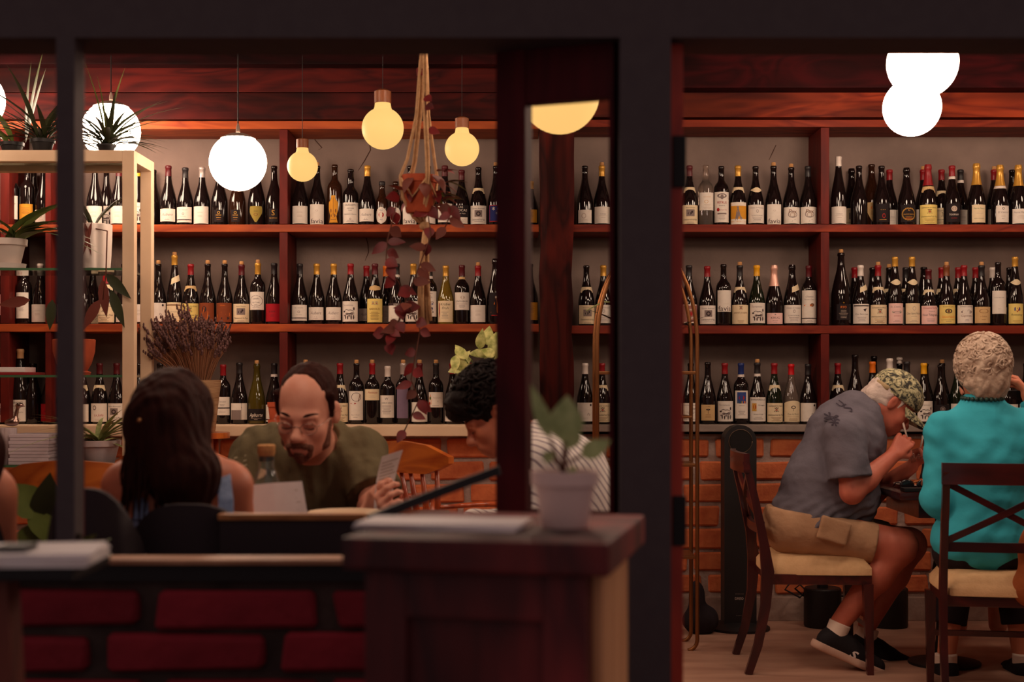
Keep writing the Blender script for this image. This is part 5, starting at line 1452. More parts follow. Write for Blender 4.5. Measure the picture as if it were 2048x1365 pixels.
S.ell(HW(0, -.055, -.055), (.078, .060, .066), HW.R, .04)
S.ell(HW(0, .10, -.03), (.085, .075, .12), HW.R, .02, 'sub')
hw_s = S
hair_me = S.mesh('hair', MT['haircurl'], .005, lambda P: wob(P, 70, 41, .007) + wob(P, 150, 42, .004))
child(cw, 'hair', hair_me)
# loose curls on the surface
mb = MB(); rr = random.Random(5)
for i in range(520):
    th, ph = rr.uniform(0, 2 * math.pi), math.acos(rr.uniform(-.75, 1))
    dl = _v((math.sin(ph) * math.cos(th), math.sin(ph) * math.sin(th), math.cos(ph)))
    if dl[1] > .55 and dl[2] < .5: continue
    c0 = HW(*(dl * _v((.103, .117, .117)) + _v((0, -.012, .030))))
    nrm = HW.R @ dl
    a = np.cross(nrm, _v((rr.uniform(-1, 1), rr.uniform(-1, 1), rr.uniform(-1, 1)))); a /= np.linalg.norm(a)
    b = np.cross(nrm, a)
    R_ = rr.uniform(.009, .017); st = rr.uniform(0, 6); sp = rr.uniform(2.4, 4.4)
    mb.tube([c0 + (a * math.cos(st + sp * t) + b * math.sin(st + sp * t)) * R_ * (1 - .25 * t) + nrm * (.004 * math.sin(math.pi * t)) for t in np.linspace(0, 1, 7)],
            [.0016, .0034, .004, .004, .0036, .003, .001], 5)
cu = child(cw, 'hair_curls', mb.mesh('hair_curls', MT['haircurl'], True)); cu['kind'] = 'stuff'
mb = MB()
for i in range(26):
    a = 2 * math.pi * i / 26
    mb.sphere(w(1965, 797, -.02) + _v((math.cos(a) * .073, math.sin(a) * .075, .004 * math.sin(a))), .009, 8, 5)
child(cw, 'bead_necklace', mb.mesh('bead_necklace', mat('necklace', C(50, 88, 78), .35, .5, var=(60, C(20, 36, 40), .6)), True))
mb = MB(); mb.tube([HW(.080 + 0.0, -.005 + .010 * math.cos(a), -.046 + .010 * math.sin(a)) for a in np.linspace(0, 2 * math.pi, 14)], .0014, 5)
child(cw, 'earring', mb.mesh('earring', MT['chrome'], True))

# ---- companion in black on the far side of that table
Dk = 6.62
def kx(px, py, d=0.0): return pw(px, py, Dk + d)
ck = person((2.13, 6.62, 0.0), 'person in black across the table, mostly hidden behind the woman in teal')
HK = Frame(kx(1958, 776), (0, -1, -.1), (0, -.1, 1), .98)
S = Sculpt()
head(S, HK); S.cone(HK(0, -.02, -.05), kx(1956, 850), .05, .058, .03)
S.cone(kx(1956, 880), kx(1956, 1060), .12, .14, .05)
arms = ((kx(1880, 878), kx(1868, 968, -.04), kx(1900, 965, -.36)), (kx(2034, 878), kx(2046, 968, -.04), kx(2010, 965, -.36)))
for a, b, c in arms:
    S.cone(a, b, .048, .042, .02); S.cone(b, c, .042, .028, .02); hand(S, c, (0, -1, -.05), (0, 0, -1), 1, .4, .1, .9)
for g in (-1, 1):
    S.cone(kx(1956 + g * 36, 1070), kx(1956 + g * 40, 1060, -.38), .08, .06, .03); S.cone(kx(1956 + g * 40, 1060, -.38), kx(1956 + g * 40, 1250, -.36), .055, .04, .03)
child(ck, 'body', S.mesh('body', MT['skin'], .009))
S = Sculpt()
S.cone(kx(1956, 880), kx(1956, 1070), .15, .16, .06); S.cone(kx(1886, 880), kx(2028, 880), .08, .08, .05)
for a, b, c in arms: S.cone(a, b, .068, .062, .03); S.cone(b, c, .060, .045, .03)
S.ell(kx(1956, 845), (.07, .08, .05), None, .01, 'sub')
child(ck, 'black_jacket', S.mesh('black_jacket', MT['darkcloth'], .010))
S = Sculpt(); S.ell(HK(0, -.02, .035), (.088, .106, .098), HK.R); S.ell(HK(0, .09, -.04), (.08, .07, .11), HK.R, .02, 'sub')
child(ck, 'hair', S.mesh('hair', MT['hairblack'], .009))

# ---- man in olive tee facing the camera, looking down at a menu
Do = 4.45
def q(px, py, d=0.0): return pw(px, py, Do + d)
co = person((-.62, 4.5, 0.0), 'bearded balding man in olive tee reading at the table, facing the street')
HO = Frame(q(615, 823, -.38), (-.16, -.94, -.34), (-.02, -.34, .94), 1.06)
S = Sculpt()
head(S, HO, 1.12, 1.08)
S.cone(HO(0, -.02, -.05), q(622, 895, -.06), .060, .070, .03)
S.cone(q(620, 930), q(612, 1080, .1), .13, .15, .05)
oa = ((q(516, 908, -.02), q(478, 1010, -.10), q(545, 1048, -.42)), (q(722, 908, -.02), q(752, 1004, -.14), q(738, 1042, -.52)))
for a, b, c in oa:
    S.cone(a, b, .056, .047, .02); S.cone(b, b + (c - b) * .35, .047, .045, .02); S.cone(b + (c - b) * .35, c, .045, .030, .02)
hand(S, oa[0][2], (.75, -.6, -.05), (0, -.1, -1), -1, .35, .10, 1.0)
hand(S, oa[1][2], (.35, -.55, .62), (.1, .5, -.2), 1, .75, .05, 1.0, .8)
for g in (-1, 1):
    hp, kn, an = q(612 + g * 55, 1120, .12), q(612 + g * 70, 1135, -.32), q(612 + g * 70, 1440, -.22)
    S.cone(hp, kn, .09, .07, .03); S.cone(kn, an, .065, .045, .03)
ob = child(co, 'body', S.mesh('body', MT['skin'], .0048, proj=2))
# tee
S = Sculpt()
S.cone(q(621, 905, -.04), q(618, 940), .110, .155, .06)
S.cone(q(524, 905, -.02), q(716, 905, -.02), .074, .074, .05)
S.ell(q(618, 960), (.205, .135, .18), None, .06)
S.cone(q(614, 1000, .04), q(610, 1110, .1), .165, .175, .06)
for a, b, c in oa:
    S.cone(a, a + (b - a) * .86, .076, .086, .03, flat=True)
S.ell(q(621, 874, -.10), (.086, .100, .072), None, .012, 'sub')
def ol_wr(P):
    return wob(P * _v((1.8, 1, .45)), 44, 51, .009) + wob(P * _v((1, 1, .7)), 90, 52, .003)
tee_co = child(co, 'tee_shirt', S.mesh('tee_shirt', MT['olive'], .0075, ol_wr))
polys = []
for k in range(5):
    a0, b0 = q(482 + 2 * k, 912 + 9 * k), q(506 + 1.5 * k, 906 + 9 * k)
    a0[1] = b0[1] = 3.6
    polys.append(([a0, b0, b0 - _v((0, 0, .006)), a0 - _v((0, 0, .006))], [(0, 1, 2, 3)]))
decal(co, tee_co, polys, 'sleeve_print', mat('sleeve_print', C(150, 138, 112), .9, .1))
mb = MB(); mb.tube([q(621, 880, -.10) + _v((math.cos(a) * .088, math.sin(a) * .09, -.030 - .022 * (1 - math.sin(a)) * .5)) for a in np.linspace(math.pi, 2 * math.pi, 16)], .006, 6)
S = Sculpt()
S.cone(q(612, 1105, .08), q(612, 1125, .1), .17, .17, .05)
for g in (-1, 1):
    hp, kn, an = q(612 + g * 55, 1120, .12), q(612 + g * 70, 1135, -.32), q(612 + g * 70, 1440, -.22)
    S.cone(hp, kn, .105, .085, .03); S.cone(kn, an, .08, .06, .03)
child(co, 'trousers', S.mesh('trousers', MT['darkcloth'], .010))
# receding dark hair, beard, brows, lashes
S = Sculpt()
S.ell(HO(0, -.020, .040), (.0815, .1025, .0935), HO.R, .01)
S.ell(HO(0, .095, .062), (.066, .100, .075), HO.R, .012, 'sub')
S.ell(HO(0, .085, -.06), (.12, .082, .105), HO.R, .012, 'sub')
for g in (-1, 1):
    S.cone(HO(g * .0745, .020, .055), HO(g * .074, .018, .000), .012, .009, .01)
    S.ell(HO(g * .086, -.006, -.006), (.020, .028, .040), HO.R, .008, 'sub')
S.plane(HO(0, -.05, -.062), -HO.u, .02)
child(co, 'hair', S.mesh('hair', MT['hairbrown'], .004, lambda P: wob(P, 110, 61, .0025) + wob(P, 260, 62, .0012)))
S = Sculpt()
e = lambda c, r, k=.015, op='add': S.ell(HO(*c), _v(r), HO.R, k, op)
e((0, .040, -.077), (.0505, .0495, .0405)); e((0, .073, -.098), (.024, .0205, .0215), .02)
e((0, .087, -.067), (.031, .0185, .0195), .012)
for g in (-1, 1):
    S.cone(HO(g * .0635, .018, -.020), HO(g * .050, .034, -.074), .0085, .020, .02)
    S.cone(HO(g * .004, .1015, -.0555), HO(g * .030, .086, -.068), .0085, .0070, .008)
    S.cone(HO(g * .030, .086, -.068), HO(g * .026, .086, -.092), .008, .008, .01)
    e((g * .040, .066, -.040), (.026, .03, .026), .01, 'sub')
S.cone(HO(0, .094, -.087), HO(0, .086, -.106), .0135, .012, .01)
e((0, .110, -.0735), (.017, .022, .0055), .004, 'sub')
e((0, .115, -.040), (.020, .030, .0135), .004, 'sub')
child(co, 'beard', S.mesh('beard', MT['beard'], .0035, lambda P: wob(P, 300, 71, .0012)))
for g in (-1, 1):
    mb = MB(); mb.tube([HO(g * (.012 + .040 * t), .0905 - .020 * t * t, .0165 + .006 * math.sin(t * 2.4)) for t in np.linspace(0, 1, 7)], [.004, .006, .0066, .0062, .0054, .004, .002], 6, flat=.8)
    child(co, 'eyebrow', mb.mesh('eyebrow', MT['hairbrown'], True))
    mb = MB(); mb.tube([HO(g * (.031 + .013 * math.cos(a)), .0895 + .0025 * math.sin(a), -.0125 - .0035 * math.sin(a)) for a in np.linspace(0, math.pi, 7)], .0013, 5)
    child(co, 'eyelashes', mb.mesh('eyelashes', MT['hairblack'], True))
mb = MB()
for g in (-1, 1):
    mb.tube([HO(g * .032 + .022 * math.cos(a), .1045 - .18 * abs(.022 * math.cos(a) + g * .032), -.012 + .0155 * math.sin(a)) for a in np.linspace(0, 2 * math.pi, 20)], .0008, 5)
    mb.tube([HO(g * .054, .094, -.006), HO(g * .072, .06, -.002), HO(g * .079, .0, .004)], .0009, 5)
mb.tube([HO(-.010, .1025, -.008), HO(0, .106, -.004), HO(.010, .1025, -.008)], .0009, 5)
child(co, 'eyeglasses', mb.mesh('eyeglasses', MT['chrome'], True))

# ---- woman with long brown hair seen from behind
Dg = 3.2
def g_(px, py, d=0.0): return pw(px, py, Dg + d)
cg = person((-.75, 3.2, 0.0), 'woman with long brown hair in pale blue overall straps, seen from behind')
HG = Frame(g_(350, 852), (.12, .98, -.18), (0.0, .17, .98), .98)
S = Sculpt()
head(S, HG, .95, .9)
S.cone(HG(0, -.02, -.05), g_(352, 935, -.02), .050, .058, .03)
S.cone(g_(258, 972), g_(452, 972), .056, .056, .04)
S.cone(g_(352, 990), g_(352, 1180), .115, .13, .05)
ga = ((g_(250, 975), g_(234, 1120, .05), g_(300, 1085, .30)), (g_(460, 975), g_(482, 1120, .06), g_(480, 1085, .32)))
for a, b, c in ga:
    S.cone(a, b, .048, .040, .02); S.cone(b, c, .040, .027, .02); hand(S, c, (.1, 1, .2), (0, .2, -1), 1, .5, .1, .88)
for gg in (-1, 1):
    S.cone(g_(352 + gg * 60, 1230), g_(352 + gg * 70, 1230, .42), .085, .06, .03); S.cone(g_(352 + gg * 70, 1230, .42), g_(352 + gg * 70, 1600, .40), .055, .04, .03)
child(cg, 'body', S.mesh('body', MT['skintan'], .007))
S = Sculpt()
S.cone(g_(352, 1060), g_(352, 1220), .135, .15, .05); S.plane(g_(352, 1030), (0, 0, 1), .01)
for gg in (-1, 1):
    S.cone(g_(352 + gg * 60, 1230), g_(352 + gg * 70, 1230, .42), .10, .078, .03); S.cone(g_(352 + gg * 70, 1230, .42), g_(352 + gg * 70, 1560, .40), .07, .06, .03)
child(cg, 'overalls', S.mesh('overalls', MT['denim'], .010))
for px0 in (282, 452):
    mb = MB()
    pts = [g_(px0, 1040, -.125), g_(px0, 1000, -.105), g_(px0 - 4, 965, -.068), g_(px0 - 6, 930, -.015), g_(px0 - 4, 930, .03)]
    mb.bar(pts, .032, .006, (1, 0, 0))
    child(cg, 'overall_strap', mb.mesh('overall_strap', MT['denim']))
S = Sculpt()
S.ell(HG(0, -.018, .035), (.0865, .1045, .0945), HG.R, .01)
S.cone(HG(0, -.075, -.02), g_(362, 960, -.10), .070, .070, .05)
S.cone(HG(-.040, -.045, -.02), g_(318, 915, -.08), .046, .042, .05)
S.cone(HG(.040, -.045, -.02), g_(392, 940, -.08), .046, .042, .05)
S.cone(g_(372, 960, -.10), g_(384, 1010, -.10), .060, .030, .04)
child(cg, 'hair', S.mesh('hair', MT['hairbrown'], .005, lambda P: wob(P * _v((1, 1, .15)), 130, 81, .004) + wob(P * _v((1, 1, .3)), 50, 82, .005)))
mb = MB(); rr = random.Random(12)
for i in range(150):
    a = rr.uniform(math.pi * .98, math.pi * 2.02)
    p0 = HG(math.cos(a) * .07, -.018 + math.sin(a) * .09, .035)
    xo, yo = math.cos(a), math.sin(a)
    fl = rr.uniform(.16, .30)
    sw = rr.uniform(.85, 1.08); phs = rr.uniform(0, 6)
    pts = []
    for t in np.linspace(0, 1, 8):
        rad = .084 + .004 * t
        pts.append(HG(xo * rad * sw * (1 - .12 * t) + .006 * math.sin(t * 9 + phs) * t + .02 * t, -.018 + yo * (.106 - .0 * t) - .008 * t * math.sin(phs), .06 - fl * t))
    mb.tube(pts, [.0025, .004, .0045, .0045, .004, .0035, .003, .001], 5)
hs_ = child(cg, 'hair_strands', mb.mesh('hair_strands', MT['hairbrown'], True)); hs_['kind'] = 'stuff'
mb = MB(); mb.sphere(HG(.03, -.14, -.01), .006, 10, 6); 
child(cg, 'hair_clip', mb.mesh('hair_clip', MT['brass'], True))

# ---- young man in striped shirt, in profile, looking down
Dy = 4.3
def y_(px, py, d=0.0): return pw(px, py, Dy + d)
cy = person((.13, 4.3, 0.0), 'young man with dark curly hair in striped white shirt, head bowed, in profile')
HY = Frame(y_(990, 826), (-.83, -.06, -.55), (-.55, 0, .83), .99)
S = Sculpt()
head(S, HY, 1.1, .98)
S.cone(HY(0, -.02, -.05), y_(1062, 905), .052, .060, .03)
S.cone(y_(1100, 930), y_(1150, 1080), .12, .13, .05)
ya = ((y_(1080, 935, -.17), y_(1090, 1060, -.22), y_(960, 1060, -.16)), (y_(1080, 935, .17), y_(1080, 1050, .22), y_(950, 1050, .12)))
for a, b, c in ya:
    S.cone(a, b, .050, .042, .02); S.cone(b, c, .042, .028, .02)
    hand(S, c, (-1, .1, 0), (0, 0, -1), 1, .4, .1, .95)
for gg in (-1, 1):
    S.cone(y_(1150, 1100, gg * .09), y_(1010, 1105, gg * .12), .09, .065, .03); S.cone(y_(1010, 1105, gg * .12), y_(1010, 1480, gg * .12), .06, .04, .03)
child(cy, 'body', S.mesh('body', MT['skintan'], .005))
S = Sculpt()
S.cone(y_(1072, 908), y_(1110, 960), .100, .150, .06)
S.cone(y_(1110, 960), y_(1160, 1080), .152, .155, .06)
S.cone(y_(1085, 930, -.15), y_(1085, 930, .15), .085, .085, .05)
for a, b, c in ya: S.cone(a, b, .072, .066, .03); S.cone(b, c, .062, .048, .03)
S.cone(HY(0, -.02, -.06), HY(0, .02, -.16), .062, .075, .01, 'sub')
child(cy, 'striped_shirt', S.mesh('striped_shirt', MT['striped'], .009, lambda P: wob(P, 26, 91, .005)))
S = Sculpt(); S.cone(y_(1150, 1085), y_(1150, 1105), .155, .155, .05)
for gg in (-1, 1):
    S.cone(y_(1150, 1100, gg * .09), y_(1010, 1105, gg * .12), .10, .08, .03); S.cone(y_(1010, 1105, gg * .12), y_(1010, 1480, gg * .12), .075, .06, .03)
child(cy, 'trousers', S.mesh('trousers', MT['darkcloth'], .011))
S = Sculpt()
S.ell(HY(0, -.014, .052), (.092, .116, .100), HY.R, .01)
S.ell(HY(0, .075, .075), (.07, .05, .055), HY.R, .03)
S.ell(HY(0, .118, -.035), (.11, .090, .072), HY.R, .012, 'sub')
S.ell(HY(0, .03, -.085), (.10, .07, .07), HY.R, .012, 'sub')
for gg in (-1, 1): S.ell(HY(gg * .090, -.004, -.012), (.024, .030, .040), HY.R, .008, 'sub')
S.plane(HY(0, -.05, -.06), -HY.u, .02)
child(cy, 'hair', S.mesh('hair', MT['hairblack'], .005, lambda P: wob(P, 75, 95, .008) + wob(P, 160, 96, .004)))
mb = MB(); rr = random.Random(15)
for i in range(330):
    th, ph = rr.uniform(0, 2 * math.pi), math.acos(rr.uniform(-.2, 1))
    dl = _v((math.sin(ph) * math.cos(th), math.sin(ph) * math.sin(th), math.cos(ph)))
    c0 = HY(*(dl * _v((.094, .120, .104)) + _v((0, -.010, .052))))
    if dl[1] > .6 and dl[2] < .25: continue
    nrm = HY.R @ dl
    a = np.cross(nrm, _v((rr.uniform(-1, 1), rr.uniform(-1, 1), rr.uniform(-1, 1)))); a /= np.linalg.norm(a)
    b = np.cross(nrm, a)
    R_ = rr.uniform(.010, .020); st = rr.uniform(0, 6); sp = rr.uniform(2.4, 4.4)
    mb.tube([c0 + (a * math.cos(st + sp * t) + b * math.sin(st + sp * t)) * R_ * (1 - .25 * t) + nrm * (.006 * math.sin(math.pi * t)) for t in np.linspace(0, 1, 7)],
            [.0016, .0036, .0045, .0045, .004, .003, .001], 5)
cu = child(cy, 'hair_curls', mb.mesh('hair_curls', MT['hairblack'], True)); cu['kind'] = 'stuff'
for gg in (-1, 1):
    mb = MB(); mb.tube([HY(gg * (.012 + .040 * t), .0915 - .020 * t * t, .0175 + .006 * math.sin(t * 2.4)) for t in np.linspace(0, 1, 7)], [.002, .004, .0045, .0042, .004, .003, .0015], 6, flat=.7)
    child(cy, 'eyebrow', mb.mesh('eyebrow', MT['hairblack'], True))
    mb = MB(); mb.tube([HY(gg * (.031 + .013 * math.cos(a)), .0895 + .0025 * math.sin(a), -.0125 - .0035 * math.sin(a)) for a in np.linspace(0, math.pi, 7)], .0015, 5)
    child(cy, 'eyelashes', mb.mesh('eyelashes', MT['hairblack'], True))

# ---- person whose bare arm enters at the left edge
Dl = 3.0
def l_(px, py, d=0.0): return pw(px, py, Dl + d)
cl = person((-1.27, 3.05, 0.0), 'person with a bare arm cut off by the left edge of the picture')
HL = Frame(l_(-122, 800), (.15, .97, -.15), (0, .15, .98), 1.0)
S = Sculpt()
head(S, HL); S.cone(HL(0, -.02, -.05), l_(-122, 900), .052, .058, .03)
S.cone(l_(-215, 985), l_(-30, 985), .056, .056, .04); S.cone(l_(-122, 1000), l_(-122, 1180), .12, .13, .05)
la = ((l_(-16, 992), l_(-8, 1120, .03), l_(-60, 1090, .3)), (l_(-228, 992), l_(-236, 1120, .03), l_(-190, 1090, .3)))
for a, b, c in la:
    S.cone(a, b, .050, .043, .02); S.cone(b, c, .042, .028, .02); hand(S, c, (.1, 1, .1), (0, 0, -1), 1, .4, .1, .9)
for gg in (-1, 1):
    S.cone(l_(-122 + gg * 60, 1240), l_(-122 + gg * 70, 1240, .42), .085, .06, .03); S.cone(l_(-122 + gg * 70, 1240, .42), l_(-122 + gg * 70, 1640, .40), .055, .04, .03)
child(cl, 'body', S.mesh('body', MT['skintan'], .009))
S = Sculpt(); S.cone(l_(-122, 1020), l_(-122, 1220), .140, .15, .05)
S.plane(l_(-122, 960), (0, 0, 1), .01)
for gg in (-1, 1):
    S.cone(l_(-122 + gg * 60, 1240), l_(-122 + gg * 70, 1240, .42), .10, .08, .03); S.cone(l_(-122 + gg * 70, 1240, .42), l_(-122 + gg * 70, 1600, .40), .07, .06, .03)
child(cl, 'dark_dress', S.mesh('dark_dress', MT['darkcloth'], .012))
S = Sculpt(); S.ell(HL(0, -.018, .035), (.0865, .1045, .0945), HL.R, .01); S.cone(HL(0, -.06, -.02), l_(-110, 960, -.08), .08, .10, .05)
S.cone(HL(.05, -.03, -.02), l_(-40, 900, -.03), .06, .052, .05)
child(cl, 'hair', S.mesh('hair', MT['hairbrown'], .008, lambda P: wob(P * _v((1, 1, .2)), 90, 99, .005)))
# ------------------------------------------------------------------ furniture
MT['mahog'] = wood('mahogany', C(72, 22, 22), C(46, 16, 18), 'Z', 0.32, knots=False, coat=0.4)
MT['mahogx'] = wood('mahogany_x', C(78, 24, 22), C(50, 17, 18), 'X', 0.3, knots=False, coat=0.5)
MT['cushion'] = mat('cushion_cloth', C(226, 184, 138), 0.85, 0.2, var=(30, C(210, 166, 122), 0.6), bump=(160, 0.4, 0.004))
MT['honey'] = wood('honey_wood', C(206, 110, 44), C(164, 74, 30), 'X', 0.3, knots=False, coat=0.5)
MT['honeyz'] = wood('honey_wood_z', C(190, 84, 38), C(140, 52, 26), 'Z', 0.3, knots=False, coat=0.5)
MT['chairblack'] = mat('chair_black', C(52, 42, 44), 0.7, 0.2)
MT['paper'] = mat('paper', C(240, 228, 222), 0.8, 0.2, var=(30, C(230, 216, 212), 0.6))
MT['papergrey'] = mat('paper_grey', C(206, 184, 180), 0.8, 0.2, var=(20, C(180, 166, 172), 0.6))
MT['white'] = mat('white_ceramic', C(222, 206, 196), 0.35, 0.5)
MT['terracotta'] = mat('terracotta', C(188, 88, 56), 0.8, 0.2, var=(20, C(160, 70, 46), 0.6), bump=(60, 0.2, 0.003))
MT['glass'] = mat('shelf_glass', C(226, 238, 230), 0.03, 0.5, trans=0.95)
MT['glassedge'] = mat('glass_edge', C(70, 104, 74), 0.2, 0.5)
MT['leaf'] = mat('leaf', C(112, 126, 62), 0.5, 0.4, var=(14, C(84, 98, 44), 0.6), rand=0.2)
MT['leafpale'] = mat('leaf_pale', C(186, 190, 126), 0.5, 0.4, var=(40, C(116, 130, 70), 0.5), rand=0.15)
MT['leafvar'] = mat('leaf_variegated', C(222, 216, 140), 0.5, 0.4, var=(30, C(132, 142, 66), 0.35), rand=0.15)
MT['leafdark'] = mat('leaf_dark', C(58, 62, 36), 0.5, 0.4, var=(14, C(42, 46, 28), 0.6), rand=0.2)
MT['leafred'] = mat('leaf_red', C(132, 30, 32), 0.5, 0.4, var=(20, C(74, 18, 22), 0.6), rand=0.3)
MT['leaforange'] = mat('leaf_orange', C(176, 78, 50), 0.5, 0.4, var=(20, C(110, 42, 34), 0.6), rand=0.2)
MT['leafbrown'] = mat('leaf_brown', C(104, 50, 40), 0.6, 0.3, rand=0.2)
MT['stem'] = mat('stem', C(92, 52, 40), 0.7, 0.2)
MT['rope'] = mat('rope', C(206, 164, 122), 0.95, 0.1, var=(60, C(170, 126, 90), 0.6), bump=(220, 0.8, 0.004))
MT['basket'] = mat('basket', C(198, 162, 124), 0.9, 0.1, var=(9, C(150, 112, 80), 0.5), bump=(60, 0.9, 0.008), stretch=(.15, .15, 1.6))
MT['lavender'] = mat('lavender', C(112, 80, 76), 0.9, 0.1, var=(30, C(74, 52, 52), 0.6))
MT['lavstem'] = mat('lav_stem', C(150, 104, 78), 0.9, 0.1)
MT['magazine'] = mat('magazine', C(200, 184, 190), 0.7, 0.3, rand=0.12)
MT['bag'] = mat('bag_leather', C(120, 84, 88), 0.4, 0.5, var=(12, C(80, 54, 60), 0.6), bump=(30, 0.3, 0.004))
MT['tanbag'] = mat('tan_cloth', C(170, 92, 50), 0.85, 0.2, var=(9, C(140, 72, 40), 0.6), bump=(14, 0.5, 0.02))

def lathe_part(name, prof, m, root, n=24, c=(0, 0, 0), **k):
    return MB().lathe(prof, n, c, **k).build(name, m, root, True, SM)

def xback_chair(loc, rz, label, group='dark chairs with crossed backs'):
    """origin at floor under the seat centre; the back is on the -y side (sitter faces +y)"""
    r = empty('dining_chair', loc, rz, label, 'chair', group)
    W2, D2 = .215, .22
    # cushion: domed, flared to the front
    vs, fs = [], []
    nx, ny = 12, 12
    def edge(u, v):
        x = (2 * u - 1); y = (2 * v - 1)
        wd = W2 * (.92 + .10 * v)
        k = 1 - .06 * abs(x * y) ** 3
        return x * wd * k, y * D2 * k
    for lay, zz in ((0, .405), (1, .425)):
        for i in range(nx + 1):
            for j in range(ny + 1):
                x, y = edge(i / nx, j / ny)
                if lay:
                    ex, ey = 1 - abs(2 * i / nx - 1) ** 4, 1 - abs(2 * j / ny - 1) ** 4
                    z = .432 + .058 * (max(ex, 0) * max(ey, 0)) ** .35
                else: z = zz
                vs.append((x, y, z))
    n1 = (nx + 1) * (ny + 1)
    g = lambda i, j, l: l * n1 + i * (ny + 1) + j
    for i in range(nx):
        for j in range(ny):
            fs.append((g(i, j, 1), g(i + 1, j, 1), g(i + 1, j + 1, 1), g(i, j + 1, 1)))
            fs.append((g(i, j, 0), g(i, j + 1, 0), g(i + 1, j + 1, 0), g(i + 1, j, 0)))
    for i in range(nx):
        fs.append((g(i, 0, 0), g(i + 1, 0, 0), g(i + 1, 0, 1), g(i, 0, 1))); fs.append((g(i + 1, ny, 0), g(i, ny, 0), g(i, ny, 1), g(i + 1, ny, 1)))
    for j in range(ny):
        fs.append((g(0, j + 1, 0), g(0, j, 0), g(0, j, 1), g(0, j + 1, 1))); fs.append((g(nx, j, 0), g(nx, j + 1, 0), g(nx, j + 1, 1), g(nx, j, 1)))
    MB().add(vs, fs).build('seat_cushion', MT['cushion'], r, True, SM)
    MB().box((-W2 + .012, -D2 + .012, .365), (W2 - .012, D2 - .012, .408), bev=.004).build('seat_frame', MT['mahogx'], r)
    for sgn in (-1, 1):
        x = sgn * (W2 - .004)
        pts = [(x, -D2 - .075, 0), (x, -D2 - .035, .12), (x, -D2 - .005, .28), (x, -D2 + .004, .42), (x, -D2 - .012, .54), (x, -D2 - .045, .70), (x, -D2 - .085, .87)]
        MB().bar(pts, .026, [.030, .034, .040, .052, .036, .032, .028], (1, 0, 0)).build('leg', MT['mahog'], r, True, SM)
        xf = sgn * (W2 - .012)
        MB().bar([(xf, D2 - .03, .37), (xf, D2 - .026, .2), (xf, D2 - .02, 0)], [.040, .034, .026], [.040, .034, .026], (1, 0, 0)).build('leg', MT['mahog'], r)
    yb = -D2 - .083
    pts = [((-W2 - .012) + (2 * W2 + .024) * t, yb - .02 * math.sin(math.pi * t), .862) for t in np.linspace(0, 1, 9)]
    MB().bar(pts, .024, .078, (0, 1, 0)).build('top_rail', MT['mahogx'], r, True, SM)
    pts = [(-W2 + .01 + (2 * W2 - .02) * t, -D2 - .018 - .012 * math.sin(math.pi * t), .590) for t in np.linspace(0, 1, 9)]
    MB().bar(pts, .020, .036, (0, 1, 0)).build('lower_rail', MT['mahogx'], r, True, SM)
    for sgn in (-1, 1):
        pts = [(sgn * (-W2 + .01 + (2 * W2 - .02) * t), -D2 - .070 + .052 * t + sgn * .004 - .014 * math.sin(math.pi * t), .825 - .215 * t) for t in np.linspace(0, 1, 7)]
        MB().bar(pts, .014, .024, (0, 1, 0)).build('cross_bar', MT['mahogx'], r, True, SM)
    MB().bar([(-W2 + .02, D2 - .028, .20), (W2 - .02, D2 - .028, .20)], .018, .022, (0, 1, 0)).build('stretcher', MT['mahogx'], r)
    return r
xback_chair((1.83, 5.42, 0), math.radians(-9), 'dark cross back chair under the woman in teal, back towards the street')
xback_chair((1.265, 6.0, 0), math.radians(-92), 'dark cross back chair under the man in the camouflage cap, seen side on')

# ---- their table
tb = empty('dining_table', (2.05, 6.02, 0), 0, 'dark glossy dining table between the man in the cap and woman in teal', 'table')
MB().box((-.50, -.33, .718), (.50, .33, .750), bev=.014).build('table_top', MT['mahogx'], tb, True, SM)
MB().box((-.40, -.25, .64), (.40, .25, .716)).build('apron', MT['mahogx'], tb)
lathe_part('pedestal', [(.05, .03), (.035, .10), (.030, .30), (.05, .40), (.032, .5), (.04, .64)], MT['iron'], tb, 20, (-.22, 0, 0))
for q_ in (-.22, .22): lathe_part('foot', [(.15, 0), (.15, .010), (.05, .03)], MT['iron'], tb, 24, (q_, 0, 0))
lathe_part('pedestal', [(.05, .03), (.035, .10), (.030, .30), (.05, .40), (.032, .5), (.04, .64)], MT['iron'], tb, 20, (.22, 0, 0))
pl_ = empty('dinner_plate', (1.72, 5.98, .751), 0, 'white dinner plate of food in front of the man in the cap', 'plate')
lathe_part('plate', [(.06, 0), (.07, .002), (.115, .014), (.112, .016), (.068, .006)], MT['white'], pl_, 28)
fd = MB(); rr = random.Random(9)
S = Sculpt(); S.ell((0, 0, .008), (.075, .07, .022), None); 
fo_me = S.mesh('food', mat('food', C(206, 110, 60), .6, .4, var=(40, C(120, 60, 34), .6), bump=(60, .8, .01)), .005, lambda P: wob(P, 120, 7, .006))
link('food', fo_me, pl_)
sg = empty('sunglasses', (1.645, 5.80, .752), 0, 'black sunglasses lying folded on the table edge', 'sunglasses')
for i_, xx in enumerate((-.034, .034)):
    S = Sculpt(); S.ell((xx, 0, .022), (.030, .006, .021), None)
    link('lens', S.mesh('lens', MT['glossblack'] if 'glossblack' in MT else mat('glossblack', C(30, 24, 26), .08, .6), .003), sg)
MB().tube([(-.010, 0, .030), (0, .001, .034), (.010, 0, .030)], .0025, 6).build('bridge', MT['brass'], sg, True)
for xx in (-.064, .064):
    MB().tube([(xx, 0, .03), (xx, .06, .026), (xx * .9, .12, .006)], .0022, 6).build('temple', MT['iron'], sg, True)
cs = MB().box((1.575, 5.705, .751), (1.735, 5.775, .766), bev=.003).build('wallet', MT['black'])
tag(cs, 'flat black wallet on the table edge below the sunglasses', 'wallet')
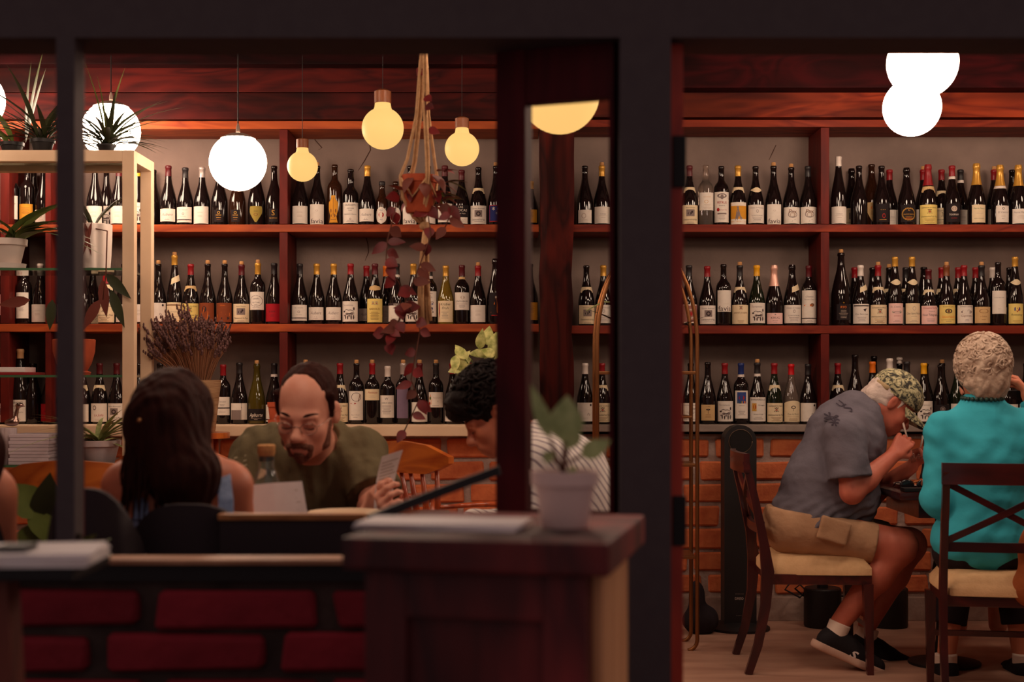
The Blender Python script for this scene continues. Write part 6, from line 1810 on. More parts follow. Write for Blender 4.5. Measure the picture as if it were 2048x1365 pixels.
# handheld plate at the right edge
hp_ = empty('dark_bowl', tuple(pw(2046, 786, 5.70)), 0, 'dark bowl held up at the right edge beside the curly hair', 'bowl')
lathe_part('bowl', [(.03, -.03), (.055, -.012), (.075, .008), (.072, .009), (.05, -.008)], MT['iron'], hp_, 24)
# tan jacket hung on the right of her chair
S = Sculpt()
jb = pw(2050, 1150, 5.22)
S.ell(jb + _v((.03, 0, .06)), (.055, .045, .13), None, .04); S.ell(jb + _v((.02, 0, -.05)), (.068, .05, .075), None, .04)
jm = S.mesh('shoulder_bag', MT['tanbag'], .007, lambda P: wob(P * _v((1, 1, .4)), 45, 17, .006))
to_local(jm, (jb[0], jb[1], 0)); jk = link('shoulder_bag', jm, None, (jb[0], jb[1], 0))
tag(jk, 'tan cloth bag hanging on the right of the chair of the woman in teal', 'bag')

# ---- tower fan and things along the brick wall
fx0 = pw(1477, 1255, 6.86)
fn = empty('tower_fan', (fx0[0], 6.86, 0), 0, 'tall black tower fan with round top opening against the brick wall', 'fan')
b = MB()
prof = []
wd, H0 = .077, .985
for a in np.linspace(0, math.pi, 17): prof.append((math.cos(a) * wd, H0 - wd + math.sin(a) * wd))
prof = [(wd, .035)] + prof + [(-wd, .035)]
n = len(prof)
b.add([(x, y, z) for y in (-.06, .06) for x, z in prof], [tuple(range(n)), tuple(range(2 * n - 1, n - 1, -1))] + [(i, (i + 1) % n, n + (i + 1) % n, n + i)[::-1] for i in range(n)])
b.build('tower', MT['black'], fn, False)
lathe_part('base', [(.15, 0), (.15, .012), (.13, .022), (.08, .04)], MT['black'], fn, 28)
MB().tube([(math.cos(a) * .056, -.062, H0 - wd + math.sin(a) * .056) for a in np.linspace(0, 2 * math.pi, 25)], .0022, 6).build('grille_ring', mat('fan_ring', C(92, 74, 60), .35, .5, metal=.6), fn, True)
MB().lathe([(.052, 0), (.052, .004)], 28).build('inner_disc', mat('fan_inner', C(26, 22, 22), .6, .2), fn).matrix_local = Matrix.Translation((0, -.060, H0 - wd)) @ Matrix.Rotation(math.pi / 2, 4, 'X')
V, Fs = text_geo('DREO', 0, .01)
MB().add([(v[0] * .016 - .006, -.0606, .150 + v[1] * .016) for v in V], Fs).build('logo_lettering', mat('fan_logo', C(176, 156, 146), .5), fn)
ind = MB()
for i in range(7): ind.box((-.024 + i * .006, -.0608, .176), (-.021 + i * .006, -.060, .179))
for i in range(5): ind.box((-.020 + i * .007, -.0608, .072), (-.017 + i * .007, -.060, .075))
ind.build('indicator_marks', mat('fan_marks', C(120, 104, 98), .5), fn)
for px, nm in ((1645, 'squat black floor canister with neck behind the cushioned seat of the bent man'), (1778, 'squat black floor canister behind the bent legs of the man in shorts')):
    c0 = pw(px, 1250, 6.93)
    cn = empty('floor_canister', (c0[0], 6.93, 0), 0, nm, 'canister', 'black canisters by the wall')
    lathe_part('drum', [(.086, 0), (.090, .006), (.090, .184), (.084, .19)], MT['black'], cn, 28)
    lathe_part('neck', [(.027, .19), (.025, .24), (.020, .242)], MT['black'], cn, 16)
cb = MB()
pts = [pw(1700, 1195, 6.98), pw(1640, 1187, 6.97), pw(1606, 1192, 6.96), pw(1590, 1178, 6.96), pw(1600, 1170, 6.95), pw(1612, 1182, 6.95), pw(1600, 1196, 6.95), pw(1570, 1180, 6.96), pw(1585, 1160, 6.97), pw(1600, 1148, 6.98)]
cb.tube(pts, .005, 6); cbo = cb.build('power_cable', MT['cord'], None, True)
tag(cbo, 'black power cable looped on the brick wall beside the canister', 'cable')
hb = MB(); rr = random.Random(4)
S = Sculpt(); c0 = pw(1402, 1245, 6.75); c0[2] = .06
S.ell(c0, (.085, .07, .075), None, .03); S.ell(c0 + _v((-.02, 0, .10)), (.04, .05, .09), None, .03)
bm_ = S.mesh('black_bag', MT['darkcloth'], .008, lambda P: wob(P, 40, 3, .006)); to_local(bm_, (c0[0], c0[1], 0)); bo = link('black_bag', bm_, None, (c0[0], c0[1], 0))
tag(bo, 'slumped black bag on the floor beside the door jamb', 'bag')

# ---- brass plant rack with arched ends behind the door post
rk = empty('brass_plant_rack', (.60, 6.42, 0), 0, 'arched brass plant rack standing behind the door post', 'rack')
for yy in (-.11, .11):
    L_ = [(-.222, yy, 0), (-.222, yy, 1.36)] + [(-.222 * math.cos(a), yy, 1.36 + .44 * math.sin(a)) for a in np.linspace(.12, math.pi - .12, 18)] + [(.222, yy, 1.36), (.222, yy, .08)] + \
         [(.222 - .045 + .045 * math.cos(a), yy, .045 + .045 * math.sin(a)) for a in np.linspace(0, -1.5, 5)]
    MB().tube(L_, .009, 8).build('arch', MT['brass'], rk, True)
for zz, hw2 in ((1.240, .215), (.830, .215), (.42, .215)):
    MB().box((-hw2, -.115, zz - .014), (hw2, .115, zz), bev=.003).build('tray', MT['brass'], rk)
for xx in (-.10, .12):
    MB().tube([(xx, -.1, 0), (xx, -.1, 1.23)], .007, 8).build('upright', MT['brass'], rk, True)
MB().box((-.10, -.11, 1.03), (.20, .11, 1.042), bev=.003).build('tray', MT['brass'], rk)
def pot(name, loc, r, h, m, label, group=None, saucer=True, cat='plant pot', plant=None):
    t = empty(name, loc, 0, label, cat, group)
    z0 = .022 if saucer else 0
    lathe_part('pot', [(r * .68, z0), (r * .72, z0 + .004), (r * .93, z0 + h * .74), (r * 1.04, z0 + h * .75), (r * 1.06, z0 + h), (r * .94, z0 + h), (r * .9, z0 + h * .86)], m, t, 28)
    lathe_part('soil', [(r * .92, z0 + h * .84), (r * .5, z0 + h * .88), (.002, z0 + h * .89)], MT['soil'], t, 20, cap0=False)
    if saucer: lathe_part('saucer', [(r * .78, 0), (r * .95, .004), (r * 1.0, .026), (r * .94, .026), (r * .9, .01)], m, t, 28)
    return t, z0 + h * .86
MT['soil'] = mat('soil', C(52, 36, 30), .95, .1, bump=(80, .8, .01))
def leaves(t, name, m, items, **k):
    for it in items:
        MB().leaf(*it, **k).build(name, m, t, True)
t, zt = pot('potted_cactus', (.585, 6.40, 1.2405), .060, .128, MT['terracotta'], 'terracotta pot and saucer on the upper tray of the brass rack', cat='potted plant')
for q in range(3):
    lathe_part('cactus_stem', [(.004, 0), (.007, .02), (.005, .05), (.001, .06)], MT['leafpale'], t, 8, (-.01 + .014 * q, 0, zt))
t, zt = pot('potted_fern', (.52, 6.42, .8305), .045, .05, MT['black'], 'small fern with feathery stems on the lower tray of the brass rack', cat='potted plant', saucer=False)
rr = random.Random(21)
for q in range(16):
    a = rr.uniform(-.3, 3.5); ln = rr.uniform(.08, .16)
    d = Vector((math.cos(a), rr.uniform(-.5, .1), .55 + rr.uniform(-.3, .4)))
    MB().leaf((0, 0, zt), d, ln, .014, curl=.25, n=6).build('frond', MT['leaf'], t, True)
t, zt = pot('potted_palm', (.62, 6.52, 1.2405), .06, .10, MT['black'], 'dark leaved potted palm arching out of the brass rack', cat='potted plant', saucer=False)
rr = random.Random(22)
for q in range(9):
    a = rr.uniform(0, 6.3); d = Vector((math.cos(a), math.sin(a) * .6, 1.4))
    MB().leaf((0, 0, zt), d, rr.uniform(.22, .34), .05, curl=.5, n=6).build('frond', MT['leafdark'], t, True)
tip = Vector(pw(1172, 622, 6.45)) - t.location
base_ = Vector((0, 0, zt + .02)); mid = Vector(pw(1206, 604, 6.45)) - t.location
MB().tube([base_, (base_ + mid) * .5 + Vector((.02, 0, .1)), mid, tip], .003, 6).build('frond_stem', MT['leafpale'], t, True)
for q in range(9):
    p0 = mid.lerp(tip, q / 8.0)
    MB().leaf(p0, Vector((-.45, 0, -.9)), .055, .007, curl=.25, n=4).build('frond_leaflet', MT['leafpale'], t, True)

# ---- cream shelf unit with glass shelves on the left
EX0, EX1, EY0, EY1, EZ = -2.55, -1.60, 6.02, 6.36, 2.175
eg = empty('shelf_unit', ((EX0 + EX1) / 2, 6.19, 0), 0, 'cream painted metal shelf unit with glass shelves, full of plants', 'shelf unit')
def epart(nm, lo, hi, m, bev=.003):
    o_ = eg.location
    return MB().box(tuple(a - b for a, b in zip(lo, o_)), tuple(a - b for a, b in zip(hi, o_)), bev=bev).build(nm, m, eg)
bt = .050
for x0_, x1_ in ((EX0, EX0 + bt), (EX1 - bt, EX1)):
    for y0_, y1_ in ((EY0, EY0 + bt), (EY1 - bt, EY1)):
        epart('post', (x0_, y0_, 0), (x1_, y1_, EZ), MT['cream'])
for y0_ in (EY0, EY1 - bt):
    epart('rail', (EX0 + bt, y0_, EZ - .048), (EX1 - bt, y0_ + bt, EZ), MT['cream'])
    epart('rail', (EX0 + bt, y0_, .10), (EX1 - bt, y0_ + bt, .15), MT['cream'])
for x0_ in (EX0, EX1 - bt):
    epart('rail', (x0_, EY0 + bt, EZ - .048), (x0_ + bt, EY1 - bt, EZ), MT['cream'])
GZ = [1.676, 1.222, .84]
for z_ in (EZ - .012, 1.676, 1.222, .84):
    epart('glass_shelf', (EX0 + bt, EY0 + .012, z_ - .010), (EX1 - bt - .001, EY1 - .02, z_), MT['glass'], 0)
    epart('glass_edge', (EX0 + bt, EY0 + .008, z_ - .010), (EX1 - bt - .001, EY0 + .0118, z_), MT['glassedge'], 0)
# items on it
def ep(px, D): return (px - 1024) / F * D
# top plants
def spiky(name, loc, label, n, L, wdt, m, seed, potr=.07, poth=.10, potm='black', lift=.8, curl=.5, px_dir=None):
    t, zt = pot(name, loc, potr, poth, MT[potm], label, cat='potted plant', saucer=False)
    rr = random.Random(seed)
    for q in range(n):
        a = rr.uniform(0, 2 * math.pi)
        d = Vector((math.cos(a), math.sin(a) * .7, rr.uniform(.15, 1) * lift * 2))
        MB().leaf((rr.uniform(-.02, .02), rr.uniform(-.02, .02), zt), d, L * rr.uniform(.6, 1.1), wdt, curl=curl * rr.uniform(.5, 1.3), n=7, fold=.3).build('leaf', MT[m], t, True)
    return t
spiky('spider_plant', (-2.02, 6.12, EZ + .001), 'spiky spider plant on top of the cream shelf unit, left of the dark mullion', 40, .36, .022, 'leafdark', 31, .05, .06)
t = spiky('spider_plant', (-1.74, 6.10, EZ + .001), 'spiky plant on top of the cream shelf unit, in front of the glowing globe', 46, .30, .020, 'leafdark', 33, .04, .035)
for dx, dz, L_ in ((-.16, 1, .36), (-.06, 1.6, .30), (.16, 1.1, .34)):
    MB().leaf((0, 0, .04), Vector((dx, 0, dz)), L_, .03, curl=.1, n=6).build('leaf', MT['leaf'], t, True)
t = spiky('yucca_plant', (-2.18, 6.2, EZ + .001), 'upright green bladed plant on the cream shelf unit behind the mullion', 5, .2, .03, 'leaf', 35, .05, .06)
for dx, L_ in ((.02, .36), (.14, .42), (.22, .34)):
    MB().leaf((.06, 0, .06), Vector((dx, 0, 1)), L_, .034, curl=.05, n=6).build('leaf', MT['leaf'], t, True)
# white pot with strap leaved plant on the upper glass shelf
t, zt = pot('orchid_plant', (ep(12, 6.14), 6.14, 1.6765), .085, .11, MT['white'], 'strap leaved green plant in a white pot on the upper glass shelf', cat='potted plant')
rr = random.Random(41)
for q in range(16):
    a = rr.uniform(-.6, 3.7); d = Vector((math.cos(a), rr.uniform(-.6, .1), rr.uniform(.6, 1.8)))
    MB().leaf((rr.uniform(-.02, .06), 0, zt), d, rr.uniform(.18, .34), rr.uniform(.035, .055), curl=rr.uniform(.5, 1.1), n=8).build('leaf', MT['leaf'], t, True)
for q in range(4):
    d = Vector((.5 + .12 * q, -.4, .9))
    MB().leaf((.05, -.03, zt), d, .30, .045, curl=1.3, n=8).build('leaf', MT['leaf'], t, True)
# fluted white vase with dry leaves
vz = empty('fluted_vase', (ep(186, 6.16), 6.16, 1.6765), 0, 'white fluted ceramic vase on the upper glass shelf by the mullion', 'vase')
prof = [(.058, 0), (.066, .006), (.070, .06), (.073, .13), (.074, .195), (.070, .198), (.066, .19)]
MB().lathe(prof, 64, flute=.13, nfl=9).build('vase', MT['white'], vz, True, SM)
rr = random.Random(43)
for q in range(7):
    a = rr.uniform(0, 6.3)
    MB().leaf((0, 0, .17), Vector((math.cos(a) * .5, math.sin(a) * .3, 1.2)), rr.uniform(.14, .26), .03, curl=.4, n=6).build('leaf', MT['leafdark'], vz, True)
for q, (dx, dz) in enumerate(((-.25, -1), (.2, -1.0))):
    MB().leaf((.02 - .03 * q, -.086, .20), Vector((dx, -.02, dz)), .15, .018, up=(0, -1, 0), curl=.0, n=6).build('dry_leaf', MT['leafbrown'], vz, True)
# dark trailing leaves hanging below the upper shelf
for q, (px_, py_, dx, dz, L_) in enumerate(((205, 560, .1, -1, .16), (222, 580, .35, -1, .17), (200, 600, -.4, -.7, .15), (212, 548, .5, -.5, .15), (60, 600, -.9, -.15, .14), (105, 600, -.1, -1, .13))):
    p0 = Vector(pw(px_, py_, 6.0)) - vz.location
    MB().leaf(p0, Vector((dx, -.05, dz)), L_, .045, up=(0, -1, 0), curl=.08, n=6).build('trailing_leaf', MT['leafdark'] if q % 2 else MT['leafbrown'], vz, True)
MB().tube([Vector((0, -.05, .18)), Vector((.09, -.10, .16)), Vector(pw(212, 545, 6.0)) - vz.location, Vector(pw(206, 600, 6.0)) - vz.location], .003, 5).build('trailing_stem', MT['stem'], vz, True)
# terracotta vase
rv = empty('terracotta_vase', (ep(148, 6.16), 6.16, 1.2225), 0, 'large terracotta vase on the lower glass shelf behind the mullion', 'vase')
lathe_part('vase', [(.068, 0), (.072, .012), (.056, .018), (.074, .05), (.088, .10), (.091, .152), (.086, .155), (.08, .14)], MT['terracotta'], rv, 32)
mg = MB().box((ep(-30, 6.1), 6.06, 1.2345), (ep(56, 6.1), 6.20, 1.256), bev=.002).build('magazine', MT['paper']); tag(mg, 'thick pale book on the lower glass shelf at the left edge', 'book')
mg = MB().box((ep(-30, 6.1), 6.06, 1.2225), (ep(72, 6.1), 6.22, 1.2340), bev=.002).build('red_book', mat('redbook', C(150, 30, 34), .6)); tag(mg, 'thin red book under the thick pale book on the glass shelf', 'book')
# lowest shelf: fluted grey vase, magazines, metal bird, spider plant
rr = random.Random(50)
for k in range(9):
    z0_ = .8405 + k * .0145
    o_ = MB().box((-.085, -.10, 0), (.085 + rr.uniform(-.004, .004), .10, .0135), bev=.002).build('magazine', MT['magazine'])
    o_.location = (ep(70, 6.12) + rr.uniform(-.004, .004), 6.14, z0_)
    tag(o_, '%s grey magazine from the bottom of the pile on the lowest glass shelf' % ORD[k] if k < 8 else 'topmost dark covered magazine of the pile on the lowest glass shelf', 'magazine', 'pile of magazines')
vz2 = empty('fluted_vase', (ep(14, 6.1), 6.10, .8405), 0, 'tall grey ribbed vase beside the magazine pile', 'vase')
MB().lathe([(.030, 0), (.034, .01), (.040, .10), (.038, .155), (.034, .156)], 48, flute=.08, nfl=14).build('vase', MT['papergrey'], vz2, True, SM)
S = Sculpt(); S.ell((0, 0, .02), (.030, .02, .017)); S.cone((.014, 0, .028), (.026, 0, .085), .010, .007, .02); S.ell((.034, 0, .094), (.018, .011, .010), None, .01); S.cone((.046, 0, .092), (.064, 0, .086), .004, .001, .004)
bd = S.mesh('metal_bird', MT['chrome'], .004); bo = link('metal_bird', bd, None, (ep(20, 6.08), 6.10, .999)); tag(bo, 'silver metal bird figurine on the ribbed grey vase', 'figurine')
t = spiky('spider_plant', (ep(200, 6.14), 6.14, .8405), 'variegated spider plant in a square grey pot on the lowest glass shelf', 34, .30, .022, 'leafpale', 61, .085, .10, 'papergrey', .7, .75)

# ---- lavender in a basket on a small stand, behind the long haired woman
sd_ = empty('plant_stand', (ep(392, 6.4), 6.4, 0), 0, 'small plant stand under the lavender basket, hidden by the long hair', 'stand')
lathe_part('stand_top', [(.15, .94), (.15, .965)], MT['honey'], sd_, 28)
for a in (0.5, 2.6, 4.7):
    MB().tube([(math.cos(a) * .13, math.sin(a) * .13, 0), (math.cos(a) * .09, math.sin(a) * .09, .94)], .012, 8).build('leg', MT['honeyz'], sd_, True)
lv = empty('lavender_basket', (ep(392, 6.4), 6.4, .9655), 0, 'woven basket of dried lavender behind the long haired woman', 'plant')
lathe_part('basket', [(.082, 0), (.086, .01), (.098, .12), (.112, .235), (.105, .236), (.09, .16)], MT['basket'], lv, 32)
rr = random.Random(77)
for q in range(300):
    a = rr.uniform(0, 6.28); sp = math.sqrt(rr.random())
    base_ = Vector((math.cos(a) * .05 * sp, math.sin(a) * .05 * sp, .20))
    top = Vector((math.cos(a) * .19 * sp - .045, math.sin(a) * .16 * sp, .40 + .10 * (1 - sp) + rr.uniform(-.07, .06)))
    if q == 0: sb, hb_ = MB(), MB()
    sb.tube([base_, base_.lerp(top, .6) + Vector((0, 0, .02)), top], [.0022, .002, .0014], 4, caps=False)
    d = (top - base_).normalized()
    for j in range(5):
        p = top + d * (j * .011 - .01) + Vector((rr.uniform(-.004, .004), rr.uniform(-.004, .004), 0))
        hb_.sphere(p, (.0072 - .0007 * j, .0072 - .0007 * j, .0085), 5, 4)
o1 = sb.build('dry_stems', MT['lavstem'], lv, True); o1['kind'] = 'stuff'
o2 = hb_.build('flower_spikes', MT['lavender'], lv, True); o2['kind'] = 'stuff'

# ---- honey coloured chairs
def honey_chair(loc, rz, label, spindles=True):
    r = empty('wooden_chair', loc, rz, label, 'chair', 'honey coloured wooden chairs')
    yb = -.20
    N = 11
    vs, fs = [], []
    for i in range(N + 1):
        t_ = i / N; x = -.235 + .47 * t_; y = yb - .05 + .07 * (abs(2 * t_ - 1) ** 2.2); e = min(1, 5 * min(t_, 1 - t_) + .25)
        zt_ = .875 + .065 * e * (.82 + .18 * math.cos((2 * t_ - 1) * 2.6)); zb_ = .875 - .055 * e
        vs += [(x, y - .012, zb_), (x, y + .012, zb_), (x, y + .012, zt_), (x, y - .012, zt_)]
    for i in range(N):
        for k in range(4):
            a, b_ = i * 4 + k, i * 4 + (k + 1) % 4
            fs.append((a, b_, b_ + 4, a + 4))
    fs += [(3, 2, 1, 0), (N * 4, N * 4 + 1, N * 4 + 2, N * 4 + 3)]
    MB().add(vs, fs).build('top_rail', MT['honey'], r, True, SM)
    MB().lathe([(.02, .43), (.21, .43), (.225, .445), (.22, .462), (.19, .464)], 28, sy=1.0).build('seat', MT['honey'], r, True, SM)
    if spindles:
        for i in range(7):
            t_ = (i + .5) / 7; x = -.20 + .40 * t_
            y1_ = yb - .05 + .07 * (abs(2 * t_ - 1) ** 2.2)
            MB().tube([(x * .82, -.165 + .03 * abs(2 * t_ - 1), .455), (x * .92, (y1_ - .17) / 2, .66), (x, y1_, .85)], [.009, .013, .008], 8).build('spindle', MT['honeyz'], r, True)
        for sg_ in (-1, 1):
            MB().tube([(sg_ * .225, -.22, .70), (sg_ * .245, -.08, .705), (sg_ * .24, .08, .70)], [.013, .017, .022], 8, flat=.6).build('arm', MT['honeyz'], r, True)
            MB().tube([(sg_ * .20, .06, .455), (sg_ * .238, .06, .70)], [.012, .011], 8).build('arm_post', MT['honeyz'], r, True)
    for sx_ in (-1, 1):
        for sy_ in (-1, 1):
            MB().tube([(sx_ * .13, sy_ * .13, .44), (sx_ * .165, sy_ * .165, .22), (sx_ * .19, sy_ * .19, 0)], [.014, .019, .012], 10).build('leg', MT['honeyz'], r, True)
    MB().tube([(-.165, 0, .2), (.165, 0, .2)], .010, 8).build('stretcher', MT['honeyz'], r, True)
    return r
honey_chair((ep(905, 5.45), 5.56, 0.03), math.radians(-52), 'honey wood spindle back armchair behind the table, right of the bearded man')
honey_chair((ep(352, 5.5), 5.72, 0.0), math.radians(-4), 'honey wood chair behind the long haired woman, only its rail end showing')
honey_chair((ep(128, 4.62), 4.86, 0.0), math.radians(3), 'honey wood chair with broad curved rail below the cream shelf unit', spindles=False)
bg = empty('handbag', (ep(92, 4.8), 4.82, .465), 0, 'mauve leather handbag on the seat of the broad railed chair', 'bag')
S = Sculpt(); S.ell((0, 0, .10), (.13, .07, .10), None); S.ell((-.02, -.02, .19), (.10, .05, .05), None, .03)
link('body', S.mesh('body', MT['bag'], .007, lambda P: wob(P, 40, 8, .006)), bg)
MB().tube([(-.10, -.05, .15), (-.12, -.1, .10), (-.05, -.12, .04), (.05, -.11, .05)], .006, 6).build('chain_strap', MT['chrome'], bg, True)

# ---- table and bench of the left party
tl = empty('dining_table', (-.60, 3.86, 0), 0, 'dark table the bearded man and the long haired woman sit at', 'table')
MB().box((-.42, -.28, .795), (.42, .26, .825), bev=.006).build('table_top', MT['mahogx'], tl)
for a_, b_ in ((-.36, -.22), (.36, -.22), (-.36, .2), (.36, .2)):
    MB().box((a_ - .025, b_ - .025, 0), (a_ + .025, b_ + .025, .795)).build('leg', MT['mahog'], tl)
pz = empty('dinner_plate', (ep(692, 3.72), 3.72, .8255), 0, 'shallow tan plate at the right end of the bearded man\'s table', 'plate')
lathe_part('plate', [(.06, 0), (.07, .004), (.10, .030), (.097, .032), (.066, .010)], MT['cream'], pz, 28)
bn = empty('bench_back', (ep(585, 2.92), 2.92, 0), 0, 'black panelled bench back with a light wood cap in front of the table', 'bench')
MB().box((-.146, -.014, 0), (.146, .014, .914)).build('panel', MT['chairblack'], bn)
MB().box((-.150, -.020, .914), (.150, .020, .926), bev=.002).build('cap', wood('cap_wood', C(176, 116, 62), C(140, 84, 44), 'X', .5, knots=False), bn)
MB().box((-.14, .014, .42), (.14, .10, .46)).build('seat', MT['chairblack'], bn)
def round_back(loc, w_, ztop, label):
    r = empty('dark_chair', loc, 0, label, 'chair', 'black round backed chairs by the window')
    N = 14; vs, fs = [], []
    for i in range(N + 1):
        t_ = i / N; x = -w_ + 2 * w_ * t_; y = -.0 + .10 * (2 * t_ - 1) ** 2
        zt_ = ztop - .16 * abs(2 * t_ - 1) ** 3.0
        vs += [(x, y - .012, .52), (x, y + .012, .52), (x, y + .012, zt_), (x, y - .012, zt_)]
    for i in range(N):
        for k in range(4):
            a, b_ = i * 4 + k, i * 4 + (k + 1) % 4
            fs.append((a, b_, b_ + 4, a + 4))
    fs += [(3, 2, 1, 0), (N * 4, N * 4 + 1, N * 4 + 2, N * 4 + 3)]
    MB().add(vs, fs).build('backrest', MT['chairblack'], r, True, SM)
    MB().box((-w_ * .95, 0.0, .40), (w_ * .95, .38, .45), bev=.01).build('seat', MT['chairblack'], r)
    for sx_ in (-1, 1):
        for y_0 in (.03, .35):
            MB().box((sx_ * w_ * .85 - .015, y_0 - .015, 0), (sx_ * w_ * .85 + .015, y_0 + .015, .52 if y_0 < .1 else .42)).build('leg', MT['chairblack'], r)
    return r
round_back((ep(372, 2.93), 2.93, 0), .165, .945, 'black round backed chair under the long haired woman')
round_back((ep(165, 2.83), 2.83, 0), .105, .985, 'black round backed chair behind the dark mullion')
# menu cards and carafe
def sheet(name, corners, label, textlines=8, cols=1, bend=0.0, group='menu sheets'):
    """thin folded card from four corner points (tl, tr, br, bl)"""
    A = [Vector(c) for c in corners]
    c0 = (A[2] + A[3]) / 2
    r = empty(name, c0, 0, label, 'menu', group)
    N = 8; vs = []
    nrm = (A[1] - A[0]).cross(A[3] - A[0]).normalized()
    def P_(u, v): return A[0].lerp(A[1], u).lerp(A[3].lerp(A[2], u), v) + nrm * (bend * math.sin(math.pi * v)) - c0
    for th in (0, .0012):
        for j in range(N + 1):
            for i in range(3): vs.append(P_(i / 2, j / N) + nrm * (th - (.006 if i == 1 and cols == 2 else 0)))
    fs = []
    n1 = (N + 1) * 3
    for j in range(N):
        for i in range(2):
            a = j * 3 + i
            fs += [(a, a + 1, a + 4, a + 3), (n1 + a, n1 + a + 3, n1 + a + 4, n1 + a + 1)]
    MB().add(vs, fs).build('card', MT['paper'], r)
    tb_ = MB(); rr_ = random.Random(len(label))
    sgn = -1 if nrm.y > 0 else 1
    for col in range(cols):
        for k in range(textlines):
            v0 = .12 + .8 * k / textlines
            u0 = .08 + col / cols; u1 = u0 + (.84 / cols) * rr_.uniform(.6, 1)
            q_ = [P_(u0, v0), P_(min(u1, .95), v0), P_(min(u1, .95), v0 + .018), P_(u0, v0 + .018)]
            tb_.add([x + nrm * (sgn * .0018 + (.0012 if sgn > 0 else 0)) for x in q_], [(0, 1, 2, 3)])
    tb_.build('print', INK['pale'], r)
    return r
sheet('menu_card', (W(486, 972, 3.42), W(604, 963, 3.44), W(616, 1034, 3.42), W(490, 1036, 3.40)), 'open menu held up by the long haired woman', 7, 2)
sheet('menu_card', (W(764, 914, 3.88), W(806, 900, 3.92), W(782, 1022, 3.90), W(748, 1030, 3.86)), 'tall curling paper menu in the hand of the bearded man', 14, 1, .012)
cf = empty('glass_carafe', (ep(533, 3.62), 3.62, .8255), 0, 'glass water carafe with cork stopper in front of the bearded man', 'carafe')
MB().lathe([(.030, 0), (.034, .004), (.036, .06), (.034, .115), (.024, .142), (.019, .155), (.020, .185), (.018, .186), (.017, .155), (.031, .115), (.033, .06), (.031, .008)], 28).build('bottle', MT['glass'], cf, True, SM)
lathe_part('stopper', [(.017, .168), (.021, .186), (.023, .190), (.023, .208), (.020, .211)], CORK, cf, 20)

# ---- hanging planter
hpz = W(848, 108, 4.75)
pc = W(838, 385, 4.75)
mp_ = empty('hanging_planter', (pc.x, pc.y, pc.z), 0, 'macrame hanging planter with terracotta pot and trailing red leaves', 'hanging planter')
L0 = lambda px, py, d=0.0: Vector(W(px, py, 4.75 + d)) - mp_.location
ps = sc(4.75)
lathe_part('pot', [(.040, -.070), (.044, -.066), (.056, .030), (.062, .031), (.063, .055), (.055, .056), (.05, .03)], MT['terracotta'], mp_, 28)
lathe_part('soil', [(.056, .036), (.002, .042)], MT['soil'], mp_, 20, cap0=False)
for q in range(4):
    a = .5 + q * math.pi / 2
    ox, oy = math.cos(a), math.sin(a)
    top = L0(848, 60)
    pts = [top, L0(847, 130) + Vector((ox * .012, oy * .012, 0)), L0(845, 230) + Vector((ox * .022, oy * .02, 0)), L0(842, 320) + Vector((ox * .05, oy * .045, 0)), Vector((ox * .068, oy * .068, .05)), Vector((ox * .060, oy * .060, -.02)), Vector((ox * .02, oy * .02, -.085)), L0(850, 455)]
    for off in (-.004, .004):
        MB().tube([p + Vector((off * (1 if q % 2 else .3), 0, 0)) for p in pts], .0042, 6).build('rope', MT['rope'], mp_, True)
for q in range(4):
    a = .5 + q * math.pi / 2; b2_ = a + math.pi / 2
    MB().tube([Vector((math.cos(a) * .066, math.sin(a) * .066, .045)), Vector((math.cos((a + b2_) / 2) * .062, math.sin((a + b2_) / 2) * .062, -.022)), Vector((math.cos(b2_) * .066, math.sin(b2_) * .066, .045))], .004, 6).build('net_rope', MT['rope'], mp_, True)
rr = random.Random(3)
for q in range(9):
    dx, dy = rr.uniform(-.018, .018), rr.uniform(-.014, .014)
    pts = [L0(850, 455), L0(850, 500) + Vector((dx * .6, dy, 0)), L0(849, 580) + Vector((dx, dy, 0)), L0(852, 644) + Vector((dx * 1.3, dy, rr.uniform(-.01, .01)))]
    MB().tube(pts, [.006, .0062, .006, .0055], 6).build('tassel', MT['rope'], mp_, True)
MB().lathe([(.016, -.012), (.019, 0), (.016, .012)], 12).build('knot', MT['rope'], mp_, True).location = L0(850, 452)
rr = random.Random(8)
ml = ['leafred', 'leafred', 'leaforange', 'leafbrown', 'leaf']
for q in range(34):                                   # foliage round the pot
    a = rr.uniform(0, 6.28); rad = rr.uniform(.03, .075)
    p0 = Vector((math.cos(a) * rad + .03, math.sin(a) * rad, rr.uniform(-.05, .07)))
    d = Vector((math.cos(a) + .4, math.sin(a) * .6 - .3, rr.uniform(-.9, .5)))
    MB().leaf(p0, d, rr.uniform(.05, .085), rr.uniform(.032, .05), curl=.3, n=6).build('leaf', MT[ml[q % 5]], mp_, True)
def trail(pts, n, seed, sizes=(.04, .065)):
    rr = random.Random(seed)
    P_ = [L0(*p) for p in pts]
    MB().tube(P_, .0022, 5).build('vine', MT['stem'], mp_, True)
    tot = len(P_) - 1
    for k in range(n):
        t_ = (k + rr.random()) / n * tot; i = min(int(t_), tot - 1)
        p0 = P_[i].lerp(P_[i + 1], t_ - i)
        d = Vector((rr.uniform(-1, 1), rr.uniform(-.6, .2), rr.uniform(-1, .1)))
        MB().leaf(p0, d, rr.uniform(*sizes), rr.uniform(.028, .044), up=(0, -1, .3), curl=.15, n=6).build('leaf', MT[rr.choice(['leafred', 'leafred', 'leafred', 'leafbrown'])], mp_, True)
trail([(815, 350), (790, 420, -.03), (775, 480, -.03), (772, 520, -.03), (800, 570, -.03), (800, 640, -.02), (775, 690, -.02)], 17, 1)
trail([(850, 390), (862, 470, -.05), (836, 540, -.05), (812, 600, -.05), (840, 660, -.04), (822, 760, -.04), (838, 800, -.04), (806, 868, -.04)], 22, 2)
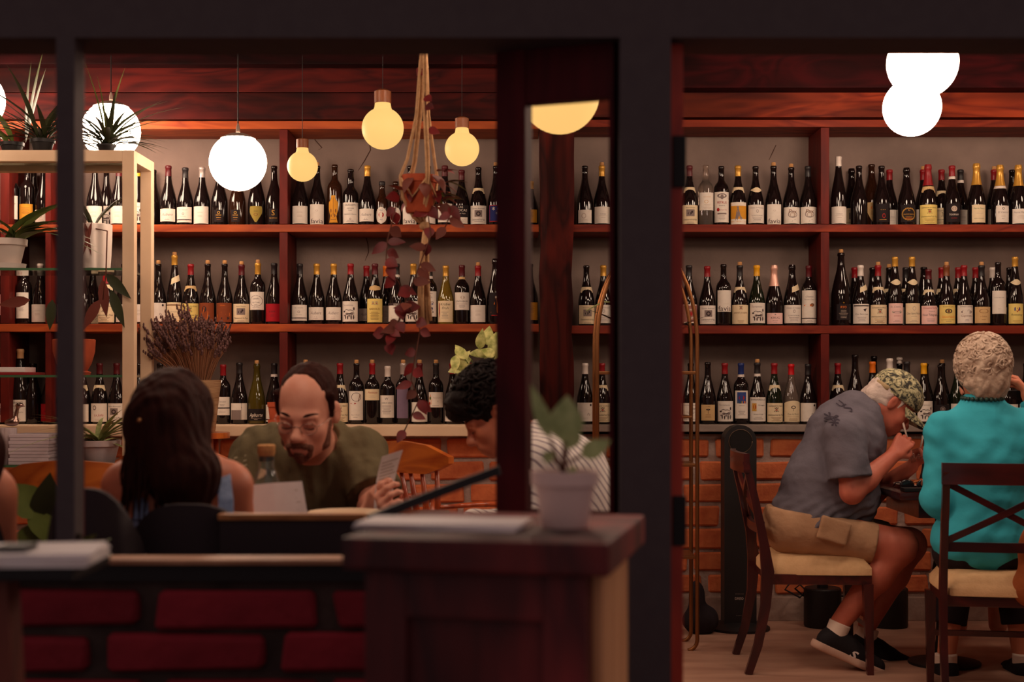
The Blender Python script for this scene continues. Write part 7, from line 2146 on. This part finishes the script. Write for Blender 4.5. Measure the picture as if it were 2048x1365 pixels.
trail([(870, 380), (905, 420, -.05), (890, 455, -.05)], 6, 3)
trail([(846, 130), (850, 200, -.02), (858, 290, -.02)], 4, 4, (.03, .045))
trail([(812, 600, -.03), (790, 660, -.03), (760, 668, -.03)], 5, 5)
# ---- variegated plant on the ledge behind the young man
t, zt = pot('variegated_plant', (ep(962, 6.95) + .0, 6.60, 0.0), .048, .09, MT['terracotta'], 'pale edged leafy plant rising behind the head of the young man', cat='potted plant')
t.location = (ep(964, 7.04), 7.035, Z1 + .0005)
rr = random.Random(14)
for q in range(44):
    px_, py_ = rr.uniform(902, 1012), rr.uniform(690, 765)
    p0 = Vector(pw(px_, py_, 6.95 + rr.uniform(-.10, .06))) - t.location
    a = rr.uniform(0, 6.28)
    MB().leaf(p0, Vector((math.cos(a), rr.uniform(-.4, .1), .7 * math.sin(a))), rr.uniform(.07, .105), rr.uniform(.045, .062), up=(0, -1, .5), curl=.3, n=6).build('leaf', MT['leafvar'], t, True)
    if q % 4 == 0: MB().tube([Vector((0, 0, zt)), p0 * .6 + Vector((0, 0, .08)), p0], .003, 5).build('stem', MT['leaf'], t, True)

# ---- host stand in front of the opening
ang = math.radians(-12)
hsx = Vector((math.cos(ang), math.sin(ang), 0)); hsy = Vector((-math.sin(ang), math.cos(ang), 0))
FR = Vector((.118, 1.885, 0))
wS, dS = .345, .385
ctr = FR - hsx * wS / 2 + hsy * dS / 2
st_ = empty('host_stand', ctr, ang, 'dark red wooden host stand in front of the opening, papers on top', 'host stand')
zt = .985
MB().box((-wS / 2 + .015, -dS / 2 + .02, .06), (wS / 2 - .02, dS / 2 - .02, zt - .045)).build('cabinet', MT['stand'], st_)
MB().box((-wS / 2 - .012, -dS / 2 - .012, zt - .045), (wS / 2 + .012, dS / 2 + .012, zt), bev=.006).build('top', MT['standtop'] if 'standtop' in MT else MT['stand'], st_)
yf = -dS / 2 + .02
MB().box((-wS / 2 + .015, yf - .014, .06), (-wS / 2 + .075, yf, zt - .047), bev=.003).build('stile', MT['stand'], st_)
MB().box((wS / 2 - .08, yf - .014, .06), (wS / 2 - .02, yf, zt - .047), bev=.003).build('stile', MT['stand'], st_)
MB().box((-wS / 2 + .075, yf - .014, zt - .11), (wS / 2 - .08, yf, zt - .047), bev=.003).build('rail', MT['stand'], st_)
MB().box((-wS / 2 + .075, yf - .014, .06), (wS / 2 - .08, yf, .13), bev=.003).build('rail', MT['stand'], st_)
MB().box((wS / 2 - .0199, -dS / 2 + .05, .06), (wS / 2 - .006, dS / 2 - .06, zt - .047), bev=.003).build('side_panel', wood('stand_side', C(226, 164, 114), C(206, 140, 96), 'Z', .5, knots=False), st_)
MB().box((-wS / 2, -dS / 2, 0), (wS / 2, dS / 2, .06), bev=.004).build('plinth', MT['stand'], st_)
def on_stand(px, py, dz=.0005):
    s_ = (py - HORIZON) / (CAMZ - zt); D_ = F / s_
    return Vector(((px - 1024) / F * D_, D_, zt + dz))
pp = empty('paper_stack', on_stand(892, 1054), ang, 'stack of grey papers on the host stand', 'papers')
for k in range(4):
    MB().box((-.122, -.062, k * .0022), (.118, .062, k * .0022 + .002), R=rotz(.03 * (k - 1)), c=(0, 0, 0)).build('sheet', MT['paper'], pp)
p0 = on_stand(1130, 1056)
t, z_p = pot('potted_plant', p0, .047, .083, mat('pale_pot', C(230, 196, 184), .6, .3), 'pale pot with broad leaved plant on the host stand', cat='potted plant', saucer=False)
Lp = lambda px, py, d=0: Vector(W(px, py, p0.y + d)) - t.location
for a_, b_, wd_ in (((1120, 935), (1062, 768), .022), ((1125, 935), (1135, 790), .050), ((1130, 930), (1222, 880), .028), ((1120, 935), (1150, 960), .03), ((1118, 930), (1085, 905), .018), ((1128, 930), (1150, 840), .03)):
    A_, B_ = Lp(*a_), Lp(*b_)
    mid_ = A_.lerp(B_, .35)
    MB().tube([Vector((0, 0, z_p)), A_, mid_], .0025, 6).build('stem', MT['stem'], t, True)
    MB().leaf(mid_, B_ - mid_, (B_ - mid_).length, wd_, up=(0, -1, .3), curl=.06, n=8).build('leaf', MT['leafpale'], t, True)
lb = MB()
lb.bar([W(738, 1040, 2.32), W(860, 992, 2.42), W(1000, 940, 2.55)], .03, .016, (0, 1, 0))
lo_ = lb.build('leaning_board', MT['black']); tag(lo_, 'thin black board leaning from the host stand to the window leaf', 'board')
# ---- tall small table with papers at the lower left
pt = empty('side_stand', (fx(40, 2.02), 2.02, 0), 0, 'small tall stand with papers at the lower left corner', 'stand')
MB().box((-.13, -.08, .925), (.10, .10, .945), bev=.004).build('stand_top', MT['black'], pt)
MB().bar([(-.035, 0, 0), (-.03, 0, .5), (-.045, 0, .925)], [.10, .085, .07], .05, (1, 0, 0)).build('column', wood('col_wood', C(120, 56, 40), C(90, 40, 30), 'Z', .6, knots=False), pt)
pp = empty('paper_stack', (fx(70, 2.0), 2.0, .9455), .10, 'pile of white papers on the small stand at the lower left corner', 'papers')
for k in range(6):
    MB().box((-.14, -.075, k * .003), (.088, .075, k * .003 + .0028), R=rotz(.05 * (k % 3 - 1)), c=(0, 0, 0)).build('sheet', MT['paper'], pp)
ph = MB().box((fx(2, 1.97), 1.95, .9642), (fx(62, 1.97), 2.0, .972), bev=.003).build('phone', MT['black']); tag(ph, 'black phone lying on the pile of white papers', 'phone')
lp = empty('ivy_sprig', (fx(196, 2.35), 2.36, SILL + .001), 0, 'small green ivy sprig on the sill by the papers', 'plant')
rr = random.Random(91)
for q in range(7):
    MB().leaf((rr.uniform(-.02, .02), 0, rr.uniform(0, .03)), Vector((rr.uniform(-1, 1), -.4, rr.uniform(-.2, 1))), .04, .026, curl=.3, n=5).build('leaf', MT['leaf'], lp, True)
lp.location = (fx(176, FD + .03), FD + .03, SILL + .001)
# monstera like leaf by the mullion
mo = empty('rubber_plant', (ep(95, 3.9), 3.9, 0), 0, 'tall dark green plant behind the dark mullion', 'potted plant')
lathe_part('pot', [(.09, 0), (.11, .22), (.105, .22)], MT['black'], mo, 24)
for q, (px_, py_, dx, dz, L_) in enumerate(((88, 1030, -.5, .5, .13), (92, 1060, .1, 1, .16), (84, 1050, -.3, -.6, .12), (96, 1075, .4, -.4, .12), (80, 1000, .3, -.9, .14))):
    p0 = Vector(pw(px_, py_, 3.9)) - mo.location
    MB().tube([Vector((0, 0, .2)), Vector((0.02, 0, .5)), p0], .004, 6).build('stem', MT['leafdark'], mo, True)
    MB().leaf(p0, Vector((dx, -.2, dz)), L_, .09, up=(0, -1, .4), curl=.1, n=7).build('leaf', MT['leafdark'] if q % 2 else MT['leaf'], mo, True)

t, zt_ = pot('small_pot', (ep(549, 7.02), 7.02, Z1 + .0005), .035, .09, MT['terracotta'], 'small terracotta pot on the cream ledge beside the bearded man', saucer=True)
t.location.y = 7.03
